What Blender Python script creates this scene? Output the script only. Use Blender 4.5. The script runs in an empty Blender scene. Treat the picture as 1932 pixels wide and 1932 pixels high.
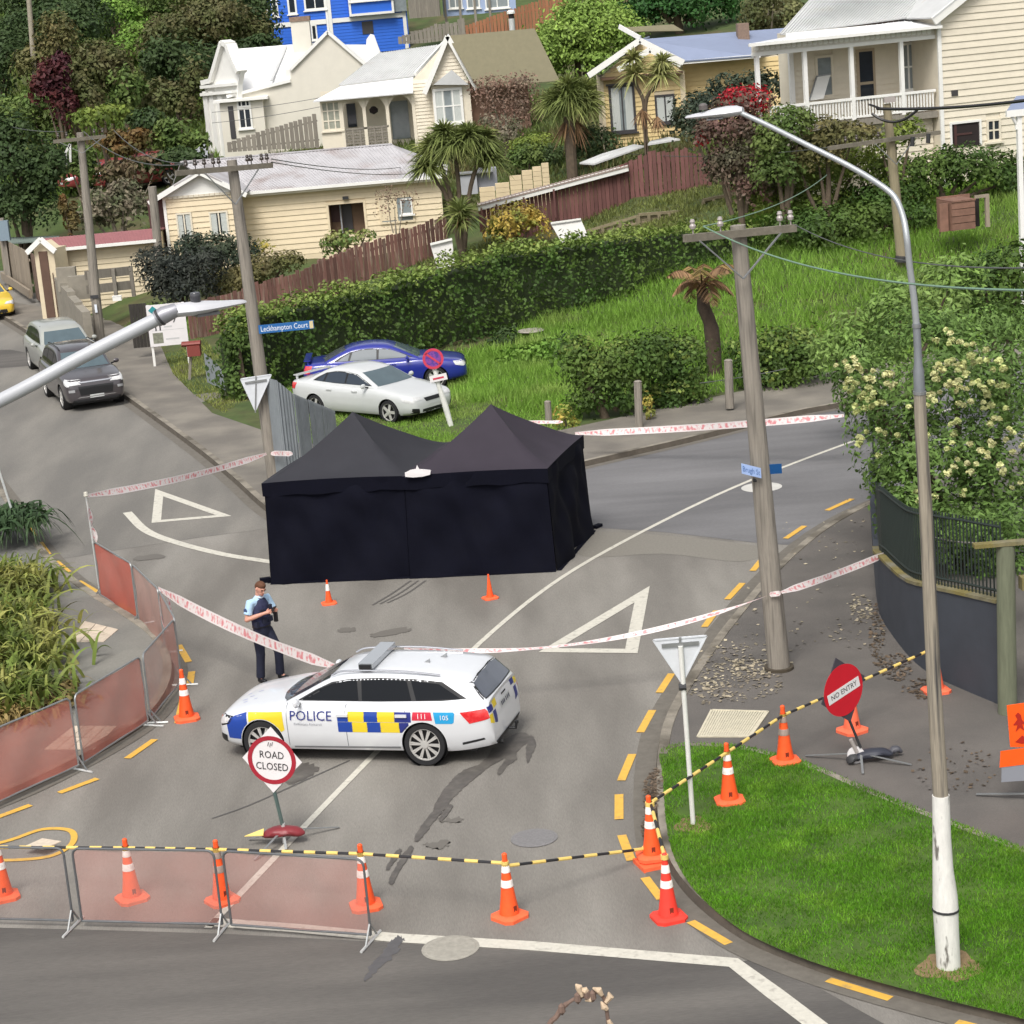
import bpy, bmesh, math, random
import numpy as np
from mathutils import Matrix, Vector
from mathutils.bvhtree import BVHTree
from math import sin, cos, pi, radians, hypot, atan2
random.seed(7); RNG = np.random.default_rng(7)
S = bpy.context.scene
COL = S.collection
# ---------------------------------------------------------------- camera
CF, CH, ROLL = 4100.0, 11.8, 0.085          # focal length in 1932-px units, height above the road, roll
TH = math.atan(1000.0 / CF)                 # pitch below the horizon
def ray(px, py):
    dx, dy = px - 966.0, 966.0 - py
    u = cos(ROLL)*dx + sin(ROLL)*dy; v = -sin(ROLL)*dx + cos(ROLL)*dy
    return Vector((u, CF*cos(TH) + v*sin(TH), -CF*sin(TH) + v*cos(TH)))
def W(px, py, z=0.0):                       # point of the plan at height z
    d = ray(px, py); t = (z - CH)/d.z
    return Vector((d.x*t, d.y*t, z))
def A(px, py, Y):                           # point at distance Y
    d = ray(px, py); t = Y/d.y
    return Vector((d.x*t, Y, CH + d.z*t))
cam = bpy.data.objects.new('camera', bpy.data.cameras.new('camera')); COL.objects.link(cam)
R0 = Vector((1, 0, 0)); FW = Vector((0, cos(TH), -sin(TH))); U0 = Vector((0, sin(TH), cos(TH)))
# picture right / up expressed in world (picture is rolled so that verticals lean)
RX = cos(ROLL)*R0 - sin(ROLL)*U0
UX = sin(ROLL)*R0 + cos(ROLL)*U0
M3 = Matrix((RX, UX, -FW)).transposed()
cam.matrix_world = Matrix.Translation((0, 0, CH)) @ M3.to_4x4()
cam.data.sensor_width = 36; cam.data.lens = 36*CF/1932
cam.data.clip_start = 0.5; cam.data.clip_end = 900
S.camera = cam
# ---------------------------------------------------------------- sky and sun (bright overcast)
w = bpy.data.worlds.new('World'); S.world = w; w.use_nodes = True
nt = w.node_tree; bg = nt.nodes['Background']
sky = nt.nodes.new('ShaderNodeTexSky'); sky.sky_type = 'NISHITA'; sky.sun_disc = False
SUN_EL, SUN_AZ = radians(54), radians(196)  # azimuth clockwise from +Y
sky.sun_elevation = SUN_EL; sky.sun_rotation = SUN_AZ
sky.air_density = 1.0; sky.dust_density = 4.0; sky.ozone_density = 1.0
hs = nt.nodes.new('ShaderNodeHueSaturation'); hs.inputs['Saturation'].default_value = 0.22
nt.links.new(sky.outputs[0], hs.inputs['Color']); nt.links.new(hs.outputs[0], bg.inputs[0])
bg.inputs[1].default_value = 0.11
sun = bpy.data.objects.new('sun', bpy.data.lights.new('sun', 'SUN')); COL.objects.link(sun)
sun.data.energy = 1.5; sun.data.angle = radians(22); sun.data.color = (1.0, 0.96, 0.9)
sd = Vector((sin(SUN_AZ)*cos(SUN_EL), cos(SUN_AZ)*cos(SUN_EL), sin(SUN_EL)))
sun.rotation_euler = sd.to_track_quat('Z', 'Y').to_euler(); sun.location = (0, 0, 60)
vs = S.view_settings; vs.view_transform = 'Standard'; vs.look = 'None'; vs.gamma = 1; vs.use_curve_mapping = False
vs.exposure = 0.72
S.cycles.max_bounces = 6; S.cycles.transparent_max_bounces = 12
# ---------------------------------------------------------------- materials
def lin(c):
    return tuple(((x/255)/12.92 if x/255 <= 0.04045 else (((x/255)+0.055)/1.055)**2.4) for x in c)
MATS = {}
def mat(name, col, rough=0.7, var=0.0, vscale=3.0, bump=0.0, bscale=40.0, metal=0.0, coat=0.0, rnd=0.0,
        col2=None, c2scale=1.0, c2lo=0.45, c2hi=0.65, trans=0.0, spec=0.5, stretch=None, objrnd=0.0):
    """procedural surface: base colour with noise variation, an optional second colour in patches, fine relief"""
    if name in MATS: return MATS[name]
    m = bpy.data.materials.new(name); MATS[name] = m; m.use_nodes = True
    n, l = m.node_tree.nodes, m.node_tree.links
    b = n['Principled BSDF']; b.inputs['Roughness'].default_value = rough; b.inputs['Metallic'].default_value = metal
    b.inputs['Coat Weight'].default_value = coat; b.inputs['Coat Roughness'].default_value = 0.08
    b.inputs['Specular IOR Level'].default_value = spec
    tc = n.new('ShaderNodeTexCoord'); vec = tc.outputs['Object']
    if stretch:
        mp = n.new('ShaderNodeMapping'); mp.inputs['Scale'].default_value = stretch[:3]; mp.inputs['Rotation'].default_value = (0,0,stretch[3] if len(stretch) > 3 else 0); l.new(vec, mp.inputs[0]); vec = mp.outputs[0]
    rgb = n.new('ShaderNodeRGB'); rgb.outputs[0].default_value = (*col, 1); out = rgb.outputs[0]
    if col2 is not None:
        t = n.new('ShaderNodeTexNoise'); t.inputs['Scale'].default_value = c2scale; t.inputs['Detail'].default_value = 6
        l.new(vec, t.inputs['Vector'])
        r = n.new('ShaderNodeMapRange'); r.inputs[1].default_value = c2lo; r.inputs[2].default_value = c2hi
        l.new(t.outputs['Fac'], r.inputs[0])
        mx = n.new('ShaderNodeMix'); mx.data_type = 'RGBA'; l.new(r.outputs[0], mx.inputs['Factor'])
        l.new(out, mx.inputs['A']); mx.inputs['B'].default_value = (*col2, 1); out = mx.outputs['Result']
    def scale_by(out, sock, lo, hi):
        r = n.new('ShaderNodeMapRange'); r.inputs[3].default_value = lo; r.inputs[4].default_value = hi
        l.new(sock, r.inputs[0])
        mx = n.new('ShaderNodeMix'); mx.data_type = 'RGBA'; mx.blend_type = 'MULTIPLY'; mx.inputs['Factor'].default_value = 1
        l.new(out, mx.inputs['A']); l.new(r.outputs[0], mx.inputs['B']); return mx.outputs['Result']
    if var:
        t = n.new('ShaderNodeTexNoise'); t.inputs['Scale'].default_value = vscale; t.inputs['Detail'].default_value = 7
        t.inputs['Roughness'].default_value = 0.65; l.new(vec, t.inputs['Vector'])
        r0 = n.new('ShaderNodeMapRange'); r0.inputs[1].default_value = 0.25; r0.inputs[2].default_value = 0.75
        l.new(t.outputs['Fac'], r0.inputs[0])
        out = scale_by(out, r0.outputs[0], 1-var, 1+var)
    if rnd:
        a = n.new('ShaderNodeAttribute'); a.attribute_name = 'rnd'; out = scale_by(out, a.outputs['Fac'], 1-rnd, 1+rnd)
    if objrnd:
        oi = n.new('ShaderNodeObjectInfo'); out = scale_by(out, oi.outputs['Random'], 1-objrnd, 1+objrnd)
    l.new(out, b.inputs['Base Color'])
    if bump:
        t = n.new('ShaderNodeTexNoise'); t.inputs['Scale'].default_value = bscale; t.inputs['Detail'].default_value = 4
        l.new(vec, t.inputs['Vector'])
        bp = n.new('ShaderNodeBump'); bp.inputs['Strength'].default_value = bump; bp.inputs['Distance'].default_value = 0.02
        l.new(t.outputs['Fac'], bp.inputs['Height']); l.new(bp.outputs[0], b.inputs['Normal'])
    if trans:
        tr = n.new('ShaderNodeBsdfTranslucent'); l.new(out, tr.inputs[0])
        mx = n.new('ShaderNodeMixShader'); mx.inputs[0].default_value = trans
        l.new(b.outputs[0], mx.inputs[1]); l.new(tr.outputs[0], mx.inputs[2]); l.new(mx.outputs[0], n['Material Output'].inputs[0])
    return m
def mesh_screen(name, col, see):
    """woven shade cloth: partly open weave"""
    m = bpy.data.materials.new(name); m.use_nodes = True; n, l = m.node_tree.nodes, m.node_tree.links
    b = n['Principled BSDF']; b.inputs['Base Color'].default_value = (*col, 1); b.inputs['Roughness'].default_value = 0.8
    t = n.new('ShaderNodeBsdfTransparent'); mx = n.new('ShaderNodeMixShader')
    tc = n.new('ShaderNodeTexCoord'); ns = n.new('ShaderNodeTexNoise'); ns.inputs['Scale'].default_value = 2.0; ns.inputs['Detail'].default_value = 5
    l.new(tc.outputs['Object'], ns.inputs['Vector'])
    r = n.new('ShaderNodeMapRange'); r.inputs[1].default_value = .3; r.inputs[2].default_value = .7
    r.inputs[3].default_value = 1-see-.06; r.inputs[4].default_value = 1-see+.06; l.new(ns.outputs['Fac'], r.inputs[0])
    l.new(r.outputs[0], mx.inputs[0]); l.new(t.outputs[0], mx.inputs[1]); l.new(b.outputs[0], mx.inputs[2])
    l.new(mx.outputs[0], n['Material Output'].inputs[0]); return m
def band_mat(name, cols, period, axis=0, rough=0.5, duty=0.5):
    """printed stripes along an object axis"""
    m = bpy.data.materials.new(name); m.use_nodes = True; n, l = m.node_tree.nodes, m.node_tree.links
    b = n['Principled BSDF']; b.inputs['Roughness'].default_value = rough
    a = n.new('ShaderNodeAttribute'); a.attribute_name = 'along'
    q = n.new('ShaderNodeMath'); q.operation = 'DIVIDE'; l.new(a.outputs['Fac'], q.inputs[0]); q.inputs[1].default_value = period
    fr = n.new('ShaderNodeMath'); fr.operation = 'FRACT'; l.new(q.outputs[0], fr.inputs[0])
    g = n.new('ShaderNodeMath'); g.operation = 'GREATER_THAN'; l.new(fr.outputs[0], g.inputs[0]); g.inputs[1].default_value = duty
    mx = n.new('ShaderNodeMix'); mx.data_type = 'RGBA'; l.new(g.outputs[0], mx.inputs['Factor'])
    mx.inputs['A'].default_value = (*cols[0], 1); mx.inputs['B'].default_value = (*cols[1], 1)
    l.new(mx.outputs['Result'], b.inputs['Base Color']); return m
# ---------------------------------------------------------------- mesh helpers
class MB:
    def __init__(s): s.v = []; s.f = []; s.mi = []; s.M = None; s.k = 0
    def add(s, vs, fs):
        o = len(s.v)
        for p in vs:
            p = Vector(p); s.v.append(tuple(s.M @ p) if s.M is not None else tuple(p))
        for f in fs: s.f.append([i+o for i in f]); s.mi.append(s.k)
        return s
    def box(s, c, d, rz=0.0, M=None):
        x, y, z = d[0]/2, d[1]/2, d[2]/2
        T = Matrix.Translation(c) @ Matrix.Rotation(rz, 4, 'Z')
        if M is not None: T = Matrix.Translation(c) @ M
        vs = [T @ Vector(p) for p in ((-x,-y,-z),(x,-y,-z),(x,y,-z),(-x,y,-z),(-x,-y,z),(x,-y,z),(x,y,z),(-x,y,z))]
        return s.add(vs, [(0,3,2,1),(4,5,6,7),(0,1,5,4),(1,2,6,5),(2,3,7,6),(3,0,4,7)])
    def bar(s, a, b, w, h=None, up=(0,0,1)):
        a, b = Vector(a), Vector(b); h = h or w; d = (b-a); L = d.length
        if L < 1e-6: return s
        d /= L; up = Vector(up)
        if abs(d.dot(up)) > 0.99: up = Vector((0,1,0))
        r = d.cross(up).normalized(); u = r.cross(d)
        vs = []
        for p in (a, b):
            for i, j in ((-1,-1),(1,-1),(1,1),(-1,1)): vs.append(p + r*(w/2*i) + u*(h/2*j))
        return s.add(vs, [(0,1,2,3),(7,6,5,4),(0,4,5,1),(1,5,6,2),(2,6,7,3),(3,7,4,0)])
    def tube(s, pts, rad, n=8, cap=True):
        pts = [Vector(p) for p in pts]; m = len(pts)
        if not hasattr(rad, '__len__'): rad = [rad]*m
        vs = []; ref = None
        for i, p in enumerate(pts):
            d = (pts[min(i+1, m-1)] - pts[max(i-1, 0)]).normalized()
            if ref is None:
                ref = Vector((0,0,1)) if abs(d.z) < 0.9 else Vector((1,0,0))
            r = d.cross(ref).normalized(); u = r.cross(d); ref = u
            for k in range(n):
                a = 2*pi*k/n; vs.append(p + (r*cos(a) + u*sin(a))*rad[i])
        fs = [(i*n+k, i*n+(k+1) % n, (i+1)*n+(k+1) % n, (i+1)*n+k) for i in range(m-1) for k in range(n)]
        if cap: fs += [tuple(range(n))[::-1], tuple(range((m-1)*n, m*n))]
        return s.add(vs, fs)
    def lathe(s, prof, n=16, c=(0,0,0), cap=True, axis='z'):
        vs = []
        for r, z in prof:
            for k in range(n):
                a = 2*pi*k/n
                p = (r*cos(a), r*sin(a), z) if axis == 'z' else (r*cos(a), z, r*sin(a))
                vs.append((p[0]+c[0], p[1]+c[1], p[2]+c[2]))
        m = len(prof)
        fs = [(i*n+k, i*n+(k+1) % n, (i+1)*n+(k+1) % n, (i+1)*n+k) for i in range(m-1) for k in range(n)]
        if cap: fs += [tuple(range(n))[::-1], tuple(range((m-1)*n, m*n))]
        return s.add(vs, fs)
    def prism(s, poly, z0, z1):
        """poly: list of xy (counter-clockwise), between heights z0 and z1"""
        n = len(poly)
        vs = [(p[0], p[1], z0) for p in poly] + [(p[0], p[1], z1) for p in poly]
        return s.add(vs, [tuple(range(n))[::-1], tuple(range(n, 2*n))] + [(i, (i+1) % n, n+(i+1) % n, n+i) for i in range(n)])
    def slab(s, poly3, th):
        """a flat 3-D polygon given thickness th along its normal (downwards/backwards)"""
        p = [Vector(q) for q in poly3]; n = len(p)
        nr = Vector((0,0,0))
        for i in range(n): nr += p[i].cross(p[(i+1) % n])
        nr.normalize()
        vs = p + [q - nr*th for q in p]
        return s.add(vs, [tuple(range(n)), tuple(range(n, 2*n))[::-1]] + [(i, n+i, n+(i+1) % n, (i+1) % n) for i in range(n)])
    def mesh(s, name, smooth=False, sharp=None):
        me = bpy.data.meshes.new(name); me.from_pydata(s.v, [], s.f); me.validate()
        if smooth:
            me.polygons.foreach_set('use_smooth', [True]*len(me.polygons))
            if sharp: me.set_sharp_from_angle(angle=radians(sharp))
        return me
def tmat(t):
    return Matrix.Translation(t.location) @ t.rotation_euler.to_matrix().to_4x4()
def link(name, me, m, parent=None, world=False, label=None):
    if m is not None:
        for q in (m if isinstance(m, (list, tuple)) else [m]):
            me.materials.append(q)
    o = bpy.data.objects.new(name, me); COL.objects.link(o)
    if parent is not None:
        o.parent = parent
        if world and parent.parent is None: o.matrix_parent_inverse = tmat(parent).inverted()
    if label: o['label'] = label
    return o
def obj(name, mb, m, parent=None, world=False, smooth=False, sharp=35, label=None):
    me = mb.mesh(name, smooth, sharp)
    if any(mb.mi): me.polygons.foreach_set('material_index', mb.mi)
    return link(name, me, m, parent, world, label)
def tag(o, label=None, cat=None, group=None, kind=None):
    if label: o['label'] = label
    if cat: o['category'] = cat
    if group: o['group'] = group
    if kind: o['kind'] = kind
    return o
def thing(name, label, cat, loc=(0,0,0), rz=0.0, group=None, tilt=None):
    o = bpy.data.objects.new(name, None); COL.objects.link(o); o.empty_display_size = 0.3
    o.location = loc; o.rotation_euler = (tilt[0], tilt[1], rz) if tilt else (0, 0, rz)
    return tag(o, label, cat, group)
def kids(o): return [c for c in bpy.data.objects if c.parent == o]
def dup(root, loc, rz=0.0, label=None, group=None, tilt=None):
    def rec(o, par):
        c = o.copy(); COL.objects.link(c)
        if par is not None: c.parent = par
        for k in kids(o): rec(k, c)
        return c
    r = rec(root, None); r.location = loc; r.rotation_euler = (tilt[0], tilt[1], rz) if tilt else (0, 0, rz)
    if label: r['label'] = label
    if group: r['group'] = group
    return r
def along_attr(me, vals):
    a = me.attributes.new('along', 'FLOAT', 'POINT'); a.data.foreach_set('value', vals)
def smoothpoly(pts, k=6, closed=False):
    P = [Vector(p) for p in pts]; n = len(P); out = []
    rng = range(n if closed else n-1)
    for i in rng:
        p0 = P[(i-1) % n] if closed or i > 0 else P[0]*2-P[1]
        p1, p2 = P[i], P[(i+1) % n]
        p3 = P[(i+2) % n] if closed or i < n-2 else P[n-1]*2-P[n-2]
        for j in range(k):
            t = j/k
            out.append(0.5*((2*p1) + (p2-p0)*t + (2*p0-5*p1+4*p2-p3)*t*t + (3*p1-p0-3*p2+p3)*t**3))
    if not closed: out.append(P[-1])
    return out
def offs(pts, d):
    """polyline moved sideways by d (positive = left of travel), in plan"""
    out = []; n = len(pts)
    for i in range(n):
        t = (pts[min(i+1, n-1)] - pts[max(i-1, 0)]); L = hypot(t.x, t.y) or 1
        out.append(Vector((pts[i].x - t.y/L*d, pts[i].y + t.x/L*d, pts[i].z)))
    return out
def strip(mb, a, b, za=None, zb=None):
    n = len(a)
    vs = [(p.x, p.y, p.z if za is None else za) for p in a] + [(p.x, p.y, p.z if zb is None else zb) for p in b]
    mb.add(vs, [(i, i+1, n+i+1, n+i) for i in range(n-1)]); return mb
def fan(mb, pts, z):
    """flat polygon (any shape) triangulated at height z"""
    from mathutils.geometry import tessellate_polygon
    t = tessellate_polygon([[Vector((p[0], p[1], 0)) for p in pts]])
    vs = [(p[0], p[1], z) for p in pts]; fs = []
    for a, b, c in t:
        A_, B_, C_ = vs[a], vs[b], vs[c]
        cr = (B_[0]-A_[0])*(C_[1]-A_[1]) - (B_[1]-A_[1])*(C_[0]-A_[0])
        fs.append((a, b, c) if cr > 0 else (a, c, b))
    mb.add(vs, fs); return mb
def text_mesh(txt, size=1.0, res=2):
    cu = bpy.data.curves.new('t', 'FONT'); cu.body = txt; cu.size = size; cu.resolution_u = res
    cu.align_x = 'CENTER'; cu.align_y = 'CENTER'
    o = bpy.data.objects.new('t', cu); COL.objects.link(o)
    dg = bpy.context.evaluated_depsgraph_get(); me = bpy.data.meshes.new_from_object(o.evaluated_get(dg))
    bpy.data.objects.remove(o); bpy.data.curves.remove(cu)
    return me
def text_on(name, txt, size, o, u, v, m, parent, world=True, stretch=1.0, bold=0.0):
    """lettering as flat raised shapes: centre o, reading direction u, up v"""
    me = text_mesh(txt, size); u = Vector(u).normalized(); v = Vector(v).normalized(); nn = u.cross(v)
    vs = [tuple(Vector(o) + u*(p.co.x*stretch) + v*p.co.y + nn*0.004) for p in me.vertices]
    mb = MB(); mb.add(vs, [tuple(p.vertices) for p in me.polygons]); bpy.data.meshes.remove(me)
    return obj(name, mb, m, parent, world)
# ================================================================ TERRAIN
BX = [-90, -40, -24, -15.5, -12.2, -10.8, -8.6, -5.5, -2, 1.5, 5, 9.2, 13, 20, 40, 90]
BY = [118, 116, 108, 85, 77, 70, 62.2, 56.5, 54.5, 55.4, 57.6, 60.2, 62.5, 66, 76, 90]
CP = [(-30,60,0),(-15,60,0),(-20,80,0),(-24,104,0),(-12,72,.05),(-9,64,0),(-4,57,0),(2,56,0),(8,59.5,0),(14,62,.1),(22,62,.3),(0,20,0),(-15,20,0),(15,20,0),
 (-13.3,92,1.1),(-6.8,92,.75),(-2.1,95,1.35),(-10.4,79,.25),(-1.8,88,1.25),(2.75,88,1.7),(8.8,86,2.9),(-14.6,117,3.7),(-8.6,116,3.9),(-7.7,108,3.9),
 (0,108,4.2),(5.5,95,4.2),(11.3,92,4.2),(10.3,80,3.0),(17,80,3.3),(20,76,3.2),(5.9,66,.6),(9.8,70,1.5),(13.6,72,2.0),(17.7,72,2.4),(1,72,.25),(4.7,73,.8),
 (-18.4,112,2.6),(-28,140,6.2),(-22,130,5.2),(-12.8,146,8.0),(-4.2,146,8.2),(4,140,8.4),(12.7,130,8.2),(20,115,8),(24,90,5.5),(-31,155,11),(-15,165,12.5),(0,165,12.5),(15,160,12.5),(30,150,12.5),
 (-45,150,10),(-45,120,3),(-40,200,20),(-15,200,21),(10,200,21),(40,200,21),(-60,240,26),(0,240,27),(60,240,27),(60,120,8),(60,70,3)]
CPa = np.array(CP, float)
def _tps(r): return np.where(r > 1e-9, r*r*np.log(np.maximum(r, 1e-9)), 0.0)
_n = len(CPa); _d = np.hypot(CPa[:,None,0]-CPa[None,:,0], CPa[:,None,1]-CPa[None,:,1])
_K = np.zeros((_n+3, _n+3)); _K[:_n,:_n] = _tps(_d) + np.eye(_n)*2.0
_Q = np.c_[np.ones(_n), CPa[:,:2]]; _K[:_n,_n:] = _Q; _K[_n:,:_n] = _Q.T
_w = np.linalg.solve(_K, np.r_[CPa[:,2], 0, 0, 0])
def hz_arr(x, y):
    x = np.asarray(x, float); y = np.asarray(y, float); sh = x.shape; x = x.ravel(); y = y.ravel()
    r = np.hypot(x[:,None]-CPa[None,:,0], y[:,None]-CPa[None,:,1])
    z = _tps(r) @ _w[:_n] + _w[_n] + _w[_n+1]*x + _w[_n+2]*y
    d = y - np.interp(x, BX, BY); t = np.clip(d/6, 0, 1); t = t*t*(3-2*t)
    flat = 0.10*np.clip(d/1.0+0.3, 0, 1)
    return (np.maximum(z, 0.0)*t + flat - 0.05).reshape(sh)
def hz(x, y): return float(hz_arr([x], [y])[0])
M_soil = mat('hill_grass', lin((66, 82, 38)), .95, var=.4, vscale=1.2, col2=lin((84, 78, 50)), c2scale=.4, bump=.4, bscale=6)
def make_terrain():
    xs = np.arange(-70, 71, 1.25); ys = np.concatenate([np.arange(-5, 50, 5.0), np.arange(50, 125, 1.0), np.arange(125, 262, 3.0)])
    X, Y = np.meshgrid(xs, ys); Z = hz_arr(X, Y)
    Z += np.where(Y > np.interp(X, BX, BY)+2, 0.10*np.sin(X*1.3+Y*.7)*np.sin(Y*1.1-X*.4), 0)
    nx, ny = len(xs), len(ys)
    vs = np.c_[X.ravel(), Y.ravel(), Z.ravel()]
    fs = [(j*nx+i, j*nx+i+1, (j+1)*nx+i+1, (j+1)*nx+i) for j in range(ny-1) for i in range(nx-1)]
    mb = MB(); mb.v = [tuple(p) for p in vs]; mb.f = fs; mb.mi = [0]*len(fs)
    o = obj('terrain', mb, M_soil, smooth=True, sharp=None); tag(o, kind='structure')
    return o
make_terrain()
# ================================================================ ROADS
def road_mat(name, col, col2, sc=.35, grain=.17, rough=.85, stretch=None):
    m = mat(name, col, rough, var=grain, vscale=55, col2=col2, c2scale=sc, c2lo=.38, c2hi=.68, bump=.35, bscale=90, stretch=stretch)
    return m
M_road = road_mat('chip_seal', lin((110, 106, 100)), lin((137, 133, 126)), 1.0, stretch=(.75, .16, 1, .5))
M_road_d = road_mat('dark_asphalt', lin((80, 77, 74)), lin((106, 102, 97)), .9, stretch=(.14, .8, 1, -.05))
M_road_b = road_mat('grey_asphalt', lin((98, 97, 98)), lin((118, 117, 118)), .9, stretch=(.2, .9, 1, .35))
M_road_l = road_mat('side_street_asphalt', lin((106, 103, 98)), lin((127, 123, 116)), .9, stretch=(.8, .16, 1, -.4))
M_path = road_mat('footpath_asphalt', lin((90, 86, 82)), lin((102, 97, 92)), .9)
M_path_b = road_mat('back_footpath', lin((106, 101, 94)), lin((130, 124, 114)), .7)
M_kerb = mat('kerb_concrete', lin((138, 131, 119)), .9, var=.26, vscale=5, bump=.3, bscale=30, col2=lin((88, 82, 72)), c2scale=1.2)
M_kface = mat('kerb_face_shade', lin((84, 77, 68)), .95, var=.3, vscale=4)  # darker than the kerb top: shade of the upright face put into the colour
M_gut = mat('gutter_concrete', lin((104, 99, 91)), .9, var=.2, vscale=6, bump=.2, bscale=30)
M_white = mat('road_paint_white', lin((196, 192, 180)), .7, var=.12, vscale=12, col2=lin((160, 155, 145)), c2scale=9, c2lo=.55, c2hi=.75)
M_yel = mat('road_paint_yellow', lin((214, 168, 72)), .7, var=.12, vscale=10, col2=lin((165, 140, 95)), c2scale=8, c2lo=.55, c2hi=.8)
mb = MB(); fan(mb, [(-60,8),(60,8),(60,70),(-60,130)], 0.0)
# fine grid so the sheet has some subdivision near the camera
road = tag(obj('road', mb, M_road), kind='structure')
def patch(name, pts, m, z=0.004, parent=None, smooth=0, label=None, jag=0):
    p = [W(*q) for q in pts]
    if smooth: p = smoothpoly(p, smooth, True)
    if jag: p = [q + Vector((random.uniform(-jag,jag), random.uniform(-jag,jag)*2, 0)) for q in smoothpoly(p, 4, True)]
    mb = MB(); fan(mb, p, z)
    return obj(name, mb, m, parent or road, label=label)
patch('dark_asphalt', [(-500,1740),(150,1754),(420,1762),(720,1778),(1000,1795),(1250,1812),(1385,1818),(1440,1806),(1700,1950),(2300,2200),(2300,2500),(-700,2500)], M_road_d)
patch('side_street', [(-420,1130),(60,1064),(233,1036),(380,1014),(515,996),(640,960),(420,830),(285,745),(60,595),(-100,470),(-620,560)], M_road_l)
patch('hill_street', [(1060,992),(1160,998),(1250,1004),(1340,1014),(1440,1026),(1530,1030),(1700,930),(2500,740),(2500,560),(1650,700),(1080,855)], M_road_b)
patch('asphalt_patch', [(-60,662),(20,660),(62,668),(64,690),(-60,700)], M_road_d, .008)
patch('asphalt_patch', [(1080,1005),(1250,1010),(1440,1033),(1400,1060),(1250,1045),(1100,1050)], mat('seal_patch', lin((122,118,110)), .9, var=.15, vscale=20), .0045, smooth=4)
def line(name, pts, wd, m, z=0.0085, smooth=0, parent=None):
    p = [W(*q) for q in pts]
    if 'dash' in name or 'yellow' in name: z = .0135
    if smooth: p = smoothpoly(p, smooth)
    mb = MB(); strip(mb, offs(p, -wd/2), offs(p, wd/2), z, z)
    mb.f = [f[::-1] for f in mb.f]
    return obj(name, mb, m, parent or road)
line('white_centre_line', [(392,1752),(560,1575),(690,1440),(790,1340),(905,1214),(1060,1090),(1242,988),(1420,905),(1640,822),(1800,770)], .11, M_white, smooth=6)
line('limit_line', [(395,1740),(560,1752),(745,1770),(1000,1785),(1384,1817),(1460,1874),(1560,1950),(1700,2060)], .25, M_white)
line('give_way_line', [(240,967),(275,1001),(330,1023),(420,1046),(520,1062)], .22, M_white, smooth=5)
def tri_mark(pts, wd):
    p = [W(*q) for q in pts]; c = sum(p, Vector((0,0,0)))/3
    # inner triangle inset
    inn = []
    for i in range(3):
        a, b, d = p[i-1], p[i], p[(i+1) % 3]
        u = (a-b).normalized(); v = (d-b).normalized(); ang = u.angle(v)
        inn.append(b + (u+v).normalized()*(wd/sin(ang/2)))
    mb = MB(); vs = [(q.x,q.y,.0085) for q in p+inn]
    fs = []
    for i in range(3):
        j = (i+1) % 3; f = (i, j, 3+j, 3+i); fs.append(f)
    mb.add(vs, fs)
    nn = (p[1]-p[0]).cross(p[2]-p[0])
    if nn.z < 0: mb.f = [f[::-1] for f in mb.f]
    return obj('give_way_triangle', mb, M_white, road)
tri_mark([(1226,1106),(1203,1233),(1016,1231)], .24)
tri_mark([(293,923),(286,987),(437,974)], .22)
for a, b in (((1560,964),(1608,942)),((1482,1017),(1518,993)),((1420,1078),(1436,1058)),((1372,1132),(1401,1101)),((1329,1184),(1352,1153)),((1244,1308),(1267,1272)),((1208,1383),(1231,1341)),
             ((1172,1474),(1193,1424)),((1168,1547),(1168,1500)),((1191,1625),(1173,1577)),((1248,1698),(1217,1657)),((1375,1782),(1303,1740)),((1680,1886),(1562,1850)),((1932,1962),(1805,1930)),
             ((30,963),(44,980)),((52,990),(66,1012)),((76,1024),(92,1047)),((106,1060),(130,1080)),((148,1097),(184,1118)),((224,1140),(258,1160)),((337,1218),(356,1250)),((362,1268),(358,1294)),((346,1318),(336,1365)),
             ((292,1396),(240,1432)),((184,1470),(112,1497)),((58,1520),(-10,1545)),((-60,1560),(-140,1590))):
    line('yellow_dash', [a, b], .13, M_yel)
# yellow no-stopping loop at bottom left
line('yellow_loop', [(-60,1606),(20,1586),(80,1566),(132,1568),(138,1590),(108,1612),(60,1622),(-40,1626)], .10, M_yel, smooth=5)
M_iron = mat('cast_iron', lin((120,118,118)), .7, var=.2, vscale=30, bump=.4, bscale=60)
M_pale_iron = mat('pale_concrete_cover', lin((150,146,136)), .8, var=.2, vscale=14)
def disc(name, px, py, r, m, z=.012):
    c = W(px, py); mb = MB(); mb.lathe([(r*1.12, z-.004), (r*1.12, z), (r, z), (r*.97, z+.004)], 28, (c.x, c.y, 0)); return obj(name, mb, m, road)
disc('manhole_cover', 1008, 1582, .30, M_iron); disc('manhole_cover', 850, 1790, .33, M_pale_iron); disc('manhole_cover', 1437, 920, .42, mat('painted_cover', lin((190,188,182)), .7, var=.1))
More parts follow.
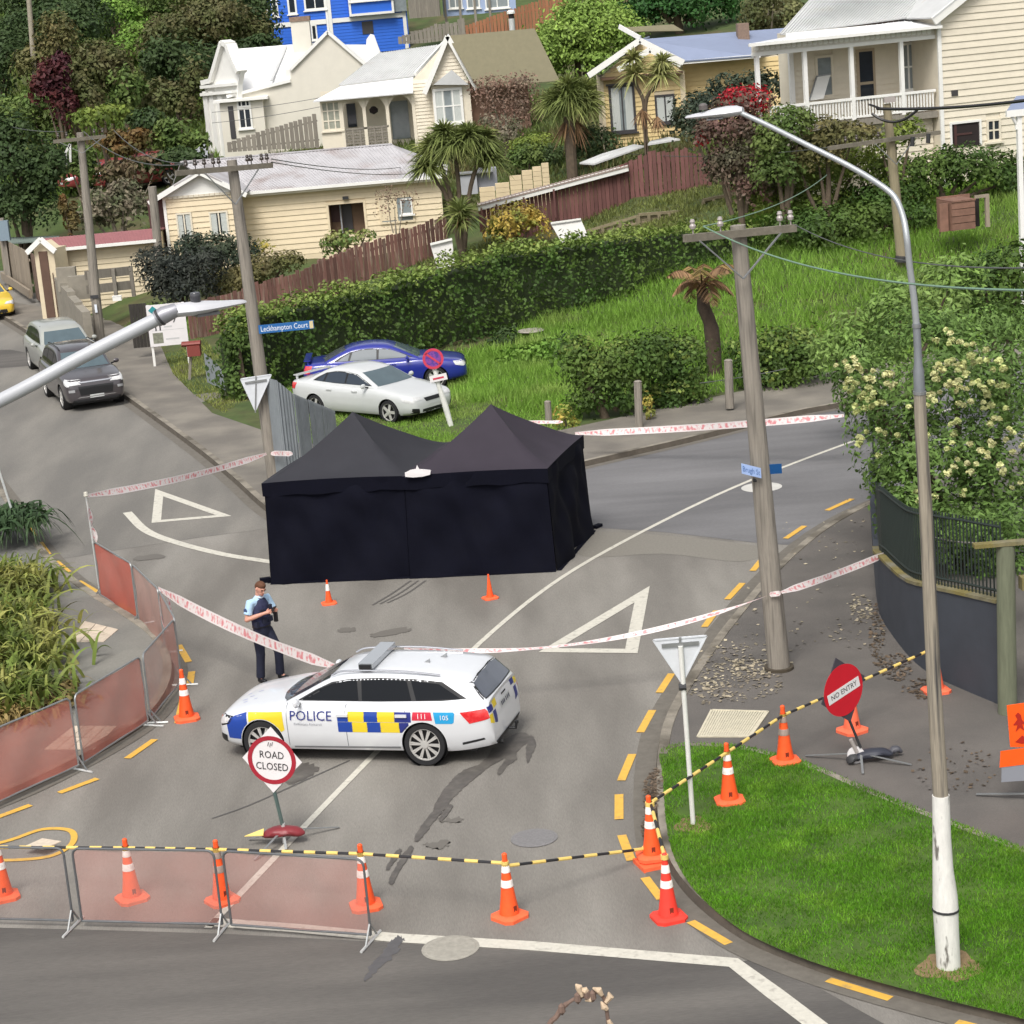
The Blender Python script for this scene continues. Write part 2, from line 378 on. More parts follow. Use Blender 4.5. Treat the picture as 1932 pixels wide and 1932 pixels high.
# oil stain and scuffs (marks with their own shapes)
M_oil = mat('oil_stain', lin((84,80,76)), .6, var=.3, vscale=7, col2=lin((98,94,88)), c2scale=3, c2lo=.5, c2hi=.7)
for a in ([(985,1382),(1002,1394),(978,1416),(962,1438),(946,1430),(915,1450),(930,1412),(955,1394)], [(905,1442),(930,1424),(950,1432),(925,1446),(900,1466),(872,1490),(850,1512),(838,1530),(818,1534),(826,1508),(848,1478),(872,1456)], [(968,1420),(976,1432),(958,1446),(944,1462),(938,1456),(952,1438)], [(1000,1388),(1012,1400),(1004,1424),(996,1440),(992,1420)], [(820,1528),(834,1532),(812,1560),(790,1588),(782,1584),(800,1552)], [(846,1520),(854,1524),(836,1548),(828,1546)], [(770,1600),(780,1604),(756,1640),(742,1668),(734,1664),(750,1630)], [(750,1606),(757,1608),(735,1640),(728,1638)]):
    oz = globals().get('oz', .0088)+.0007; patch('oil_stain', a, M_oil, oz, smooth=2, jag=.012)
patch('oil_stain', [(722,1800),(742,1770),(760,1772),(745,1800),(705,1838),(688,1850),(700,1825)], mat('oil_stain_faint', lin((84,83,84)), .6, var=.2, vscale=8), .009, smooth=2, jag=.03)
patch('oil_stain', [(570,1442),(600,1452),(560,1478),(540,1475)], M_oil, .009, smooth=2, jag=.03)
for a in ([(800,1592),(845,1588),(838,1600),(812,1602)], [(835,1548),(870,1542),(872,1550),(840,1553)], [(640,1188),(665,1184),(668,1190),(645,1195)], [(705,1195),(765,1185),(770,1192),(712,1203)], [(255,1052),(300,1046),(310,1053),(262,1058)]):
    patch('tar_blot', a, mat('tar_blot', lin((102,98,92)), .8), .009, smooth=2, jag=.03)
for k in range(3):
    line('skid_mark', [(775+k*14,1096),(740+k*14,1120),(703+k*14,1142-k*2)], .05, mat('skid_rubber', lin((92,89,86)), .8), smooth=4)
line('crack_seal', [(660,1535-100),(560,1480),(470,1520),(400,1545)], .035, mat('crack_tar', lin((88,86,84)), .8), smooth=3)
# ================================================================ PAVEMENTS
PH = 0.12
def pavement(name, kerb_px, back_world, m, k=5, gutter=.32, flip=False):
    kp = smoothpoly([W(*q) for q in kerb_px], k)
    o = tag(bpy.data.objects.new(name, None), kind='structure')
    mb = MB(); fan(mb, [(p.x, p.y) for p in kp] + back_world, PH)
    base = tag(obj(name, mb, m), kind='structure'); bpy.data.objects.remove(o)
    s = -1 if flip else 1
    a, b = kp, offs(kp, s*.16)
    q = MB()
    # kerb: real step, slightly battered face, cut into stones about 1 m long
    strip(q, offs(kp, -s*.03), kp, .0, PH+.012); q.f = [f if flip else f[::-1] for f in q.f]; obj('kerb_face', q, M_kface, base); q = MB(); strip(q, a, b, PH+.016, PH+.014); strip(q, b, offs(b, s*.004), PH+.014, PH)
    q.f = [f if flip else f[::-1] for f in q.f]
    obj('kerb', q, M_kerb, base)
    if gutter:
        q = MB(); strip(q, offs(kp, -s*(gutter+.03)), offs(kp, -s*.03), .010, .006); q.f = [f if flip else f[::-1] for f in q.f]
        obj('gutter', q, M_gut, base)
    return base
KL = [(-60,560),(20,610),(80,648),(160,700),(240,755),(370,850),(440,908),(500,962),(545,985),(620,985),(760,960),(940,922),(1105,880),(1300,835),(1500,785),(1600,765),(1800,712),(2100,640)]
bw = [(x, y+1.2) for x, y in reversed(list(zip(BX, BY))) if -22 < x < 45]
back_path = pavement('back_footpath', KL, bw, M_path_b, gutter=.25)
KR = [(2300,770),(1900,868),(1760,912),(1640,957),(1560,1000),(1500,1046),(1440,1105),(1390,1165),(1340,1230),(1290,1305),(1256,1370),(1243,1430),(1240,1510),(1247,1585),(1268,1645),(1315,1705),(1400,1770),(1500,1815),(1620,1856),(1780,1900),(1960,1945),(2300,2040)]
right_path = pavement('corner_footpath', KR, [(30,14),(30,50)], M_path, flip=False)
KN = [(-300,1575),(-100,1545),(0,1512),(110,1462),(230,1396),(290,1350),(322,1296),(322,1246),(296,1205),(240,1165),(180,1128),(120,1082),(70,1025),(20,950),(-60,850),(-200,700)]
left_path = pavement('island_footpath', KN, [(-34,60),(-34,24)], mat('island_asphalt', lin((112,111,106)), .9, var=.14, vscale=22, col2=lin((126,124,117)), c2scale=.5, bump=.3, bscale=80), gutter=.25)
# pale tactile paving by the crossing points: individual slabs
M_tac = mat('tactile_paving', lin((196,182,164)), .85, var=.14, vscale=14, objrnd=.08)
def tactile(p00, p10, p11, p01, nu, nv):
    a, b, c, d = [W(*p, PH) for p in (p00, p10, p11, p01)]
    for i in range(nu):
        for j in range(nv):
            q = []
            for u, v in ((i+.03, j+.03), (i+.97, j+.03), (i+.97, j+.97), (i+.03, j+.97)):
                u /= nu; v /= nv; q.append((a*(1-u)*(1-v) + b*u*(1-v) + c*u*v + d*(1-u)*v) + Vector((0,0,.012)))
            if (q[1]-q[0]).cross(q[2]-q[0]).z < 0: q = q[::-1]
            mb = MB(); mb.slab(q, .012); obj('paving_slab', mb, M_tac, left_path)
tactile((128,1212),(196,1212),(224,1188),(160,1172), 3, 2)
tactile((82,1415),(178,1415),(222,1370),(140,1370), 4, 2)
tactile((40,1600),(82,1603),(118,1588),(80,1582), 1, 1)
# drain grate beside the kerb: frame and bars
def grate():
    c = [W(*q, PH) for q in ((1317,1391),(1416,1391),(1449,1344),(1343,1341))]
    mb = MB(); up = Vector((0,0,.014))
    for i in range(4): mb.bar(c[i]+up, c[(i+1) % 4]+up, .04, .02)
    M_ = mat('grate_paint', lin((196,188,166)), .7, var=.15, vscale=10)
    g = obj('drain_grate', mb, M_, right_path)
    for k in range(1, 22):
        t = k/22; b = MB(); b.bar(c[0].lerp(c[1], t)+up*.9, c[3].lerp(c[2], t)+up*.9, .032, .012)
        obj('grate_bar', b, M_, g)
    q = MB(); q.add([tuple(p+Vector((0,0,.003))) for p in c], [(0,1,2,3)]); obj('grate_pit', q, mat('pit', lin((70,66,58)), .9), g)
grate()
# grass island
ISL = [(1244,1424),(1266,1408),(1320,1404),(1400,1410),(1480,1428),(1560,1455),(1640,1490),(1740,1530),(1932,1602),(2200,1700),(2300,2030),(1960,1933),(1780,1888),(1620,1845),(1500,1805),(1400,1758),(1325,1698),(1282,1640),(1262,1585),(1254,1520),(1250,1460)]
isl = smoothpoly([W(*q, PH) for q in ISL], 4, True)
mb = MB(); fan(mb, isl, PH+.018)
M_lawn = mat('lawn_soil', lin((72,98,32)), .95, var=.3, vscale=4, col2=lin((60,84,28)), c2scale=1.3)
grass_island = tag(obj('grass_island', mb, M_lawn), kind='structure')
mb = MB(); strip(mb, offs(isl[:40], 0), offs(isl[:40], -.12), PH+.02, PH+.02); q = obj('edging', mb, M_kerb, grass_island)
def inpoly(px, py, poly):
    ins = np.zeros(len(px), bool); n = len(poly); j = n-1
    for i in range(n):
        xi, yi = poly[i][0], poly[i][1]; xj, yj = poly[j][0], poly[j][1]
        c = ((yi > py) != (yj > py)) & (px < (xj-xi)*(py-yi)/((yj-yi) or 1e-9) + xi)
        ins ^= c; j = i
    return ins
def blades(name, X, Y, Z, hgt, wid, m, parent=None, lean=.5, seg=1, label=None):
    """many grass blades as single triangles"""
    n = len(X); ang = RNG.uniform(0, 2*pi, n); h = hgt*RNG.uniform(.55, 1.25, n); l = lean*h*RNG.uniform(.2, 1, n); la = RNG.uniform(0, 2*pi, n)
    dx, dy = np.cos(ang)*wid/2, np.sin(ang)*wid/2
    v = np.empty((n, 3, 3)); v[:,0] = np.c_[X-dx, Y-dy, Z]; v[:,1] = np.c_[X+dx, Y+dy, Z]; v[:,2] = np.c_[X+l*np.cos(la), Y+l*np.sin(la), Z+h]
    me = bpy.data.meshes.new(name); me.vertices.add(n*3); me.vertices.foreach_set('co', v.ravel())
    me.loops.add(n*3); me.loops.foreach_set('vertex_index', np.arange(n*3, dtype=np.int32))
    me.polygons.add(n); me.polygons.foreach_set('loop_start', np.arange(0, n*3, 3, dtype=np.int32)); me.polygons.foreach_set('loop_total', np.full(n, 3, np.int32))
    a = me.attributes.new('rnd', 'FLOAT', 'POINT')
    f = RNG.uniform(0, 1, n); a.data.foreach_set('value', np.repeat(f, 3)); me.update(); me.validate()
    o = link(name, me, m, parent); return o
M_blade = mat('grass_blade', lin((98,150,32)), .7, rnd=.4, var=.35, vscale=1.6, trans=.45, col2=lin((126,170,50)), c2scale=1.8, c2lo=.5, c2hi=.7)
def lawn():
    P = np.array([(p.x, p.y) for p in isl]); x0, y0 = P.min(0); x1, y1 = P.max(0); x1 = min(x1, 7.5)
    n = 260000; X = RNG.uniform(x0, x1, n); Y = RNG.uniform(y0, y1, n)
    k = inpoly(X, Y, P)
    k &= RNG.random(n) < .55+.45*np.sin(X*2.3+np.sin(Y*1.7)*2)*np.sin(Y*2.9-X*.7)
    for cx, cy, r in ((2.18, 29.0, .30), (W(1790,1825).x, W(1790,1825).y, .42)):
        k &= (np.hypot((X-cx), (Y-cy)) > r*RNG.uniform(.5, 1.2, n))
    X, Y = X[k], Y[k]
    o = blades('lawn_grass', X, Y, np.full(len(X), PH+.018), .05, .014, M_blade, lean=.9)
    tag(o, 'short mown green grass covering the corner island', 'grass', kind='stuff')
lawn()
# ================================================================ TRAFFIC CONES
M_or = mat('cone_orange', lin((244,90,36)), .55, var=.16, vscale=9, col2=lin((214,70,30)), c2scale=5, c2lo=.5, c2hi=.75)
M_or_base = mat('cone_base_orange', lin((244,104,62)), .65, var=.14, vscale=9)
M_or_red = mat('cone_red', lin((236,62,48)), .55, var=.12, vscale=9)
M_refl = mat('reflective_band', lin((235,228,222)), .4, var=.10, vscale=14, col2=lin((190,180,172)), c2scale=10, c2lo=.55, c2hi=.75)
M_refl_d = mat('reflective_band_dull', lin((150,132,122)), .45, var=.2, vscale=14)
GC = 'orange traffic cones round the closed junction'
def cone_proto(label, H=.9, base=.42, body=None, refl=None, loc=(0,0,0), rz=0, collar=True, basem=None, tilt=None, bands=2):
    body = body or M_or; refl = refl or M_refl; k = H/.9
    t = thing('traffic_cone', label, 'cone', loc, rz, GC, tilt)
    mb = MB(); b = base/2
    oct_ = []
    ch = b*.35
    for sx, sy in ((1,1),(-1,1),(-1,-1),(1,-1)):
        p = [(sx*b, sy*(b-ch)), (sx*(b-ch), sy*b)]
        oct_ += p if sx*sy > 0 else p[::-1]
    mb.prism(oct_, .0, .045*k)
    n = len(oct_); mb.add([(x, y, .045*k) for x, y in oct_] + [(x*.72, y*.72, .07*k) for x, y in oct_], [(i, (i+1) % n, n+(i+1) % n, n+i) for i in range(n)] + [tuple(range(n, 2*n))])
    obj('base', mb, basem or M_or_base, t)
    mb = MB(); r0, r1 = .135*k, .028*k
    def r(z): return r0 + (r1-r0)*(z/(H*.97))
    mb.lathe([(r0, .06*k), (r(.3*H), .3*H), (r(.6*H), .6*H), (r(.9*H), .9*H), (.035*k, .925*H), (.035*k, H*.985), (.02*k, H)], 20); body_o = obj('cone_body', mb, body, t, smooth=True)
    zs = [(.49, .60), (.71, .83)][:bands] if H > .6 else [(.55, .82)][:bands]
    for za, zb in zs:
        q = MB(); q.lathe([(r(za*H)+.001, za*H), (r(za*H)+.004, za*H+.004), (r(zb*H)+.004, zb*H-.004), (r(zb*H)+.001, zb*H)], 20, cap=False); obj('reflective_band', q, refl, t, smooth=True)
    if H > .6:
        q = MB(); q.box((0, -r(.17*H)-.001, .17*H), (.05, .012, .075)); obj('drain_slot', q, mat('slot_dark', lin((120,40,20)), .7), t)
    return t
def cl(px, py): 
    p = W(px, py); return (p.x, p.y, 0)
def cz(px, py, z): p = W(px, py, z); return tuple(p)
c2 = cone_proto('orange cone standing behind the middle of the front mesh fence, second from the left edge', loc=cl(250,1697), rz=.5)
dup(c2, cl(8,1694), .35, 'orange cone at the left edge of the photo behind the front mesh fence')
c3 = cone_proto('orange cone with dull grubby bands beside the joint of the two front fence panels', refl=M_refl_d, loc=cl(420,1701), rz=.62)
dup(c2, cl(691,1711), .2, 'orange cone behind the right end of the front mesh fence')
dup(c2, cl(962,1731), .75, 'orange cone standing alone on the road right of the front mesh fence')
c6 = cone_proto('redder cone with pale bands at the yellow dashes by the grass island kerb', body=M_or_red, basem=M_or_red, loc=cl(1262,1733), rz=.3)
c7 = dup(c2, cl(1232,1627), .1, 'orange cone stacked on a second base beside the kerb of the grass island')
q = thing('traffic_cone', 'lower cone base under the stacked cone at the grass island kerb', 'cone', cl(1232,1632), .3, GC)
_cb = MB(); _cb.box((0,0,.03), (.42,.42,.06)); obj('base', _cb, M_or_base, q); c7.location.z = .075
dup(c2, cz(1377,1513,PH), .05, 'orange cone on the grass between the pole of the triangular sign and the corner')
c9 = dup(c3, cz(1482,1438,PH), .15, 'orange cone on the edge of the grass in front of the drain grate')
c10 = cone_proto('faded orange cone standing just behind the round red sign', loc=cz(1608,1380,PH), rz=.55, body=mat('cone_faded', lin((244,112,78)), .6, var=.1), basem=mat('cone_faded', lin((244,112,78))))
c11 = dup(c10, cz(1766,1305,PH), .2, 'faded orange cone half hidden behind the tall lamp post')
c12 = dup(c2, cl(353,1357), .25, 'orange cone beside the end of the curved left mesh fence')
s1 = cone_proto('small orange cone with a pale top band in front of the left black tent', H=.5, base=.30, loc=cl(621,1139), rz=.2)
s2 = cone_proto('small plain orange cone without bands in front of the right black tent', H=.5, base=.30, loc=cl(925,1129), rz=.4, bands=0)
# ---------------------------------------------------------------- striped bars between the cones
M_barY = mat('bar_yellow', lin((226,196,110)), .5, var=.08, vscale=10); M_barB = mat('bar_black', lin((38,37,40)), .5, var=.1, vscale=10)
GB = 'striped yellow and black bars linking the cones'
def hbar(a, b, label, n=9, r=.02, sag=.0):
    a, b = Vector(a), Vector(b)
    t = thing('barrier_bar', label, 'barrier', tuple(a), 0, GB)
    for i in range(n):
        u, v = i/n, (i+1)/n
        pu = a.lerp(b, u) - Vector((0,0,sag*4*u*(1-u))); pv = a.lerp(b, v) - Vector((0,0,sag*4*v*(1-v)))
        q = MB(); q.tube([pu, pv], r if i % 2 else r*1.25, 8); obj('yellow_band' if i % 2 == 0 else 'black_band', q, M_barY if i % 2 == 0 else M_barB, t, world=True)
    for p in (a, b):
        q = MB(); q.lathe([(.036,-.03),(.05,-.03),(.05,.03),(.036,.03)], 12, tuple(p)); obj('end_ring', q, M_barY, t, world=True)
    return t
def cp(px, py, z=.76, g=0): p = W(px, py, g); return (p.x, p.y, z+g)
hbar(cp(8,1694), cp(250,1697), 'striped bar running from the left edge of the photo to the second cone', 11)
hbar(cp(250,1697), cp(420,1701), 'striped bar behind the middle front fence panel, between two cones', 9)
hbar(cp(420,1701), cp(691,1711), 'striped bar behind the right front fence panel', 13)
hbar(cp(691,1711), cp(962,1731), 'striped bar across open road right of the front fence', 11)
hbar(cp(962,1731,.72), cp(1220,1627,.2), 'striped bar reaching down to the base of the cone at the kerb', 11)
hbar(cp(1232,1627,.85), cp(1377,1513,.75,PH), 'striped bar crossing the pole of the triangular sign', 11)
hbar(cp(1377,1513,.75,PH), cp(1482,1438,.74,PH), 'striped bar over the corner of the grass between two cones', 8)
hbar(cp(1482,1438,.74,PH), cp(1608,1380,.74,PH), 'striped bar passing behind the round red sign', 10)
hbar(cp(1608,1380,.74,PH), cp(1766,1305,.74,PH), 'striped bar between the red sign and the dark curved wall', 12)
hbar(cp(1262,1733,.85), cp(1236,1627,.85), 'short striped bar between the two cones at the kerb', 6)
# ================================================================ MESH FENCE PANELS
M_gal = mat('galvanised_steel', lin((150,152,152)), .45, metal=.6, var=.12, vscale=12)
M_gal_l = mat('bright_galvanised', lin((200,202,200)), .45, metal=.3, var=.1, vscale=12)
M_scr = mesh_screen('shade_cloth_orange', lin((186,116,102)), .26)
M_scr2 = mesh_screen('shade_cloth_faded', lin((180,134,122)), .44)
M_scr3 = mesh_screen('shade_cloth_thin', lin((186,136,126)), .58)
GF = 'steel crowd fence panels with orange shade cloth'
def fence_panel(a, b, label, scr, H=1.14, foot=(True, True), fr=None, g=0):
    a, b = Vector(a), Vector(b); d = b-a; L = d.length
    t = thing('crowd_fence', label, 'fence', tuple(a), atan2(d.y, d.x), GF)
    z0 = .10; r = .10
    def arc(cx, cz, a0, a1): return [(cx + r*cos(a0+(a1-a0)*i/5), 0, cz + r*sin(a0+(a1-a0)*i/5)) for i in range(6)]
    pts = [(.03, 0, z0)] + arc(.03+r, H-r, pi, pi/2) + arc(L-.03-r, H-r, pi/2, 0) + [(L-.03, 0, z0)]
    q = MB(); q.tube(pts, .017, 8); obj('frame', q, fr or M_gal, t, smooth=True)
    q = MB(); q.tube([(.03,0,z0),(L-.03,0,z0)], .017, 8); obj('bottom_rail', q, fr or M_gal, t, smooth=True)
    q = MB(); nx, nz = 14, 7; vs = []
    for j in range(nz+1):
        for i in range(nx+1):
            u, v = i/nx, j/nz; vs.append((.05+u*(L-.1), .02*sin(u*9+v*5)*sin(pi*u)+.012*sin(u*23-v*9)*sin(pi*v), z0+.01+v*(H-z0-.03)))
    q.add(vs, [(j*(nx+1)+i, j*(nx+1)+i+1, (j+1)*(nx+1)+i+1, (j+1)*(nx+1)+i) for j in range(nz) for i in range(nx)]); obj('shade_cloth', q, scr, t, smooth=True)
    for s, on in zip((.03, L-.03), foot):
        if on:
            f = MB(); f.tube([(s,-.34,.02),(s,.30,.02)], .02, 6); obj('foot', f, M_gal_l, t)
            f = MB(); f.bar((s,-.18,.03),(s,0,.26), .02); f.bar((s,.18,.03),(s,0,.26), .02); obj('foot_brace', f, M_gal, t)
    return t
Fp = [W(-150,1742), W(148,1750), W(430,1757), W(710,1778)]
for i, (l, sc) in enumerate((('front fence panel at the left edge of the photo with almost no cloth colour', mesh_screen('shade_cloth_clear', lin((140,112,106)), .80)), ('middle front fence panel with thin see-through reddish cloth', M_scr3), ('right front fence panel, nearest the camera, with the white road line behind it', M_scr3))):
    a, b = Fp[i], Fp[i+1]; d = (b-a).normalized()*.035
    fence_panel(a+d, b-d, l, sc, foot=(False, True), fr=mat('dull_steel', lin((108,110,112)), .5, metal=.5, var=.15))
Bp = [W(190,1130), W(263,1178), W(314,1232), W(345,1292), W(284,1368), W(155,1452), W(-30,1537)]
for i, (l, sc) in enumerate((('far fence panel of the left row with strong orange red cloth under the hanging tape', mesh_screen('shade_cloth_strong', lin((178,88,72)), .17)), ('left row fence panel where the long red and white tape is tied', M_scr2), ('left row fence panel seen nearly edge on at the bend', M_scr2),
        ('left row fence panel at the kerb nose with a curved fold in pale cloth', M_scr2), ('left row fence panel in front of the tactile paving', M_scr), ('nearest fence panel of the left row, running out of the photo', M_scr))):
    a, b = Bp[i], Bp[i+1]; d = (b-a).normalized()*.03
    fence_panel(a+d, b-d, l, sc, H=1.25, foot=(True, i == 3))
# ================================================================ BARRIER TAPE
def tape_mat():
    m = bpy.data.materials.new('barrier_tape'); m.use_nodes = True; n, l = m.node_tree.nodes, m.node_tree.links
    b = n['Principled BSDF']; b.inputs['Roughness'].default_value = .45
    al = n.new('ShaderNodeAttribute'); al.attribute_name = 'along'; ac = n.new('ShaderNodeAttribute'); ac.attribute_name = 'across'
    cb = n.new('ShaderNodeCombineXYZ'); 
    s1 = n.new('ShaderNodeMath'); s1.operation = 'MULTIPLY'; s1.inputs[1].default_value = 2.2; l.new(al.outputs['Fac'], s1.inputs[0])
    l.new(s1.outputs[0], cb.inputs[0]); l.new(ac.outputs['Fac'], cb.inputs[1])
    s1.inputs[1].default_value = 9; ns = n.new('ShaderNodeTexNoise'); ns.inputs['Scale'].default_value = 1.3; ns.inputs['Detail'].default_value = 3; l.new(cb.outputs[0], ns.inputs['Vector'])
    ed_ = n.new('ShaderNodeMath'); ed_.operation = 'COMPARE'; l.new(ac.outputs['Fac'], ed_.inputs[0]); ed_.inputs[1].default_value = .5; ed_.inputs[2].default_value = .34
    th = n.new('ShaderNodeMapRange'); th.inputs[1].default_value = .47; th.inputs[2].default_value = .60; th.inputs[4].default_value = .8; l.new(ns.outputs['Fac'], th.inputs[0])
    mu = n.new('ShaderNodeMath'); mu.operation = 'MULTIPLY'; l.new(th.outputs[0], mu.inputs[0]); l.new(ed_.outputs[0], mu.inputs[1])
    br = n.new('ShaderNodeMix'); br.data_type = 'RGBA'; l.new(mu.outputs[0], br.inputs['Factor']); br.inputs['A'].default_value = (*lin((244,234,232)), 1); br.inputs['B'].default_value = (*lin((226,112,120)), 1)
    br = br.outputs['Result']; l.new(br, b.inputs['Base Color'])
    tr = n.new('ShaderNodeBsdfTranslucent'); l.new(br, tr.inputs[0]); mx = n.new('ShaderNodeMixShader'); mx.inputs[0].default_value = .3
    l.new(b.outputs[0], mx.inputs[1]); l.new(tr.outputs[0], mx.inputs[2]); l.new(mx.outputs[0], n['Material Output'].inputs[0]); return m
M_tape = tape_mat()
def tape(a, b, label, wd=.10, sag=.1, tw0=0, tw1=0, seg=60, parent=None, name='barrier_tape', noise=.25):
    a, b = Vector(a), Vector(b); d = b-a; L = d.length; h = Vector((d.x, d.y, 0)); side = Vector((-h.y, h.x, 0)).normalized() if h.length > 1e-4 else Vector((0,1,0)); dn = d.normalized()
    up = side.cross(dn).normalized(); up = up if up.z > 0 or abs(up.z) < 1e-6 else -up
    vs = []; al = []; ac = []
    ph = random.uniform(0, 6)
    for i in range(seg+1):
        t = i/seg; p = a.lerp(b, t) - Vector((0,0,sag*4*t*(1-t)))
        an = tw0+(tw1-tw0)*t + noise*sin(t*9+ph)
        e = up*cos(an) + side*sin(an)
        ww = wd*(.4+.6*min(1, 8*t, 8*(1-t)))
        for k, s in enumerate((-.5, 0, .5)):
            vs.append(p + e*(ww*s) + side*(.004*(k == 1))); al.append(t*L); ac.append(k/2)
    fs = [(i*3+k, i*3+k+1, i*3+k+4, i*3+k+3) for i in range(seg) for k in range(2)]
    q = MB(); q.add(vs, fs); me = q.mesh(name, True)
    for nm, va in (('along', al), ('across', ac)):
        at = me.attributes.new(nm, 'FLOAT', 'POINT'); at.data.foreach_set('value', va)
    o = link(name, me, M_tape, parent)
    if parent is None: tag(o, label, 'tape', 'red and white barrier tapes strung round the scene')
    return o
M_wood = mat('weathered_pole_wood', lin((138,131,121)), .9, var=.30, vscale=5, stretch=(9,9,.5), bump=.5, bscale=9, col2=lin((98,93,86)), c2scale=2.5, c2lo=.5, c2hi=.7)
M_wood_g = mat('grey_arm_wood', lin((112,106,94)), .9, var=.28, vscale=6, bump=.4, bscale=14)
M_dark = mat('dark_iron', lin((52,52,54)), .6, var=.2)
M_ins = mat('glazed_insulator', lin((66,58,54)), .25)
M_cer = mat('pale_insulator', lin((160,152,148)), .3)
# thin post carrying the far end of the tape
b = W(190,1130)
tp = thing('tape_post', 'thin tall post at the far end of the left fence row wrapped in tape', 'post', tuple(b))
q = MB(); q.tube([(0,0,0),(-.02,0,2.22)], .018, 8); obj('post', q, M_gal_l, tp)
q = MB(); q.lathe([(.02,2.2),(.05,2.22),(.04,2.3),(.0,2.31)], 10, (-.02,0,0)); obj('cap', q, M_white, tp)
tape(b+Vector((-.02,0,2.2)), b+Vector((.05,.05,1.2)), 'tape hanging straight down the thin post at the far end of the fence row', .17, 0, .6, 1.6, seg=24, noise=.5)
P1b = W(521,922)
tape(b+Vector((-.02,0,2.22)), A(503,856,P1b.y-.2), 'tape from the thin post across the side street to the utility pole', .15, .10, .2, .1)
tape(A(511,855,P1b.y-.25), A(552,856,P1b.y-2.0), 'short tape end between the utility pole and the left tent', .13, .0, .3, .1, seg=20)
tape(A(988,797,56.5), A(1062,796,56), 'white tape lying over the verge behind the right tent', .10, .0, .3, .9, seg=24)
tape(A(1085,818,53.2), A(1592,784,50), 'tape stretched along the far footpath from the right tent to the flowering tree', .17, .05, .2, .15)
fB2 = W(314,1232) + Vector((0,0,1.27))
tape(fB2, A(634,1258,34.75), 'broad tape running from the fence row in front of the officer to the police car', .20, .12, .15, .1, noise=.12)
# hanging loop of tape
lp = [fB2 + Vector((.10+.09*sin(a), -.06, -.42+.40*cos(a))) for a in np.linspace(0, 2*pi, 24)]
q = MB(); vs = []; al = []; ac = []
for i, p in enumerate(lp):
    for k, sx in enumerate((-.05, .05)): vs.append(p+Vector((sx*.3, sx, 0))); al.append(i*.1); ac.append(k)
q.add(vs, [(2*i,2*i+1,2*i+3,2*i+2) for i in range(23)]); me = q.mesh('barrier_tape', True)
for nm, va in (('along', al), ('across', ac)): me.attributes.new(nm, 'FLOAT', 'POINT').data.foreach_set('value', va)
tag(link('barrier_tape', me, M_tape), 'loop of loose tape dangling from the fence row beside the officer', 'tape', 'red and white barrier tapes strung round the scene')
P3b = W(1470,1262,PH)
tape(A(762,1223,34.9), A(1447,1124,P3b.y-.22), 'sagging tape from the police car roof to the pole with blue street signs', .09, .36, .5, 1.4, seg=90, noise=.6)
tape(A(1452,1122,P3b.y-.24), A(1473,1119,P3b.y-.24), 'turn of tape wrapped round the pole with blue street signs', .09, .0, .1, .1, seg=8)
tape(A(1474,1118,P3b.y-.2), A(1678,1042,P3b.y+2.6), 'tape from the pole with blue street signs to the dark curved wall', .12, .03, .5, .1)
# ================================================================ UTILITY POLES
def wire_mb(a, b, sag, r=.012, n=24):
    a, b = Vector(a), Vector(b); q = MB()
    q.tube([a.lerp(b, i/n) - Vector((0,0,sag*4*(i/n)*(1-i/n))) for i in range(n+1)], r, 5, cap=False); return q
def pole(label, base, top, r0, r1, name='utility_pole', m=None, n=14):
    base, top = Vector(base), Vector(top)
    t = thing(name, label, 'pole', tuple(base)); q = MB()
    pts = [base.lerp(top, i/10) for i in range(11)]
    q.tube(pts, [r0+(r1-r0)*i/10 for i in range(11)], n); obj('pole_shaft', q, m or M_wood, t, world=True, smooth=True)
    return t
def crossarm(t, c, L, dirv, w=.10, braces=True, ins=6, side=-.16, flip=1, pins=None, drop=.75, mins=None):
    c = Vector(c); d = Vector(dirv).normalized(); a, b = c - d*L[0], c + d*L[1]
    q = MB(); q.bar(a, b, w, w*1.25); ar = obj('crossarm', q, M_wood_g, t, world=True)
    if braces:
        for s in (-1, 1):
            q = MB(); q.bar(c + d*s*.75 + Vector((0,-.06,-.05)), c + Vector((0,-.12,-drop)), .035, .02); obj('brace', q, M_gal, t, world=True)
    for s in (pins or []):
        p = c + d*s + Vector((0,0,w*.6)); q = MB(); q.lathe([(.012,0),(.012,.08),(.045,.085),(.055,.13),(.03,.17),(.045,.19),(.03,.235),(.0,.24)], 10, tuple(p)); obj('insulator', q, mins or M_ins, t, world=True, smooth=True)
    return ar
# pole 1: beside the tents, with the blue name plate
P1t = A(437,302,P1b.y); t1 = pole('weathered utility pole beside the left tent with a single wide crossarm', P1b, P1t, .19, .125)
pc = A(438,318,P1b.y-.2); d1 = (A(515,311,P1b.y+.4)-A(335,326,P1b.y-1.2)).normalized()
crossarm(t1, pc, ((pc-A(335,325,P1b.y-1.2)).length, (A(517,311,P1b.y+.4)-pc).length), d1, pins=[-1.25,-1.0,-.75,-.5,-.35,.45,.55,.85,1.0], drop=.85)
q = MB(); q.box(tuple(A(527,617,P1b.y-.25)), (1.4,.03,.2), M=Matrix.Rotation(.06,4,'Y')@Matrix.Identity(4)); 
M_blue = mat('street_sign_blue', lin((38,98,158)), .45, var=.06)
def plate(name, a, b, h, m, t, th=.02):
    a, b = Vector(a), Vector(b); d = (b-a).normalized(); up = Vector((0,0,1)); nn = d.cross(up).normalized()
    q = MB(); q.slab([a-up*h/2, b-up*h/2, b+up*h/2, a+up*h/2], th); return obj(name, q, m, t, world=True), d, up, nn
st = thing('street_name_sign', 'blue street name plate of the court fixed to the pole beside the left tent', 'sign', tuple(A(490,622,P1b.y-.2)))
a_, b_ = A(488,622,P1b.y-.22), A(592,612,P1b.y-.1)
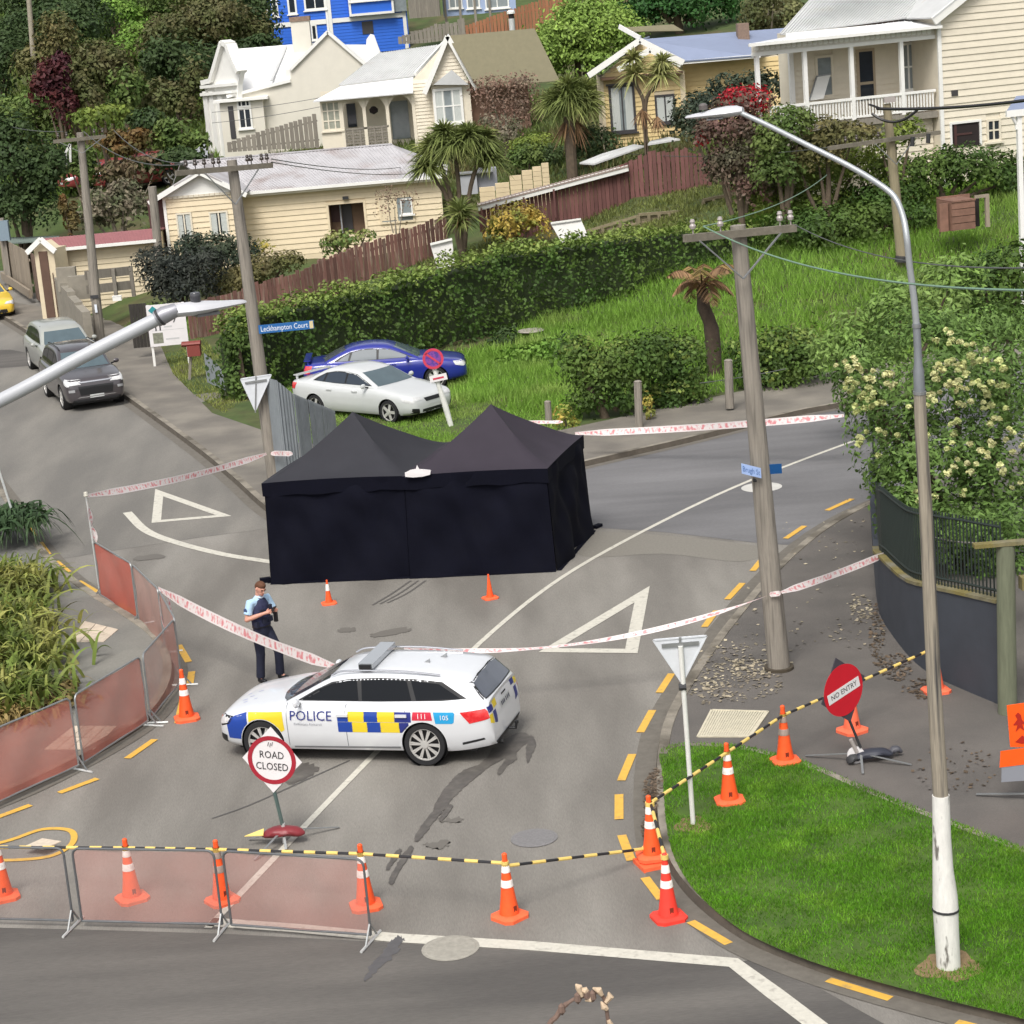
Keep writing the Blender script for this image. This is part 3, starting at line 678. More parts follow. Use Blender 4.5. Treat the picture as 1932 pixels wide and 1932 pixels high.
pl, d_, u_, n_ = plate('sign_plate', a_, b_, .21, M_blue, st)
M_txt = mat('sign_white', lin((222,228,236)), .5)
text_on('lettering', 'Leckhampton Court', .19, (a_+b_)/2 - d_*.05, d_, u_, M_txt, pl, stretch=.74)
q = MB(); q.box(tuple(b_+Vector((-.06,-.008,0))), (.09,.006,.18)); obj('number_patch', q, mat('sign_cream', lin((206,190,150)), .5), pl, world=True)
# give-way sign seen from behind, strapped near pole 1
def giveway(label, top_l, top_r, bot, Y, post=None, pr=.035, base=None, mback=None):
    a, b, c = A(*top_l, Y), A(*top_r, Y), A(*bot, Y)
    t = thing('give_way_sign', label, 'sign', tuple(base) if base is not None else tuple(c))
    M_ = mback or mat('sign_back_paint', lin((205,208,212)), .5, var=.08, vscale=5)
    def cut(p, q1, q2, k=.07): return [p.lerp(q1, k), p.lerp(p.lerp(q1, k).lerp(p.lerp(q2, k), .5), .6), p.lerp(q2, k)]
    pts = cut(a, c, b) + cut(b, a, c) + cut(c, b, a)
    n_ = (pts[3]-pts[0]).cross(pts[6]-pts[0])
    q = MB(); q.slab(pts, .012); pl = obj('sign_plate', q, M_, t, world=True)
    q = MB(); f = Vector((0,-.012,0))
    for p0, p1 in ((a, b), (b, c), (c, a)):
        cc = (a+b+c)/3; q.bar(p0.lerp(cc, .06)+f, p1.lerp(cc, .06)+f, .02, .02)
    obj('folded_rim', q, M_, pl, world=True)
    q = MB(); q.bar(a.lerp(c,.16).lerp(b,.1)+f*2, b.lerp(c,.16).lerp(a,.1)+f*2, .03, .05); obj('bracket', q, M_gal, pl, world=True)
    q = MB(); q.bar((a+b)/2+f*2, c+f*2, .03, .02); obj('bracket', q, M_gal, pl, world=True)
    if base is not None:
        q = MB(); q.tube([Vector(base), (a+b)/2*.9+c*.1+Vector((0,-.05,-.05))], pr, 12); obj('sign_post', q, mat('white_post_paint', lin((214,214,208)), .5, var=.08, vscale=6), t, world=True, smooth=True)
        q = MB(); pm = c.lerp((a+b)/2, -.02); q.tube([pm+Vector((-.05,-.05,0)), pm+Vector((.05,-.05,0))], .05, 10); obj('strap', q, M_dark, t, world=True)
    return t
gb = W(1308,1557,PH)
giveway('white triangular road sign seen from behind on a white pole in the grass', (1229,1206), (1336,1197), (1287,1292), gb.y, base=gb)
giveway('white triangular sign seen from behind strapped to the pole by the corrugated fence', (452,714), (514,705), (482,778), P1b.y-.35)
# pole 3: at the right footpath
P3t = A(1392,425,P3b.y); t3 = pole('thick grey utility pole on the right footpath carrying blue street signs', P3b, P3t, .19, .125)
pc = A(1396,440,P3b.y-.2); da = A(1291,447,P3b.y-.6); db = A(1501,427,P3b.y+.2)
crossarm(t3, pc, ((pc-da).length, (db-pc).length), db-da, w=.095, pins=[-.85,-.35,.75,.95], drop=.72, mins=M_cer)
q = MB(); c = P3b+Vector((0,0,1.25)); q.tube([P3b, P3b+Vector((0,0,.05))], .25, 16); obj('base_collar', q, mat('dark_soil', lin((70,62,50)), .95, var=.2), t3, world=True)
sa, sb = A(1399,884,P3b.y-.25), A(1436,893,P3b.y-.28)
st = thing('street_name_sign', 'pale blue street name plate wrapped round the front of the thick pole', 'sign', tuple(sa))
pl, d_, u_, n_ = plate('sign_plate', sa, sb, .17, mat('sign_glare_blue', lin((150,172,214)), .35, var=.1, vscale=9), st)
text_on('lettering', 'Brugh St', .13, (sa+sb)/2, d_, u_, mat('sign_ink_blue', lin((52,92,150)), .5), pl, stretch=.66)
q = MB(); q.tube([A(1421,906,P3b.y-.1), A(1440,908,P3b.y-.1)], .03, 8); obj('bracket', q, M_dark, st, world=True)
sa, sb = A(1446,886,P3b.y-.1), A(1475,884,P3b.y+.1)
st = thing('street_name_sign', 'deep blue street name plate sticking out to the right of the thick pole', 'sign', tuple(sa))
plate('sign_plate', sa, sb, .165, mat('sign_deep_blue', lin((22,82,140)), .4, var=.1, vscale=9), st)
# pole 2, far left pole, stump, pole 4
b2 = W(189,645,PH); t2 = pole('wooden utility pole behind the parked cars with a white number plate', b2, A(151,250,b2.y), .19, .13)
pc = A(153,262,b2.y-.2); crossarm(t2, pc, (1.0,.9), (1,.35,0), pins=[-.8,-.5,.5,.8], drop=.5)
q = MB(); q.box(tuple(A(181,582,b2.y-.22)), (.09,.02,.3)); obj('number_plate', q, M_txt, t2, world=True)
q = MB(); q.box(tuple(A(178,560,b2.y-.2)), (.3,.02,.12)); obj('dark_band', q, M_dark, t2, world=True)
pole('tall thin pole standing among the trees on the left hillside', (A(66,195,132).x, 132, hz(A(66,195,132).x,132)), A(50,-60,132), .17, .14, m=mat('pale_pole', lin((150,142,126)), .9, var=.2))
bs = W(300,560); bs.z = hz(bs.x, bs.y)
pole('short grey pole stub beside the gable end of the yellow house', (A(300,500,88).x, 88, hz(A(300,500,88).x,88)), A(287,352,88), .18, .17, name='pole_stub')
b4 = A(1704,502,70); b4.z = hz(b4.x, 70)-.2
t4 = pole('utility pole on the grass slope behind the curved lamp arm with two crossarms', b4, A(1673,196,70), .19, .13, m=mat('ochre_pole_wood', lin((138,128,104)), .9, var=.25, vscale=5, stretch=(8,8,.5)))
pc = A(1688,262,69.8); da = A(1560,276,69); db = A(1770,246,70.5); crossarm(t4, pc, ((pc-da).length, (db-pc).length), db-da, pins=[-1.8,-1.4,-.6], drop=.8)
for k, (x, y) in enumerate(((1722,258),(1752,252))):
    q = MB(); q.tube([A(x,y,69.7), A(x-1,y+18,69.7)], .07, 8); obj('insulator', q, M_dark, t4, world=True)
q = MB(); q.bar(A(1640,197,69.7), A(1665,206,69.9), .12, .05); obj('fuse_bracket', q, M_dark, t4, world=True)
q = MB(); q.box(tuple(A(1678,188,69.9)), (.35,.2,.16)); obj('pole_cap', q, M_cer, t4, world=True)
q = MB(); q.tube([A(1700,494,69.7), A(1701,484,69.7)], .2, 12); obj('dark_band', q, M_dark, t4, world=True)
# ---------------------------------------------------------------- overhead wires
M_wire = mat('wire', lin((82,84,84)), .5); M_wire_g = mat('green_wire', lin((118,150,128)), .5); M_wire_k = mat('black_cable', lin((34,32,34)), .5)
def wire(a, b, sag, label, m=None, r=.014):
    tag(obj('overhead_wire', wire_mb(a, b, sag, r), m or M_wire), label, 'wire', 'overhead wires between the poles')
Y1 = P1b.y
wire(A(512,300,Y1), A(800,306,110), .3, 'upper wire from the wide crossarm past the rusty roof')
wire(A(512,306,Y1), A(830,318,112), .3, 'lower wire from the wide crossarm past the rusty roof')
wire(A(345,310,Y1), A(158,248,b2.y), .4, 'wire from the left end of the wide crossarm to the pole behind the cars')
wire(A(375,306,Y1), A(215,246,b2.y+2), .4, 'second wire from the wide crossarm to the pole behind the cars')
wire(A(120,248,b2.y), A(-20,225,118), .2, 'wire leaving the pole behind the cars towards the left edge')
wire(A(1327,427,P3b.y-.3), A(1960,548,18), .25, 'pale green wire crossing the grass slope to the right edge', M_wire_g, .012)
wire(A(1500,424,P3b.y), A(1960,505,18), .2, 'upper thin wire crossing the grass slope to the right edge', M_wire, .008)
wire(A(1327,427,P3b.y-.3), A(1560,330,69), .2, 'thin wire from the grey crossarm up to the pole on the slope', M_wire_g, .012)
wire(A(1655,205,69.8), A(1960,186,60), .1, 'thick black cable passing the cream house to the right edge', M_wire_k, .05)
wire(A(1645,214,69.8), A(1735,203,69), .35, 'drooping black cable loop beside the cream house pole', M_wire_k, .045)
wire(A(1565,278,69), A(1120,282,100), .3, 'wire from the slope pole across the brown paling fence', M_wire, .014)
wire(A(400,232,115), A(735,170,112), .2, 'service wire across the wall of the white villa', M_wire, .014)
wire(A(400,212,115), A(840,128,112), .3, 'upper service wire across the white villa', M_wire, .014)
# ================================================================ STREET LAMPS
M_lampwood = mat('lamp_post_wood', lin((146,137,122)), .8, var=.3, vscale=6, stretch=(9,9,.4), col2=lin((72,70,68)), c2scale=1.8, c2lo=.48, c2hi=.66)
M_lampsteel = mat('lamp_steel', lin((168,172,174)), .4, metal=.4, var=.08, vscale=8)
M_head = mat('lamp_head_alloy', lin((196,196,200)), .4, metal=.1, var=.06)
M_wpaint = mat('peeling_white_paint', lin((218,216,210)), .7, var=.12, vscale=10, col2=lin((110,106,100)), c2scale=4, c2lo=.60, c2hi=.68, stretch=(2.5,2.5,.7))
L0 = W(1790,1826,PH); YL = L0.y
lt = thing('street_lamp', 'tall street lamp on the grass island with a curved steel arm and white painted foot', 'street lamp', tuple(L0))
def PL(px, py, Y=None): return A(px, py, Y or YL)
def rr(wpx, py): return wpx/2*(YL/CF)*1.03
q = MB(); q.tube([L0, PL(1787,1770), PL(1784,1715)], [rr(48,0), rr(49,0), rr(51,0)], 12); obj('painted_foot', q, M_wpaint, lt, world=True, smooth=True)
q = MB(); q.tube([PL(1784,1717), PL(1784,1713)], rr(54,0), 16); obj('strap', q, M_dark, lt, world=True)
q = MB(); q.tube([PL(1784,1714), PL(1783,1690), PL(1779,1640), PL(1777,1580), PL(1775,1500)], [rr(51,0), rr(49,0), rr(41,0), rr(36,0), rr(34,0)], 14); obj('painted_shaft', q, M_wpaint, lt, world=True, smooth=True)
q = MB(); q.tube([PL(1775,1504), PL(1762,1290), PL(1753,1100), PL(1746,950), PL(1738,815), PL(1735,740)], [rr(30,0), rr(28,0), rr(26,0), rr(25,0), rr(23.5,0), rr(22.5,0)], 14); obj('wooden_shaft', q, M_lampwood, lt, world=True, smooth=True)
q = MB(); q.tube([PL(1735,742), PL(1733,700), PL(1732.5,688), PL(1731,650), PL(1729,610)], [rr(21,0), rr(20.5,0), rr(16,0), rr(14.5,0), rr(14,0)], 14); obj('steel_sleeve', q, mat('sleeve_steel', lin((138,142,146)), .5, metal=.4, var=.12), lt, world=True, smooth=True)
q = MB(); q.tube([PL(1735,744), PL(1735,738)], rr(25,0), 14); obj('collar', q, M_gal, lt, world=True); q = MB(); q.tube([PL(1729.5,618), PL(1729.3,612)], rr(17,0), 14); obj('collar', q, M_gal, lt, world=True)
arm = smoothpoly([PL(1729,612), PL(1724,560), PL(1716,500), PL(1711,450), PL(1704,410,YL+.1), PL(1688,372,YL+.2), PL(1655,345,YL+.35), PL(1600,312,YL+.6), PL(1520,272,YL+.9), PL(1450,237,YL+1.2), PL(1398,213,YL+1.4)], 4)
q = MB(); q.tube(arm, [rr(13,0) - (rr(13,0)-rr(9.5,0))*i/(len(arm)-1) for i in range(len(arm))], 12); obj('curved_arm', q, M_lampsteel, lt, world=True, smooth=True)
def lamp_head(t, p0, p1, wd, ht, m):
    """tapering flat luminaire from the arm end p0 to its tip p1"""
    p0, p1 = Vector(p0), Vector(p1); d = (p1-p0).normalized(); sd_ = d.cross(Vector((0,0,1))).normalized(); up = sd_.cross(d)
    q = MB(); rings = []; n = 12
    for t_, a, b in ((0,.30,.55),(.10,.55,.9),(.25,.95,1.0),(.45,1.0,.9),(.65,.82,.62),(.85,.6,.42),(.97,.42,.30),(1,.2,.15)):
        c = p0.lerp(p1, t_)
        rings.append([c + sd_*(wd/2*a*cos(k*2*pi/n)) + up*(ht/2*b*(sin(k*2*pi/n)*(1 if sin(k*2*pi/n) > 0 else .7))) for k in range(n)])
    vs = [p for r in rings for p in r]; m_ = len(rings)
    q.add(vs, [(i*n+k, i*n+(k+1) % n, (i+1)*n+(k+1) % n, (i+1)*n+k) for i in range(m_-1) for k in range(n)] + [tuple(range(n))[::-1], tuple(range((m_-1)*n, m_*n))])
    h = obj('lamp_head', q, m, t, world=True, smooth=True)
    q = MB(); c = p0.lerp(p1, .45) - up*ht*.32; q.bar(c - d*.14*(p1-p0).length, c + d*.14*(p1-p0).length, wd*.7, .02); obj('lens', q, mat('lamp_lens', lin((120,120,122)), .2), h, world=True)
    return h, d, up
h, d, up = lamp_head(lt, PL(1402,209,YL+1.4), PL(1294,222,YL+1.7), .30, .15, M_head)
c = PL(1327,207,YL+1.55); q = MB(); q.lathe([(.05,0),(.05,.05),(.03,.07),(0,.075)], 12, tuple(c)); obj('photocell', q, mat('photocell', lin((96,90,88)), .4), lt, world=True, smooth=True)
# left lamp, close to the camera, its post outside the frame
YA = 14.0
l2 = thing('street_lamp', 'pale street lamp arm reaching in from the left edge over the parked cars', 'street lamp', (A(-330,840,YA).x, YA, 0))
pb = Vector((A(-330,900,YA).x, YA, 0)); pt = A(-330,915,YA)
q = MB(); q.tube([pb, pt], [.1,.07], 12); obj('lamp_post', q, M_lampsteel, l2, world=True, smooth=True)
q = MB(); q.tube(smoothpoly([pt - Vector((0,0,.6)), pt, A(0,756,YA), A(150,676,YA+.1), A(300,600,YA+.2)], 6), [.046]*24+[.044], 14); obj('arm', q, mat('arm_pale_alloy', lin((176,178,182)), .4, var=.05), l2, world=True, smooth=True)
q = MB(); q.tube([A(296,602,YA+.2), A(310,594,YA+.2), A(334,584,YA+.22)], [.054,.058,.045], 14); obj('spigot_clamp', q, mat('clamp_alloy', lin((150,150,156)), .4, metal=.3), l2, world=True, smooth=True)
q = MB(); q.tube([A(300,600,YA+.18), A(303,598,YA+.18)], .06, 14); obj('dark_seal', q, M_dark, l2, world=True)
h, d, up = lamp_head(l2, A(318,591,YA+.2), A(463,569,YA+.5), .22, .11, M_head)
c = A(369,566,YA+.3); q = MB(); q.lathe([(.034,-.02),(.036,.02),(.036,.04),(.03,.05),(0,.055)], 14, tuple(c)); obj('photocell', q, mat('photocell_clear', lin((70,70,74)), .15), l2, world=True, smooth=True)
# ================================================================ TEMPORARY SIGNS ON STANDS
M_red = mat('sign_red', lin((196,22,40)), .45, var=.06, vscale=5); M_crim = mat('sign_crimson', lin((158,34,50)), .5, var=.08, vscale=5)
M_swhite = mat('sign_face_white', lin((222,218,218)), .45, var=.05, vscale=5); M_ink = mat('sign_ink', lin((46,44,46)), .6); M_sback = mat('sign_black_plate', lin((64,60,68)), .6, var=.1)
M_stand = mat('green_grey_stand', lin((96,116,112)), .5, metal=.3, var=.15)
def sign_axes(yaw, roll):
    u = Vector((cos(yaw), sin(yaw), 0)); v = Vector((0,0,1)); nrm = u.cross(v)
    return u*cos(roll)+v*sin(roll), v*cos(roll)-u*sin(roll), nrm
def face(name, c, u, v, pts, off, th, m, t):
    nrm = u.cross(v); q = MB(); q.slab([c + u*x + v*y + nrm*off for x, y in pts], th); return obj(name, q, m, t, world=True)
def circ(r, n=40, r2=None): return [(r*cos(2*pi*k/n), r*sin(2*pi*k/n)) for k in range(n)]
def ring(name, c, u, v, r0, r1, off, m, t, n=48):
    nrm = u.cross(v); q = MB()
    vs = [c + u*(r*cos(2*pi*k/n)) + v*(r*sin(2*pi*k/n)) + nrm*off for r in (r0, r1) for k in range(n)]
    q.add(vs, [(k, (k+1) % n, n+(k+1) % n, n+k) for k in range(n)]); return obj(name, q, m, t, world=True)
b = W(537,1592); c = A(513,1434,b.y-.12)
t = thing('road_sign', 'white diamond road closed sign with a dark red ring on a spring stand', 'sign', tuple(b))
u, v, nn = sign_axes(-.28, -.07)
dpl = face('sign_plate', c, u, v, [(0,-.50),(.45,0),(0,.50),(-.45,0)], 0, .012, M_swhite, t)
ring('red_ring', c, u, v, .30, .365, .006, M_crim, dpl)
text_on('lettering', 'ROAD', .155, c+v*.075+nn*.004, u, v, M_ink, dpl, stretch=.86)
text_on('lettering', 'CLOSED', .155, c-v*.10+nn*.004, u, v, M_ink, dpl, stretch=.86)
for a in ((-.06,.21),(-.03,.20),(.0,.215)):
    face('graffiti_mark', c, u, v, [(a[0],a[1]),(a[0]+.012,a[1]),(a[0]+.03,a[1]+.06),(a[0]+.018,a[1]+.06)], .007, .002, mat('graffiti_grey', lin((120,116,118)), .6), dpl)
q = MB(); q.tube([c-v*.48-nn*.03, b+Vector((0,0,.3))], .028, 10); obj('stand_stem', q, M_stand, t, world=True)
q = MB(); q.bar(c-v*.5+u*.0-nn*.03, c-v*.33+u*.14-nn*.03, .03); q.bar(c-v*.5-nn*.03, c-v*.33-u*.14-nn*.03, .03); obj('fork', q, M_stand, t, world=True)
for k, (x, y) in enumerate(((640,1563),(470,1586),(480,1625),(540,1605))):
    q = MB(); e = W(x, y); q.bar(b+Vector((0,0,.22)), e+Vector((0,0,.02)), .035, .012); obj('stand_leg', q, M_gal, t, world=True)
q = MB(); q.tube([b+Vector((0,0,.02)), b+Vector((.01,0,.32))], .03, 8); obj('leg_socket', q, M_gal_l, t, world=True)
sb = thing('sandbag', 'dark red ballast bag draped over the road closed stand with a yellow end flap', 'sandbag', tuple(b+Vector((0,0,.2))))
def bag(L, wd, ht, m, t, rz, c=(0,0,0), sagx=.05):
    q = MB(); n = 14; m_ = 12; vs = []
    for i in range(m_+1):
        s = i/m_*2-1; rr_ = (1-abs(s)**3.2)**.5 if abs(s) < 1 else .02; rr_ = max(rr_, .25)
        for k in range(n):
            a = 2*pi*k/n; vs.append((s*L/2, cos(a)*wd/2*rr_*(1+.08*sin(s*7+k)), sin(a)*ht/2*rr_*(1+.07*cos(s*5+k)) - sagx*s*s))
    q.M = Matrix.Translation(c) @ Matrix.Rotation(rz, 4, 'Z'); q.add(vs, [(i*n+k, i*n+(k+1) % n, (i+1)*n+(k+1) % n, (i+1)*n+k) for i in range(m_) for k in range(n)] + [tuple(range(n))[::-1], tuple(range(m_*n, m_*n+n))])
    return obj('bag', q, m, t, smooth=True)
bag(.62, .26, .15, mat('red_vinyl', lin((124,42,48)), .45, var=.2, vscale=6), sb, -.05)
q = MB(); q.add([(-.28,.06,.04),(-.28,-.09,.0),(-.56,-.02,-.02),(-.28,.06,.025),(-.28,-.09,-.015),(-.56,-.02,-.03)], [(0,1,2),(5,4,3),(0,3,4,1),(1,4,5,2),(2,5,3,0)]); obj('flap', q, mat('yellow_vinyl', lin((232,206,120)), .5), sb)
# no entry sign
b = W(1625,1440,PH); c = A(1591,1302,b.y-.15)
t = thing('road_sign', 'round red no entry sign on a dark diamond plate standing at the grass edge', 'sign', tuple(b))
u, v, nn = sign_axes(.62, .22)
dpl = face('sign_plate', c, u, v, [(0,-.54),(.46,0),(0,.54),(-.46,0)], 0, .012, M_sback, t)
dk = face('red_disc', c, u, v, circ(.395), .006, .005, M_red, dpl)
face('white_bar', c, u, v, [(-.33,-.09),(.33,-.09),(.33,.07),(-.33,.07)], .010, .003, M_swhite, dpl)
text_on('lettering', 'NO ENTRY', .115, c-v*.01+nn*.009, u, v, M_ink, dpl, stretch=.95)
q = MB(); q.tube([c-v*.46-nn*.03, b+Vector((0,0,.25))], .022, 10); obj('stand_stem', q, M_dark, t, world=True)
q = MB(); q.tube([A(1605,1395,b.y), A(1617,1420,b.y)], .03, 8); obj('spring', q, M_cer, t, world=True)
for x, y in ((1520,1428),(1720,1445),(1628,1462),(1672,1424)):
    q = MB(); e = W(x, y, PH); q.bar(b+Vector((0,0,.16)), e+Vector((0,0,.02)), .035, .012); obj('stand_leg', q, M_gal, t, world=True)
sb = thing('sandbag', 'dark blue ballast bag lying over the stand of the no entry sign', 'sandbag', tuple(b+Vector((.18,.05,.13))))
bag(.62, .24, .14, mat('navy_vinyl', lin((50,52,62)), .5, var=.2, vscale=6), sb, .15)
q = MB(); q.lathe([(.10,-.02),(.13,-.02),(.13,.02),(.10,.02)], 16, (-.25,-.03,.0), axis='y'); obj('white_strap', q, M_swhite, sb)
bag(.2, .18, .12, M_dark, sb, .6, (-.30,-.05,-.03)); bag(.22,.14,.11, mat('grey_vinyl', lin((76,76,82)), .5, var=.3, vscale=12), sb, .2, (.36,.10,-.01))
# orange pedestrian sign at the right edge
b = W(1945,1510,PH)
t = thing('road_sign', 'orange pedestrian works sign with a second orange and grey board at the right edge', 'sign', tuple(b))
u, v, nn = sign_axes(-.05, .0)
c = A(1946,1368,b.y); M_so = mat('works_orange', lin((250,92,22)), .45, var=.05, vscale=5)
dpl = face('sign_plate', c, u, v, [(-.30,-.30),(.30,-.36),(.32,.36),(-.33,.31)], 0, .012, M_so, t)
face('walking_figure', c-u*.16, u, v, [(-.09,.02),(-.03,.10),(-.06,.16),(-.02,.2),(.02,.16),(.03,.09),(.09,.02),(.03,.03),(.06,-.07),(.0,-.02),(-.06,-.08),(-.03,.02)], .006, .003, mat('works_red', lin((170,34,20)), .5), dpl)
face('arrow_mark', c-u*.13-v*.2, u, v, [(-.1,-.03),(0,.06),(.1,-.03),(.0,-.06)], .006, .003, mat('works_red', lin((170,34,20))), dpl)
c2_ = A(1946,1440,b.y-.1)
p2 = face('sign_board', c2_, u, v, [(-.42,-.25),(.4,-.25),(.4,.25),(-.40,.20)], 0, .012, mat('grey_board', lin((136,138,146)), .5), t)
face('orange_panel', c2_, u, v, [(-.44,-.03),(.4,.02),(.4,.27),(-.42,.21)], .006, .003, M_so, p2)
q = MB(); q.tube([c+nn*-.04, b], .02, 8); obj('stand_stem', q, M_gal, t, world=True)
q = MB(); q.bar(W(1842,1502,PH)+Vector((0,0,.03)), b+Vector((0,0,.1)), .04, .015); obj('stand_leg', q, M_gal, t, world=True)
# no-stopping sign by the white car
b = W(852,812); b.z = .1; Yn = b.y
t = thing('no_stopping_sign', 'round purple and red parking sign on a leaning white post before the white car', 'sign', tuple(b))
q = MB(); q.tube([b, A(840,765,Yn), A(828,728,Yn), A(818,690,Yn)], [.075,.085,.065,.06], 10); obj('sign_post', q, mat('white_post_paint', lin((214,214,208))), t, world=True, smooth=True)
c = A(817,677,Yn-.1); u, v, nn = sign_axes(.0,.10)
dpl = face('sign_plate', c, u, v, circ(.285), 0, .012, mat('sign_purple', lin((128,66,150)), .5, col2=lin((82,58,140)), c2scale=14, c2lo=.48, c2hi=.54), t)
ring('red_ring', c, u, v, .215, .285, .005, mat('sign_rose', lin((196,60,84)), .5, var=.2, vscale=12), dpl)
for s in (-1,):
    face('cross_stripe', c, u, v, [(-.19,.15),(-.15,.19),(.19,-.15),(.15,-.19)][::-1], .005, .003, mat('sign_rose', lin((196,60,84))), dpl)
c = A(827,713,Yn-.12); u, v, nn = sign_axes(-.05,.14)
p2 = face('small_plate', c, u, v, [(-.24,-.09),(.24,-.09),(.24,.09),(-.24,.09)], 0, .01, M_swhite, t)
face('red_text_line', c, u, v, [(-.15,-.03),(.15,-.03),(.15,.02),(-.15,.02)], .005, .002, mat('sign_rose', lin((196,60,84))), p2)
# white slanting sign post at the left edge
b = W(40,1018,PH); t = thing('sign_post', 'thin white slanting post among the plants at the left edge', 'post', tuple(b))
q = MB(); q.tube([b, A(-30,800,b.y)], .028, 10); obj('post', q, M_gal_l, t, world=True); q = MB(); q.lathe([(.06,0),(.06,.04),(.03,.05)], 10, tuple(b)); obj('post_foot', q, M_gal, t, world=True)
# ================================================================ BLACK TENTS
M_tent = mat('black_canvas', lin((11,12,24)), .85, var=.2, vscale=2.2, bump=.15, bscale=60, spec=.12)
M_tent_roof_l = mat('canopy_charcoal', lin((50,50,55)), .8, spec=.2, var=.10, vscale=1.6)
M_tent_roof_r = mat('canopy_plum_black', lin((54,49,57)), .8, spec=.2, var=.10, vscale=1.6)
TL, TM, TR, TB = W(512,1101), W(783,1089), W(1050,1077), W(1119,999)
def tent(label, p0, p1, back, roofm, seed, group='black gazebo tents joined side by side', he=2.13, hp=3.22, name='tent'):
    """p0->p1 front edge on the ground (left to right); back = vector to the rear edge"""
    p0, p1 = Vector(p0), Vector(p1); bk = Vector(back); fr = p1-p0
    t = thing(name, label, 'tent', tuple((p0+p1+bk)/2), 0, group); rs = np.random.default_rng(seed)
    inset = .10
    U = fr.normalized(); V = bk.normalized()
    cor = [p0, p1, p1+bk, p0+bk]; cen = (p0+p1+bk+p0)/4 + bk/4
    ctr = (p0+p1+p1+bk+p0+bk)/4
    topc = [c + (ctr-c).normalized()*inset + Vector((0,0,he)) for c in cor]
    # walls with folds
    for i in range(4):
        a, b = cor[i], cor[(i+1) % 4]; ta, tb = topc[i], topc[(i+1) % 4]
        nx, nz = 44, 22; vs = []; nrm = (b-a).cross(Vector((0,0,1))).normalized()
        ph = rs.uniform(0, 6, 6)
        for j in range(nz+1):
            for k in range(nx+1):
                s, r = k/nx, j/nz
                p = a.lerp(b, s).lerp(ta.lerp(tb, s), r)
                w_ = .028*sin(s*17+ph[0]+r*3)*sin(pi*s)*(1-.5*r) + .022*sin(s*9-r*7+ph[1]) + .016*sin(s*30+r*9+ph[2])*r*(1-r)*3 + .02*sin((s*2+r*3.2)*6+ph[3])*max(0, r-.35)
                w_ += .05*(1-r)**3*(.5+.5*sin(s*11+ph[4]))
                e = min(1, 12*s, 12*(1-s)); vs.append(p + nrm*(w_*1.8*e + .012) + Vector((0,0,.012 if j == 0 else 0)))
        q = MB(); q.add(vs, [(j*(nx+1)+k, j*(nx+1)+k+1, (j+1)*(nx+1)+k+1, (j+1)*(nx+1)+k) for j in range(nz) for k in range(nx)])
        obj('side_wall', q, M_tent, t, world=True, smooth=True)
        # ground flap
        q = MB(); q.add([a + Vector((0,0,.02)), b + Vector((0,0,.02)), b + nrm*.10 + Vector((0,0,.006)), a + nrm*.10 + Vector((0,0,.006))], [(0,3,2,1)]); obj('ground_flap', q, M_tent, t, world=True)
    # canopy: concave pyramid with valance
    pk = ctr + Vector((0,0,hp)); n = 18; vs = []; R = []
    for j in range(n+1):
        r = j/n; ring_ = []
        for i in range(4):
            a, b = topc[i], topc[(i+1) % 4]
            a = a + (a-ctr).normalized()*.10*Vector((1,1,0)).length*.7; b = b + (b-ctr).normalized()*.10*.99
            for k in range(12):
                s = k/12; base = a.lerp(b, s); cc = Vector((ctr.x, ctr.y, he))
                f = (1-r); p = base.lerp(cc, r); p.z = he + .02 + (hp-he)*(r**1.28)
                edge = 4*s*(1-s)
                p.z += .018*sin(k*.9+i*2)*(1-r)*sin(3*r*pi) - .14*edge*(r*(1-r))*2.4*.9 + .03*edge*(1-r)
                ring_.append(p)
        R.append(ring_)
    m_ = 48; vs = [p for r_ in R[:-1] for p in r_] + [pk + Vector((0,0,.03))]
    fs = [(j*m_+k, j*m_+(k+1) % m_, (j+1)*m_+(k+1) % m_, (j+1)*m_+k) for j in range(n-1) for k in range(m_)] + [((n-1)*m_+k, (n-1)*m_+(k+1) % m_, n*m_) for k in range(m_)]
    q = MB(); q.add(vs, fs); cn = obj('canopy', q, roofm, t, world=True, smooth=True, sharp=60)
    vs = []
    for k in range(m_):
        p = R[0][k]; vs.append(p); 
    for k in range(m_):
        p = R[0][k]; d = Vector((p.x-ctr.x, p.y-ctr.y, 0)).normalized(); vs.append(Vector((p.x, p.y, he-.26-.02*sin(k*1.7))) + d*(.012*sin(k*2.3)))
    q = MB(); q.add(vs, [(k, (k+1) % m_, m_+(k+1) % m_, m_+k) for k in range(m_)]); obj('valance', q, M_tent, cn, world=True, smooth=True)
    for i in range(4):
        q = MB(); q.tube([cor[i] + (ctr-cor[i]).normalized()*.12, topc[i] + (ctr-topc[i]).normalized()*.08*Vector((1,1,0)).length], .02, 8); obj('tent_leg', q, M_gal, t, world=True)
    return t
bkv = (TB-TR)
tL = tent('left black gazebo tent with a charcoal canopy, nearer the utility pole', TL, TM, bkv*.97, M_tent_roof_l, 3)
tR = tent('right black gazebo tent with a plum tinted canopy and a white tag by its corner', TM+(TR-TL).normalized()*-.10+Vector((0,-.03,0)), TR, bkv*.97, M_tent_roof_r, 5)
q = MB(); c = W(788,1088); c = A(788,892,c.y-.16)
nn_ = [(-.26,-.06),(-.1,-.09),(.1,-.09),(.25,-.06),(.27,.03),(.12,.06),(.04,.07),(.0,.16),(-.03,.08),(-.14,.07),(-.26,.02)]
q.slab([c + Vector((x, -.02*abs(x), y)) for x, y in nn_], .03); tag(obj('white_tag', q, M_swhite), 'small white cloth tag hanging on the corner of the right tent canopy', 'tag')
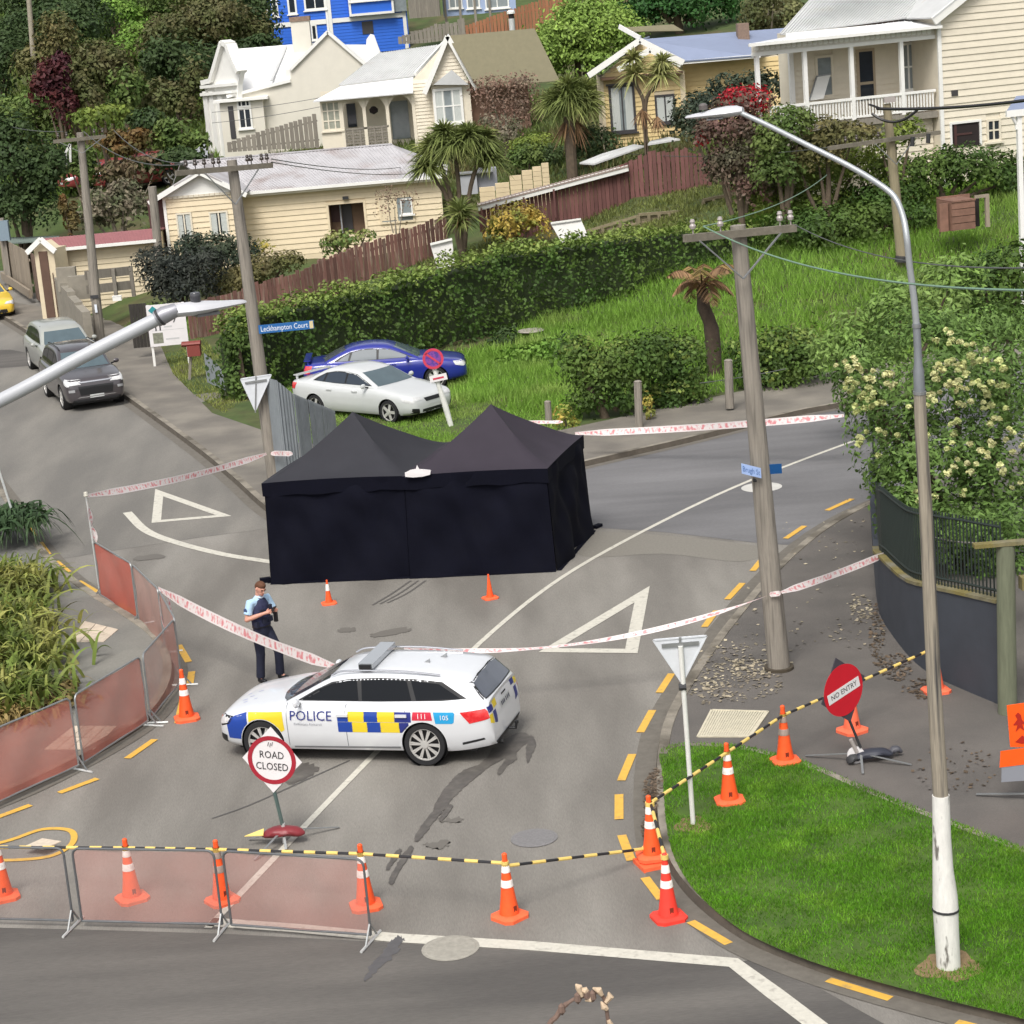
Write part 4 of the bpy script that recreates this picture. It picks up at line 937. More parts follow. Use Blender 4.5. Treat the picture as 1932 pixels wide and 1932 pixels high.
# guy weight at the tent corner
q = MB(); c = W(508,1098); q.box((c.x-.08, c.y, .05), (.22,.12,.10), .2); obj('corner_pad', q, M_tent, tL, world=True)
q = MB(); c = W(1122,996); q.box((c.x+.06, c.y, .04), (.24,.12,.06), .9); obj('corner_pad', q, M_tent, tR, world=True)
# ================================================================ CARS
M_glass = mat('car_glass', lin((14,17,22)), .05, spec=.22); M_glass_l = mat('windscreen_glass', lin((84,98,104)), .05, spec=.5, var=.2, vscale=1.2)
M_glass_r = mat('rear_glass', lin((84,88,98)), .08, spec=.9, var=.1)
M_tyre = mat('tyre_rubber', lin((30,30,32)), .8, var=.15); M_alloy = mat('alloy_rim', lin((196,194,190)), .3, metal=.35); M_trim = mat('black_trim', lin((26,26,28)), .5)
M_tail = mat('tail_lamp', lin((206,26,34)), .15, coat=1.0, col2=lin((236,84,84)), c2scale=6); M_lampg = mat('headlamp', lin((206,206,206)), .1, coat=1.0, var=.25, vscale=9)
M_chrome = mat('chrome', lin((200,200,204)), .15, metal=.9)
def interp(prof, x):
    xs = [p[0] for p in prof][::-1]; zs = [p[1] for p in prof][::-1]
    return float(np.interp(x, xs, zs))
def smooth_interp(prof):
    P = smoothpoly([Vector((p[0], p[1], 0)) for p in prof], 6); xs = np.array([p.x for p in P])[::-1]; zs = np.array([p.y for p in P])[::-1]
    xs = np.maximum.accumulate(xs)
    return lambda x: float(np.interp(x, xs, zs))
class Car:
    def __init__(s, label, spec, paint, loc, rz, group=None, name='parked_car', cat='car'):
        s.sp = spec; s.t = thing(name, label, cat, loc, rz, group); L, Wd = spec['L'], spec['W']
        deck = smooth_interp(spec['deck']); roof = smooth_interp(spec['roof']); plan = smooth_interp(spec['plan'])
        s.deck, s.roof = deck, roof
        zb = lambda x: .20 + .10*max(0, (abs(x)-L/2+.75)/.75)**1.5
        xs = np.concatenate([np.linspace(L/2, L/2-.5, 12), np.linspace(L/2-.55, -L/2+.55, 44), np.linspace(-L/2+.5, -L/2, 12)])
        lv = [(.0,.78),(.04,.90),(.16,.965),(.42,.99),(.62,1.0),(.80,.995),(.92,.97),(.985,.93)]
        mb = MB(); rings = []
        for x in xs:
            w = Wd/2*plan(x); b = zb(x); zt = deck(x)-.015; ring_ = [(x, 0, b)]
            for f, k in lv: ring_.append((x, w*k, b+(zt-b)*f))
            zc = deck(x); ring_ += [(x, w*.86, zc), (x, w*.60, zc+.018), (x, w*.3, zc+.028), (x, 0, zc+.03)]
            full = ring_ + [(p[0], -p[1], p[2]) for p in ring_[-2:0:-1]]
            rings.append(full)
        n = len(rings[0]); vs = [p for r in rings for p in r]; m_ = len(rings)
        fs = [(i*n+k, (i+1)*n+k, (i+1)*n+(k+1) % n, i*n+(k+1) % n) for i in range(m_-1) for k in range(n)]
        fs += [tuple(range(n)), tuple(range((m_-1)*n, m_*n))[::-1]]
        mb.add(vs, fs)
        low = mb.mesh('low'); lo = bpy.data.objects.new('low', low); COL.objects.link(lo)
        cut = MB()
        for ax in spec['axles']:
            for sy in (1, -1):
                cut.lathe([(spec['arch'], sy*Wd/2-.30), (spec['arch'], sy*Wd/2+.30)], 40, (ax, 0, spec['wr']+.0), axis='y')
        cm = cut.mesh('cut'); bm = bmesh.new(); bm.from_mesh(cm); bmesh.ops.recalc_face_normals(bm, faces=bm.faces); bm.to_mesh(cm); bm.free()
        bm = bmesh.new(); bm.from_mesh(low); bmesh.ops.recalc_face_normals(bm, faces=bm.faces); bm.to_mesh(low); bm.free()
        co = bpy.data.objects.new('cut', cm); COL.objects.link(co)
        md = lo.modifiers.new('b', 'BOOLEAN'); md.operation = 'DIFFERENCE'; md.object = co; md.solver = 'EXACT'
        dg = bpy.context.evaluated_depsgraph_get(); cutme = bpy.data.meshes.new_from_object(lo.evaluated_get(dg))
        bpy.data.objects.remove(lo); bpy.data.objects.remove(co)
        V = [tuple(v.co) for v in cutme.vertices]; F = [tuple(p.vertices) for p in cutme.polygons]
        # greenhouse
        x0, x1 = spec['roof'][0][0], spec['roof'][-1][0]; gx = np.linspace(x0, x1, 56); rmax = spec['H']; g = []
        wb, wr = Wd/2*.90, Wd/2*spec.get('rw', .66)
        for x in gx:
            zt = roof(x); zb_ = min(deck(x), zt)-.06; pl = min(1, plan(x)+.02)
            y0 = wb*pl; k = max(0, min(1, (zt-.95)/(rmax-.95))); yt = (wb+(wr-wb)*k)*pl
            yb = lambda z: (wb+(wr-wb)*max(0, min(1, (z-.95)/(rmax-.95))))*pl
            hgt = max(zt-zb_, .02); c_ = min(.09, hgt*.5)
            r_ = [(x, y0, zb_), (x, yb(zb_+hgt*.35), zb_+hgt*.35), (x, yb(zt-c_), zt-c_), (x, yt-.02, zt-c_*.35), (x, yt-.08, zt), (x, yt*.55, zt+.02), (x, 0, zt+.03)]
            g.append(r_ + [(p[0], -p[1], p[2]) for p in r_[-2::-1]])
        n = len(g[0]); o = len(V); V += [p for r in g for p in r]; m_ = len(g)
        F += [(o+i*n+k, o+(i+1)*n+k, o+(i+1)*n+k+1, o+i*n+k+1) for i in range(m_-1) for k in range(n-1)]
        F += [tuple(o+k for k in range(n)), tuple(o+(m_-1)*n+k for k in range(n))[::-1]]
        me = bpy.data.meshes.new('body'); me.from_pydata(V, [], F); me.validate()
        bm = bmesh.new(); bm.from_mesh(me); bmesh.ops.recalc_face_normals(bm, faces=bm.faces); bm.to_mesh(me); bm.free()
        me.polygons.foreach_set('use_smooth', [True]*len(me.polygons)); me.set_sharp_from_angle(angle=radians(38))
        s.body = link('body', me, paint, s.t)
        s.bvh = BVHTree.FromPolygons(V, F)
        # wheels and arch liners
        for ax in spec['axles']:
            for sy in (1, -1):
                s.wheel(ax, sy, spec['wr'], Wd)
        q = MB(); q.box((0, 0, .24), (L*.86, Wd*.74, .12)); obj('underbody', q, M_trim, s.t)
    def wheel(s, ax, sy, wr, Wd):
        y = sy*(Wd/2-.13); q = MB(); a = s.sp['arch']-.006
        q.lathe([(a, sy*(Wd/2-.29)), (a, sy*(Wd/2-.035))], 32, (ax, 0, wr), cap=False, axis='y'); q.lathe([(a, sy*(Wd/2-.285)), (.01, sy*(Wd/2-.284))], 32, (ax, 0, wr), cap=False, axis='y'); obj('wheel_arch_liner', q, M_trim, s.t)
        q = MB(); h = .105
        q.lathe([(wr*.745, -h), (wr*.96, -h), (wr, -h*.75), (wr, h*.75), (wr*.96, h), (wr*.745, h)], 32, (ax, y, wr), cap=False, axis='y'); w = obj('wheel', q, M_tyre, s.t, smooth=True)
        q = MB(); ro = wr*.76; f = sy*.085
        q.lathe([(ro, f-sy*.03), (ro, f+sy*.012), (ro*.93, f+sy*.012), (ro*.90, f-sy*.02)], 32, (ax, y, wr), cap=False, axis='y')
        ns = s.sp.get('spokes', 10)
        for k in range(ns):
            an = 2*pi*(k//2*2 + (.42 if ns > 8 and k % 2 else (1 if k % 2 else 0)))/ns if ns > 8 else 2*pi*k/ns
            c, d = Vector((ax+cos(an)*ro*.14, y+f, wr+sin(an)*ro*.14)), Vector((ax+cos(an)*ro*.95, y+f-sy*.005, wr+sin(an)*ro*.95))
            q.bar(c, d, .024 if ns > 8 else .08, .02, up=(0,1,0))
        q.lathe([(.06, f-sy*.02), (.06, f+sy*.02), (.0, f+sy*.022)], 16, (ax, y, wr), cap=False, axis='y'); obj('rim', q, M_alloy, w, smooth=True)
        q = MB(); q.lathe([(ro*.98, f-sy*.05), (.0, f-sy*.051)], 24, (ax, y, wr), cap=False, axis='y'); obj('brake_recess', q, M_trim, w)
    def proj(s, name, polys, o, u, v, d, m, parent=None, off=.004, cuts=6, lim=.07):
        """lay flat outlines (in the plane o,u,v) onto the body along direction d"""
        o, u, v, d = Vector(o), Vector(u), Vector(v), Vector(d).normalized()
        bm = bmesh.new()
        for vs, fs in polys:
            bv = [bm.verts.new((p[0], p[1], 0)) for p in vs]
            for f in fs:
                try: bm.faces.new([bv[i] for i in f])
                except ValueError: pass
        bmesh.ops.triangulate(bm, faces=bm.faces)
        for _ in range(cuts):
            ed = [e for e in bm.edges if e.calc_length() > lim]
            if ed: bmesh.ops.subdivide_edges(bm, edges=ed, cuts=1, use_grid_fill=False); bmesh.ops.triangulate(bm, faces=[f for f in bm.faces if len(f.verts) > 3])
        dead = []
        for p in bm.verts:
            q = o + u*p.co.x + v*p.co.y; h, nr, i, ds = s.bvh.ray_cast(q, d)
            if h is None: dead.append(p); continue
            if nr.dot(d) > 0: nr = -nr
            p.co = h + nr*off
        if dead: bmesh.ops.delete(bm, geom=dead, context='VERTS')
        me = bpy.data.meshes.new(name); bm.to_mesh(me); bm.free()
        me.polygons.foreach_set('use_smooth', [True]*len(me.polygons))
        return link(name, me, m, parent or s.t)
    def side(s, name, poly, m, sy=1, parent=None, off=.004, cuts=6):
        """poly in (x,z) seen from the side sy"""
        return s.proj(name, [(poly, [tuple(range(len(poly)))])], (0, sy*2.0, 0), (1,0,0), (0,0,1), (0,-sy,0), m, parent, off, cuts)
    def end(s, name, poly, m, sx=1, parent=None, off=.004, cuts=6, d=None):
        """poly in (y,z) seen from the front (sx=1) or rear (sx=-1)"""
        return s.proj(name, [(poly, [tuple(range(len(poly)))])], (sx*4.0, 0, 0), (0,1,0), (0,0,1), d or (-sx,0,0), m, parent, off, cuts)
    def top(s, name, poly, m, parent=None, off=.004):
        return s.proj(name, [(poly, [tuple(range(len(poly)))])], (0,0,3), (1,0,0), (0,1,0), (0,0,-1), m, parent, off)
    def text(s, name, txt, size, cx, czz, m, sy=1, stretch=1, off=.006, italic=0):
        me = text_mesh(txt, size); fl = -sy
        vs = [(cx + fl*p.co.x*stretch, czz + p.co.y) for p in me.vertices]; fs = [tuple(p.vertices) for p in me.polygons]; bpy.data.meshes.remove(me)
        return s.proj(name, [(vs, fs)], (0, sy*2.0, 0), (1,0,0), (0,0,1), (0,-sy,0), m, None, off, 0)
    def mirrors(s, x, z, m):
        for sy in (1, -1):
            q = MB(); w = s.sp['W']/2; q.lathe([(.0,-.09),(.07,-.08),(.095,-.02),(.09,.05),(.05,.09),(.0,.095)], 12, (0,0,0), axis='y'); 
            q.v = [(x+p[0]*.55, sy*(w+.07)+p[1]*.9, z+p[2]*.75) for p in q.v]; o = obj('mirror', q, m, s.t, smooth=True)
            q = MB(); q.bar((x+.02, sy*(w-.10), z-.06), (x, sy*(w+.05), z-.03), .05, .04); obj('mirror_arm', q, M_trim, o)
SEDAN = dict(L=4.9, W=1.88, H=1.46, wr=.33, arch=.385, axles=(1.50,-1.41), spokes=5,
  deck=[(2.45,.58),(2.40,.70),(2.2,.80),(1.6,.90),(1.05,.97),(.3,.96),(-1.0,1.00),(-1.7,1.05),(-2.25,1.03),(-2.40,.98),(-2.45,.78)],
  roof=[(1.12,.95),(.75,1.13),(.25,1.36),(-.15,1.43),(-.6,1.44),(-1.0,1.39),(-1.45,1.22),(-1.85,1.03)],
  plan=[(2.45,.68),(2.36,.84),(2.1,.94),(1.5,.99),(.5,1.0),(-1.2,1.0),(-2.0,.97),(-2.35,.88),(-2.45,.76)])
SUV = dict(L=4.85, W=1.95, H=1.74, wr=.37, arch=.43, axles=(1.48,-1.36), spokes=5, rw=.68,
  deck=[(2.42,.70),(2.38,.86),(2.2,.98),(1.6,1.07),(1.1,1.12),(.3,1.10),(-1.0,1.12),(-1.9,1.14),(-2.3,1.10),(-2.42,.9)],
  roof=[(1.15,1.08),(.85,1.26),(.40,1.55),(.0,1.66),(-.6,1.69),(-1.5,1.66),(-1.9,1.58),(-2.15,1.32),(-2.32,1.08)],
  plan=[(2.42,.74),(2.34,.88),(2.1,.95),(1.5,.99),(.5,1.0),(-1.2,1.0),(-2.0,.97),(-2.35,.90),(-2.42,.82)])
WAGON = dict(L=4.86, W=1.87, H=1.46, wr=.355, arch=.388, axles=(1.57,-1.27), spokes=20, rw=.68,
  deck=[(2.43,.56),(2.40,.68),(2.25,.79),(1.7,.90),(1.1,.985),(.3,.985),(-1.0,1.01),(-1.8,1.04),(-2.2,1.04),(-2.36,.99),(-2.43,.70)],
  roof=[(1.22,.96),(.85,1.13),(.35,1.36),(-.05,1.435),(-.5,1.455),(-1.1,1.445),(-1.75,1.40),(-2.05,1.345),(-2.20,1.20),(-2.37,1.02)],
  plan=[(2.43,.64),(2.36,.80),(2.1,.93),(1.5,.985),(.5,1.0),(-1.2,1.0),(-1.9,.98),(-2.25,.93),(-2.38,.88),(-2.43,.82)])
def heading(fw, rw):   # ground contact points of the near front and rear wheels -> rz, centre offset applied by caller
    d = fw-rw; return atan2(d.y, d.x)
# ---- police car
M_pw = mat('police_white_paint', lin((224,226,229)), .3, metal=.22, coat=.6, var=.03)
fw_, rw_ = W(489,1436), W(812,1442); hd = heading(fw_, rw_); fwd = Vector((cos(hd), sin(hd), 0)); lft = Vector((-sin(hd), cos(hd), 0))
mid = (fw_+rw_)/2 - fwd*.20 - lft*(WAGON['W']/2-.12)
P = Car('white police estate car with blue and yellow checks parked across the white line', WAGON, M_pw, (mid.x, mid.y, .006), hd, name='police_car')
M_pb = mat('police_blue', lin((20,62,150)), .35, coat=.5); M_py = mat('police_yellow', lin((222,196,40)), .35, coat=.5); M_pn = mat('police_navy', lin((38,48,120)), .4)
side_win = [(.92,1.04),(.60,1.20),(.32,1.315),(.0,1.365),(-.5,1.385),(-1.1,1.37),(-1.60,1.33),(-2.02,1.09),(-1.6,1.055),(-.5,1.035)]
for sy in (1, -1):
    P.side('window_surround', side_win, M_trim, sy, off=.003)
    P.side('front_window', [(.84,1.055),(.56,1.20),(.30,1.295),(.02,1.34),(-.12,1.345),(-.16,1.045)], M_glass, sy, off=.007)
    P.side('rear_window', [(-.22,1.045),(-.20,1.345),(-.55,1.36),(-.98,1.35),(-1.08,1.05)], M_glass, sy, off=.007)
    P.side('quarter_window', [(-1.16,1.055),(-1.06,1.345),(-1.54,1.30),(-1.92,1.09)], M_glass, sy, off=.007)
    # checks on both flanks
    def chk(x0, x1, z0, z1, m): P.side('check_panel', [(x0,z0),(x1,z0),(x1,z1),(x0,z1)] if sy < 0 else [(x1,z0),(x0,z0),(x0,z1),(x1,z1)], m, sy, off=.004)
    zt, zm, zb_ = .905, .735, .56
    cols = [(.30,.14,zt-.07,zm,M_pb),(.30,.085,zm,zb_,M_pb),(.14,-.10,zt,zm,M_py),(.085,-.14,zm,zb_,M_py),(-.10,-.30,zt,zm,M_pb),(-.14,-.34,zm,zb_,M_pb),
            (-.30,-.56,zt,zm,M_py),(-.34,-.62,zm,zb_,M_py),(-.56,-.80,zt,zm,M_pn),(-.62,-.76,zm,zb_,M_pn)]
    fx = lambda x: (x-.30)*1.155+.19
    for x0, x1, a, b, m in cols:
        x0, x1 = fx(x0), fx(x1); chk(x0+.004, x1-.004, b+.003, a-.003, m)
    P.side('red_or_shade_panel', [(-1.12,.905),(-1.43,.905),(-1.45,.772),(-1.10,.772)], mat('sticker_red', lin((200,44,66)), .4), sy, off=.005)
    P.side('blue_panel', [(-1.47,.905),(-1.81,.905),(-1.83,.88),(-1.81,.74),(-1.78,.72),(-1.50,.72)], mat('sticker_cyan', lin((36,150,202)), .4), sy, off=.005)
    P.text('lettering', '111', .12, -1.27, .835, M_swhite, sy, off=.010); P.text('lettering', '105', .11, -1.65, .815, M_swhite, sy, off=.010)
    P.text('lettering', 'POLICE', .22, .665, .82, M_pn, sy, 1.05, off=.015)
    P.text('lettering', 'Pirihimana Aotearoa', .06, .72, .69, mat('faint_grey', lin((150,152,158)), .5), sy, off=.013)
    arc = lambda a, r=.402: (1.57+r*cos(radians(a)), .355+r*sin(radians(a)))
    P.side('wing_panel', [(2.20,.40),(2.22,.70),(2.05,.785),(1.83,.85),arc(52),arc(40),arc(28),arc(16),arc(6)], M_pb, sy, off=.005)
    P.side('wing_panel', [(1.80,.85),(1.17,.885),(1.15,.58)]+[arc(a) for a in (152,140,128,116,104,92,80,68,57)], M_py, sy, off=.005)
    P.side('sill_line', [(1.02,.27),(1.02,.30),(-.85,.32),(-.85,.28)], mat('sill_grey', lin((140,142,146)), .5), sy, off=.004)
    P.side('front_intake', [(2.44,.30),(2.42,.46),(2.24,.44),(2.26,.30)], M_trim, sy, off=.006)
    P.side('bumper_slot', [(-1.92,.40),(-2.28,.47),(-2.30,.44),(-1.92,.36)], M_trim, sy, off=.006)
    P.side('tail_lamp', [(-1.92,.90),(-2.46,.96),(-2.5,.80),(-2.07,.72)], M_tail, sy, off=.008)
    P.side('headlight_surround', [(2.46,.64),(2.36,.775),(2.08,.775),(2.16,.65),(2.40,.57)], M_trim, sy, off=.006)
    P.side('headlight', [(2.44,.66),(2.34,.745),(2.14,.74),(2.20,.66),(2.40,.60)], M_lampg, sy, off=.008)
    for x in (.10, -.92):
        q = MB(); q.bar((x+.10, sy*.945, .845), (x-.10, sy*.955, .85), .03, .045); obj('door_handle', q, M_pw, P.t)
    for x in (1.10, .06, -.98):
        P.side('door_seam', [(x,.32),(x-.012,.32),(x-.012,1.0),(x,1.0)], mat('seam', lin((120,122,128)), .6), sy, off=.003)
    q = MB(); q.tube(smoothpoly([(.35,sy*.60,1.40),(.1,sy*.60,1.475),(-.8,sy*.62,1.485),(-1.55,sy*.63,1.425)], 5), .016, 8); obj('roof_rail', q, M_chrome, P.t, smooth=True)
P.proj('windscreen', [([(-.70,.99),(.70,.99),(.585,1.345),(.2,1.37),(-.2,1.37),(-.585,1.345)], [(0,1,2,3,4,5)])], (3,0,0), (0,1,0), (0,0,1), (-1,0,0), mat('dark_windscreen', lin((58,60,66)), .08, spec=.8), off=.004)
P.end('rear_glass_surround', [(-.74,1.06),(.74,1.06),(.655,1.315),(.3,1.35),(-.3,1.35),(-.655,1.315)], M_trim, -1, off=.003)
P.end('rear_glass', [(-.70,1.075),(.70,1.075),(.625,1.30),(.3,1.335),(-.3,1.335),(-.625,1.30)], M_glass_r, -1, off=.007)
P.end('check_panel', [(.80,.96),(.62,.96),(.62,.86),(.80,.86)], M_pn, -1); P.end('check_panel', [(.60,.985),(.42,.995),(.42,.88),(.60,.87)], M_py, -1)
P.end('check_panel', [(.66,.84),(.52,.84),(.52,.62),(.66,.66)], M_pn, -1); P.end('check_panel', [(-.80,.96),(-.62,.96),(-.62,.86),(-.80,.86)], M_py, -1); P.end('check_panel', [(-.60,.985),(-.42,.99),(-.42,.9),(-.60,.89)], M_pn, -1)
P.end('check_panel', [(.80,.83),(.69,.83),(.69,.66),(.80,.70)], M_py, -1); P.end('check_panel', [(-.66,.84),(-.52,.84),(-.52,.62),(-.66,.66)], M_pn, -1)
P.end('number_plate', [(-.26,.76),(.26,.76),(.26,.875),(-.26,.875)], mat('plate_face', lin((190,192,190)), .5), -1, off=.008)
for k, x in enumerate((-.2,-.12,-.04,.06,.13,.20)): P.end('plate_mark', [(x-.022,.785),(x+.022,.785),(x+.022,.85),(x-.022,.85)], mat('plate_ink', lin((60,62,84)), .5), -1, off=.012)
P.end('dark_slot', [(-.12,.93),(.12,.93),(.12,.955),(-.12,.955)], M_trim, -1, off=.008)
P.end('lower_bumper', [(-.7,.30),(.7,.30),(.68,.36),(-.68,.36)], M_trim, -1, off=.008)
P.end('grille', [(-.42,.46),(.42,.46),(.5,.66),(-.5,.66)], M_trim, 1, off=.008); P.end('air_intake', [(-.75,.30),(.75,.30),(.7,.40),(-.7,.40)], M_trim, 1, off=.008)
q = MB(); q.box((-.25,0,1.545), (.26,1.12,.085)); 
bm_l = obj('light_bar', q, mat('light_bar_grey', lin((150,154,158)), .25, coat=.5), P.t)
for sy in (-1,1):
    q = MB(); q.box((-.25, sy*.585, 1.54), (.20,.05,.07)); obj('light_bar_end', q, M_trim, bm_l)
    q = MB(); q.box((-.25, sy*.42, 1.49), (.10,.05,.05)); obj('light_bar_foot', q, M_trim, bm_l)
for x, y in ((-1.15,.12),(-1.35,-.18)):
    q = MB(); q.add([(x+.05,y-.015,1.46),(x-.06,y-.02,1.46),(x-.06,y+.02,1.46),(x+.05,y+.015,1.46),(x-.07,y,1.535)], [(0,1,4),(1,2,4),(2,3,4),(3,0,4)]); obj('aerial_fin', q, mat('fin_grey', lin((128,130,132)), .4), P.t)
P.mirrors(.86, 1.06, M_pw); P.t.scale = (.955, 1, .985)
q = MB(); q.tube([(-2.45,0,.33),(-2.56,0,.33),(-2.58,0,.42)], .025, 8); q.lathe([(.0,-.03),(.035,-.02),(.035,.02),(0,.03)], 10, (-2.58,0,.43)); obj('tow_bar', q, M_trim, P.t)
q = MB(); q.tube([(-2.38,.45,.27),(-2.48,.45,.27)], .04, 10); obj('exhaust', q, M_trim, P.t)
for x, y, sz in ((2.05,.25,.05),(1.98,.12,.045),(1.9,-.1,.05),(2.1,-.05,.04),(2.0,.38,.04),(1.85,.3,.03)):
    P.top('bonnet_lettering', [(x,y),(x+sz*1.6,y+.03),(x+sz*1.6,y+.06),(x,y+.035)], mat('bonnet_lilac', lin((168,172,205)), .4))
# ---- generic civilian trim
def civ(car, paint, sw, splits, head, tail, ws, rg, plate_front=True, dark=True, grille=None, ws_m=None, rw_m=None, glass=None):
    for sy in (1, -1):
        car.side('window_surround', sw, M_trim, sy, off=.003)
        for pl in splits: car.side('side_window', pl, glass or M_glass, sy, off=.007)
        car.side('headlight', head, M_lampg, sy, off=.008); car.side('tail_lamp', tail, M_tail, sy, off=.008)
        for x in (.25, -.75):
            q = MB(); z = car.sp['deck'][5][1]-.10; q.bar((x+.1, sy*(car.sp['W']/2+.004), z), (x-.1, sy*(car.sp['W']/2+.004), z), .025, .035); obj('door_handle', q, paint, car.t)
    car.end('windscreen', ws, ws_m or M_glass_l, 1, off=.005); car.end('rear_glass', rg, rw_m or M_glass_r, -1, off=.005)
    if plate_front: car.end('number_plate', [(-.22,.40),(.22,.40),(.22,.50),(-.22,.50)], mat('plate_face', lin((190,192,190))), 1, off=.012)
    hx, hzz = car.sp['W']/2, car.deck(car.sp['L']/2-.12)
    for sy in (1, -1): car.end('headlight', [(sy*hx*.46,hzz-.10),(sy*hx*.86,hzz-.10),(sy*hx*.90,hzz+.01),(sy*hx*.55,hzz-.01)][::sy], M_lampg, 1, off=.009)
    for g_ in grille or []: car.end('grille', g_, M_trim, 1, off=.007)
sed_sw = [(.86,1.02),(.55,1.16),(.22,1.30),(-.15,1.355),(-.6,1.36),(-1.0,1.30),(-1.32,1.17),(-1.5,1.07),(-.6,1.03)]
sed_sp = [[(.78,1.03),(.50,1.16),(.22,1.27),(-.12,1.325),(-.16,1.035)], [(-.22,1.035),(-.2,1.325),(-.6,1.335),(-.92,1.29),(-1.02,1.055)], [(-1.08,1.06),(-1.0,1.27),(-1.25,1.16),(-1.38,1.07)]]
sed_ws = [(-.72,1.0),(.72,1.0),(.58,1.34),(-.58,1.34)]; sed_rg = [(-.68,1.08),(.68,1.08),(.56,1.36),(-.56,1.36)]
M_silver = mat('white_silver_paint', lin((196,198,198)), .3, coat=.7, var=.03)
fw_, rw_ = W(728,798), W(592,775); 
c0 = W(706,775); hdw = atan2(-2.0, 4.0)
a_, b_ = W(733,799), W(838,777)          # near front wheel, and the far front corner
ctr = Vector((-3.75, 61.6, 0))
car = Car('white sedan parked on the grass beside the corrugated fence, nose to the tents', SEDAN, M_silver, (ctr.x, ctr.y, .02), radians(-41))
civ(car, M_silver, sed_sw, sed_sp, [(2.42,.62),(2.28,.76),(1.95,.80),(2.05,.66),(2.3,.60)], [(-2.1,.98),(-2.46,.98),(-2.46,.80),(-2.2,.80)], sed_ws, sed_rg,
    grille=[[(-.34,.60),(.34,.60),(.40,.70),(-.40,.70)], [(-.55,.28),(.55,.28),(.50,.40),(-.50,.40)]], glass=mat('tinted_window', lin((40,50,62)), .06, spec=.8))
car.mirrors(.70, 1.04, M_silver); car.end('badge', circ(.055), M_chrome, 1, off=.014, cuts=0) if False else None
for sy in (1,-1): car.end('fog_recess', [(sy*.62,.30),(sy*.80,.32),(sy*.80,.46),(sy*.64,.44)][::sy], M_trim, 1, off=.006)
q = MB(); q.bar((-2.30,-.70,1.16), (-2.30,.70,1.16), .18, .03); q.bar((-2.28,-.66,1.04),(-2.28,-.66,1.16), .05); q.bar((-2.28,.66,1.04),(-2.28,.66,1.16), .05); obj('boot_spoiler', q, M_silver, car.t)
M_blue_p = mat('deep_blue_paint', lin((34,44,140)), .3, coat=1.0, var=.04)
car = Car('metallic blue sedan parked along the tall hedge behind the white sedan', SEDAN, M_blue_p, (-3.45, 65.2, .10), radians(1))
civ(car, M_blue_p, sed_sw, sed_sp, [(2.44,.64),(2.30,.78),(2.05,.80),(2.12,.68),(2.35,.62)], [(-2.15,1.0),(-2.47,1.0),(-2.47,.78),(-2.25,.78)], sed_ws, sed_rg,
    grille=[[(-.4,.56),(.4,.56),(.4,.66),(-.4,.66)]], glass=mat('grey_green_window', lin((112,118,122)), .08, spec=.8))
car.mirrors(.70, 1.04, M_blue_p)
q = MB(); q.bar((-2.30,-.72,1.15), (-2.30,.72,1.15), .20, .03); q.bar((-2.28,-.66,1.03),(-2.28,-.66,1.15), .05); q.bar((-2.28,.66,1.03),(-2.28,.66,1.15), .05); obj('boot_spoiler', q, M_blue_p, car.t)
suv_sw = [(.82,1.16),(.50,1.36),(.25,1.50),(-.1,1.575),(-.7,1.60),(-1.45,1.575),(-1.8,1.50),(-2.05,1.20),(-.7,1.16)]
suv_sp = [[(.74,1.17),(.46,1.36),(.22,1.48),(-.12,1.545),(-.16,1.17)], [(-.22,1.17),(-.2,1.55),(-.7,1.57),(-1.05,1.56),(-1.10,1.17)], [(-1.17,1.18),(-1.12,1.56),(-1.5,1.53),(-1.75,1.46),(-1.93,1.21)]]
suv_ws = [(-.74,1.15),(.74,1.15),(.60,1.58),(-.60,1.58)]; suv_rg = [(-.70,1.2),(.70,1.2),(.6,1.56),(-.6,1.56)]
ln = (W(240,755)-W(20,610)); hl = atan2(ln.y, ln.x)  # kerb direction, away->near
ln = W(240,755)-W(80,648); hl = atan2(ln.y, ln.x)
M_gsuv = mat('dark_taupe_paint', lin((66,61,64)), .3, coat=.9, var=.05)
def park(px, py, label, spec, paint, back):
    p = W(px, py); f = Vector((cos(hl), sin(hl), 0)); c = p - f*back
    return Car(label, spec, paint, (c.x, c.y, .004), hl)
car = park(186, 772, 'dark grey taupe four wheel drive parked nose towards us at the kerb', SUV, M_gsuv, 2.35)
civ(car, M_gsuv, suv_sw, suv_sp, [(2.42,.82),(2.30,.98),(1.98,1.0),(2.08,.86),(2.3,.80)], [(-2.1,1.05),(-2.45,1.05),(-2.45,.8),(-2.2,.8)], suv_ws, suv_rg,
    grille=[[(-.50,.50),(.50,.50),(.55,.78),(-.55,.78)], [(-.8,.28),(.8,.28),(.72,.38),(-.72,.38)]])
car.mirrors(.72, 1.18, M_gsuv)
car.end('chrome_bar', [(-.52,.88),(.52,.88),(.52,.915),(-.52,.915)], M_chrome, 1, off=.012); car.end('lower_lip', [(-.62,.43),(.62,.43),(.55,.46),(-.55,.46)], M_chrome, 1, off=.013)
for sy in (1,-1): car.end('fog_lamp', [(sy*.66,.62),(sy*.84,.62),(sy*.84,.70),(sy*.66,.70)][::sy], mat('fog_lamp', lin((150,150,152)), .3), 1, off=.010)
for sy in (1,-1):
    q = MB(); q.tube([(.2,sy*.60,1.66),(.0,sy*.62,1.735),(-1.4,sy*.62,1.73),(-1.6,sy*.62,1.68)], .016, 8); obj('roof_rail', q, M_trim, car.t)
M_sil2 = mat('champagne_silver_paint', lin((158,160,154)), .3, coat=.8, var=.04)
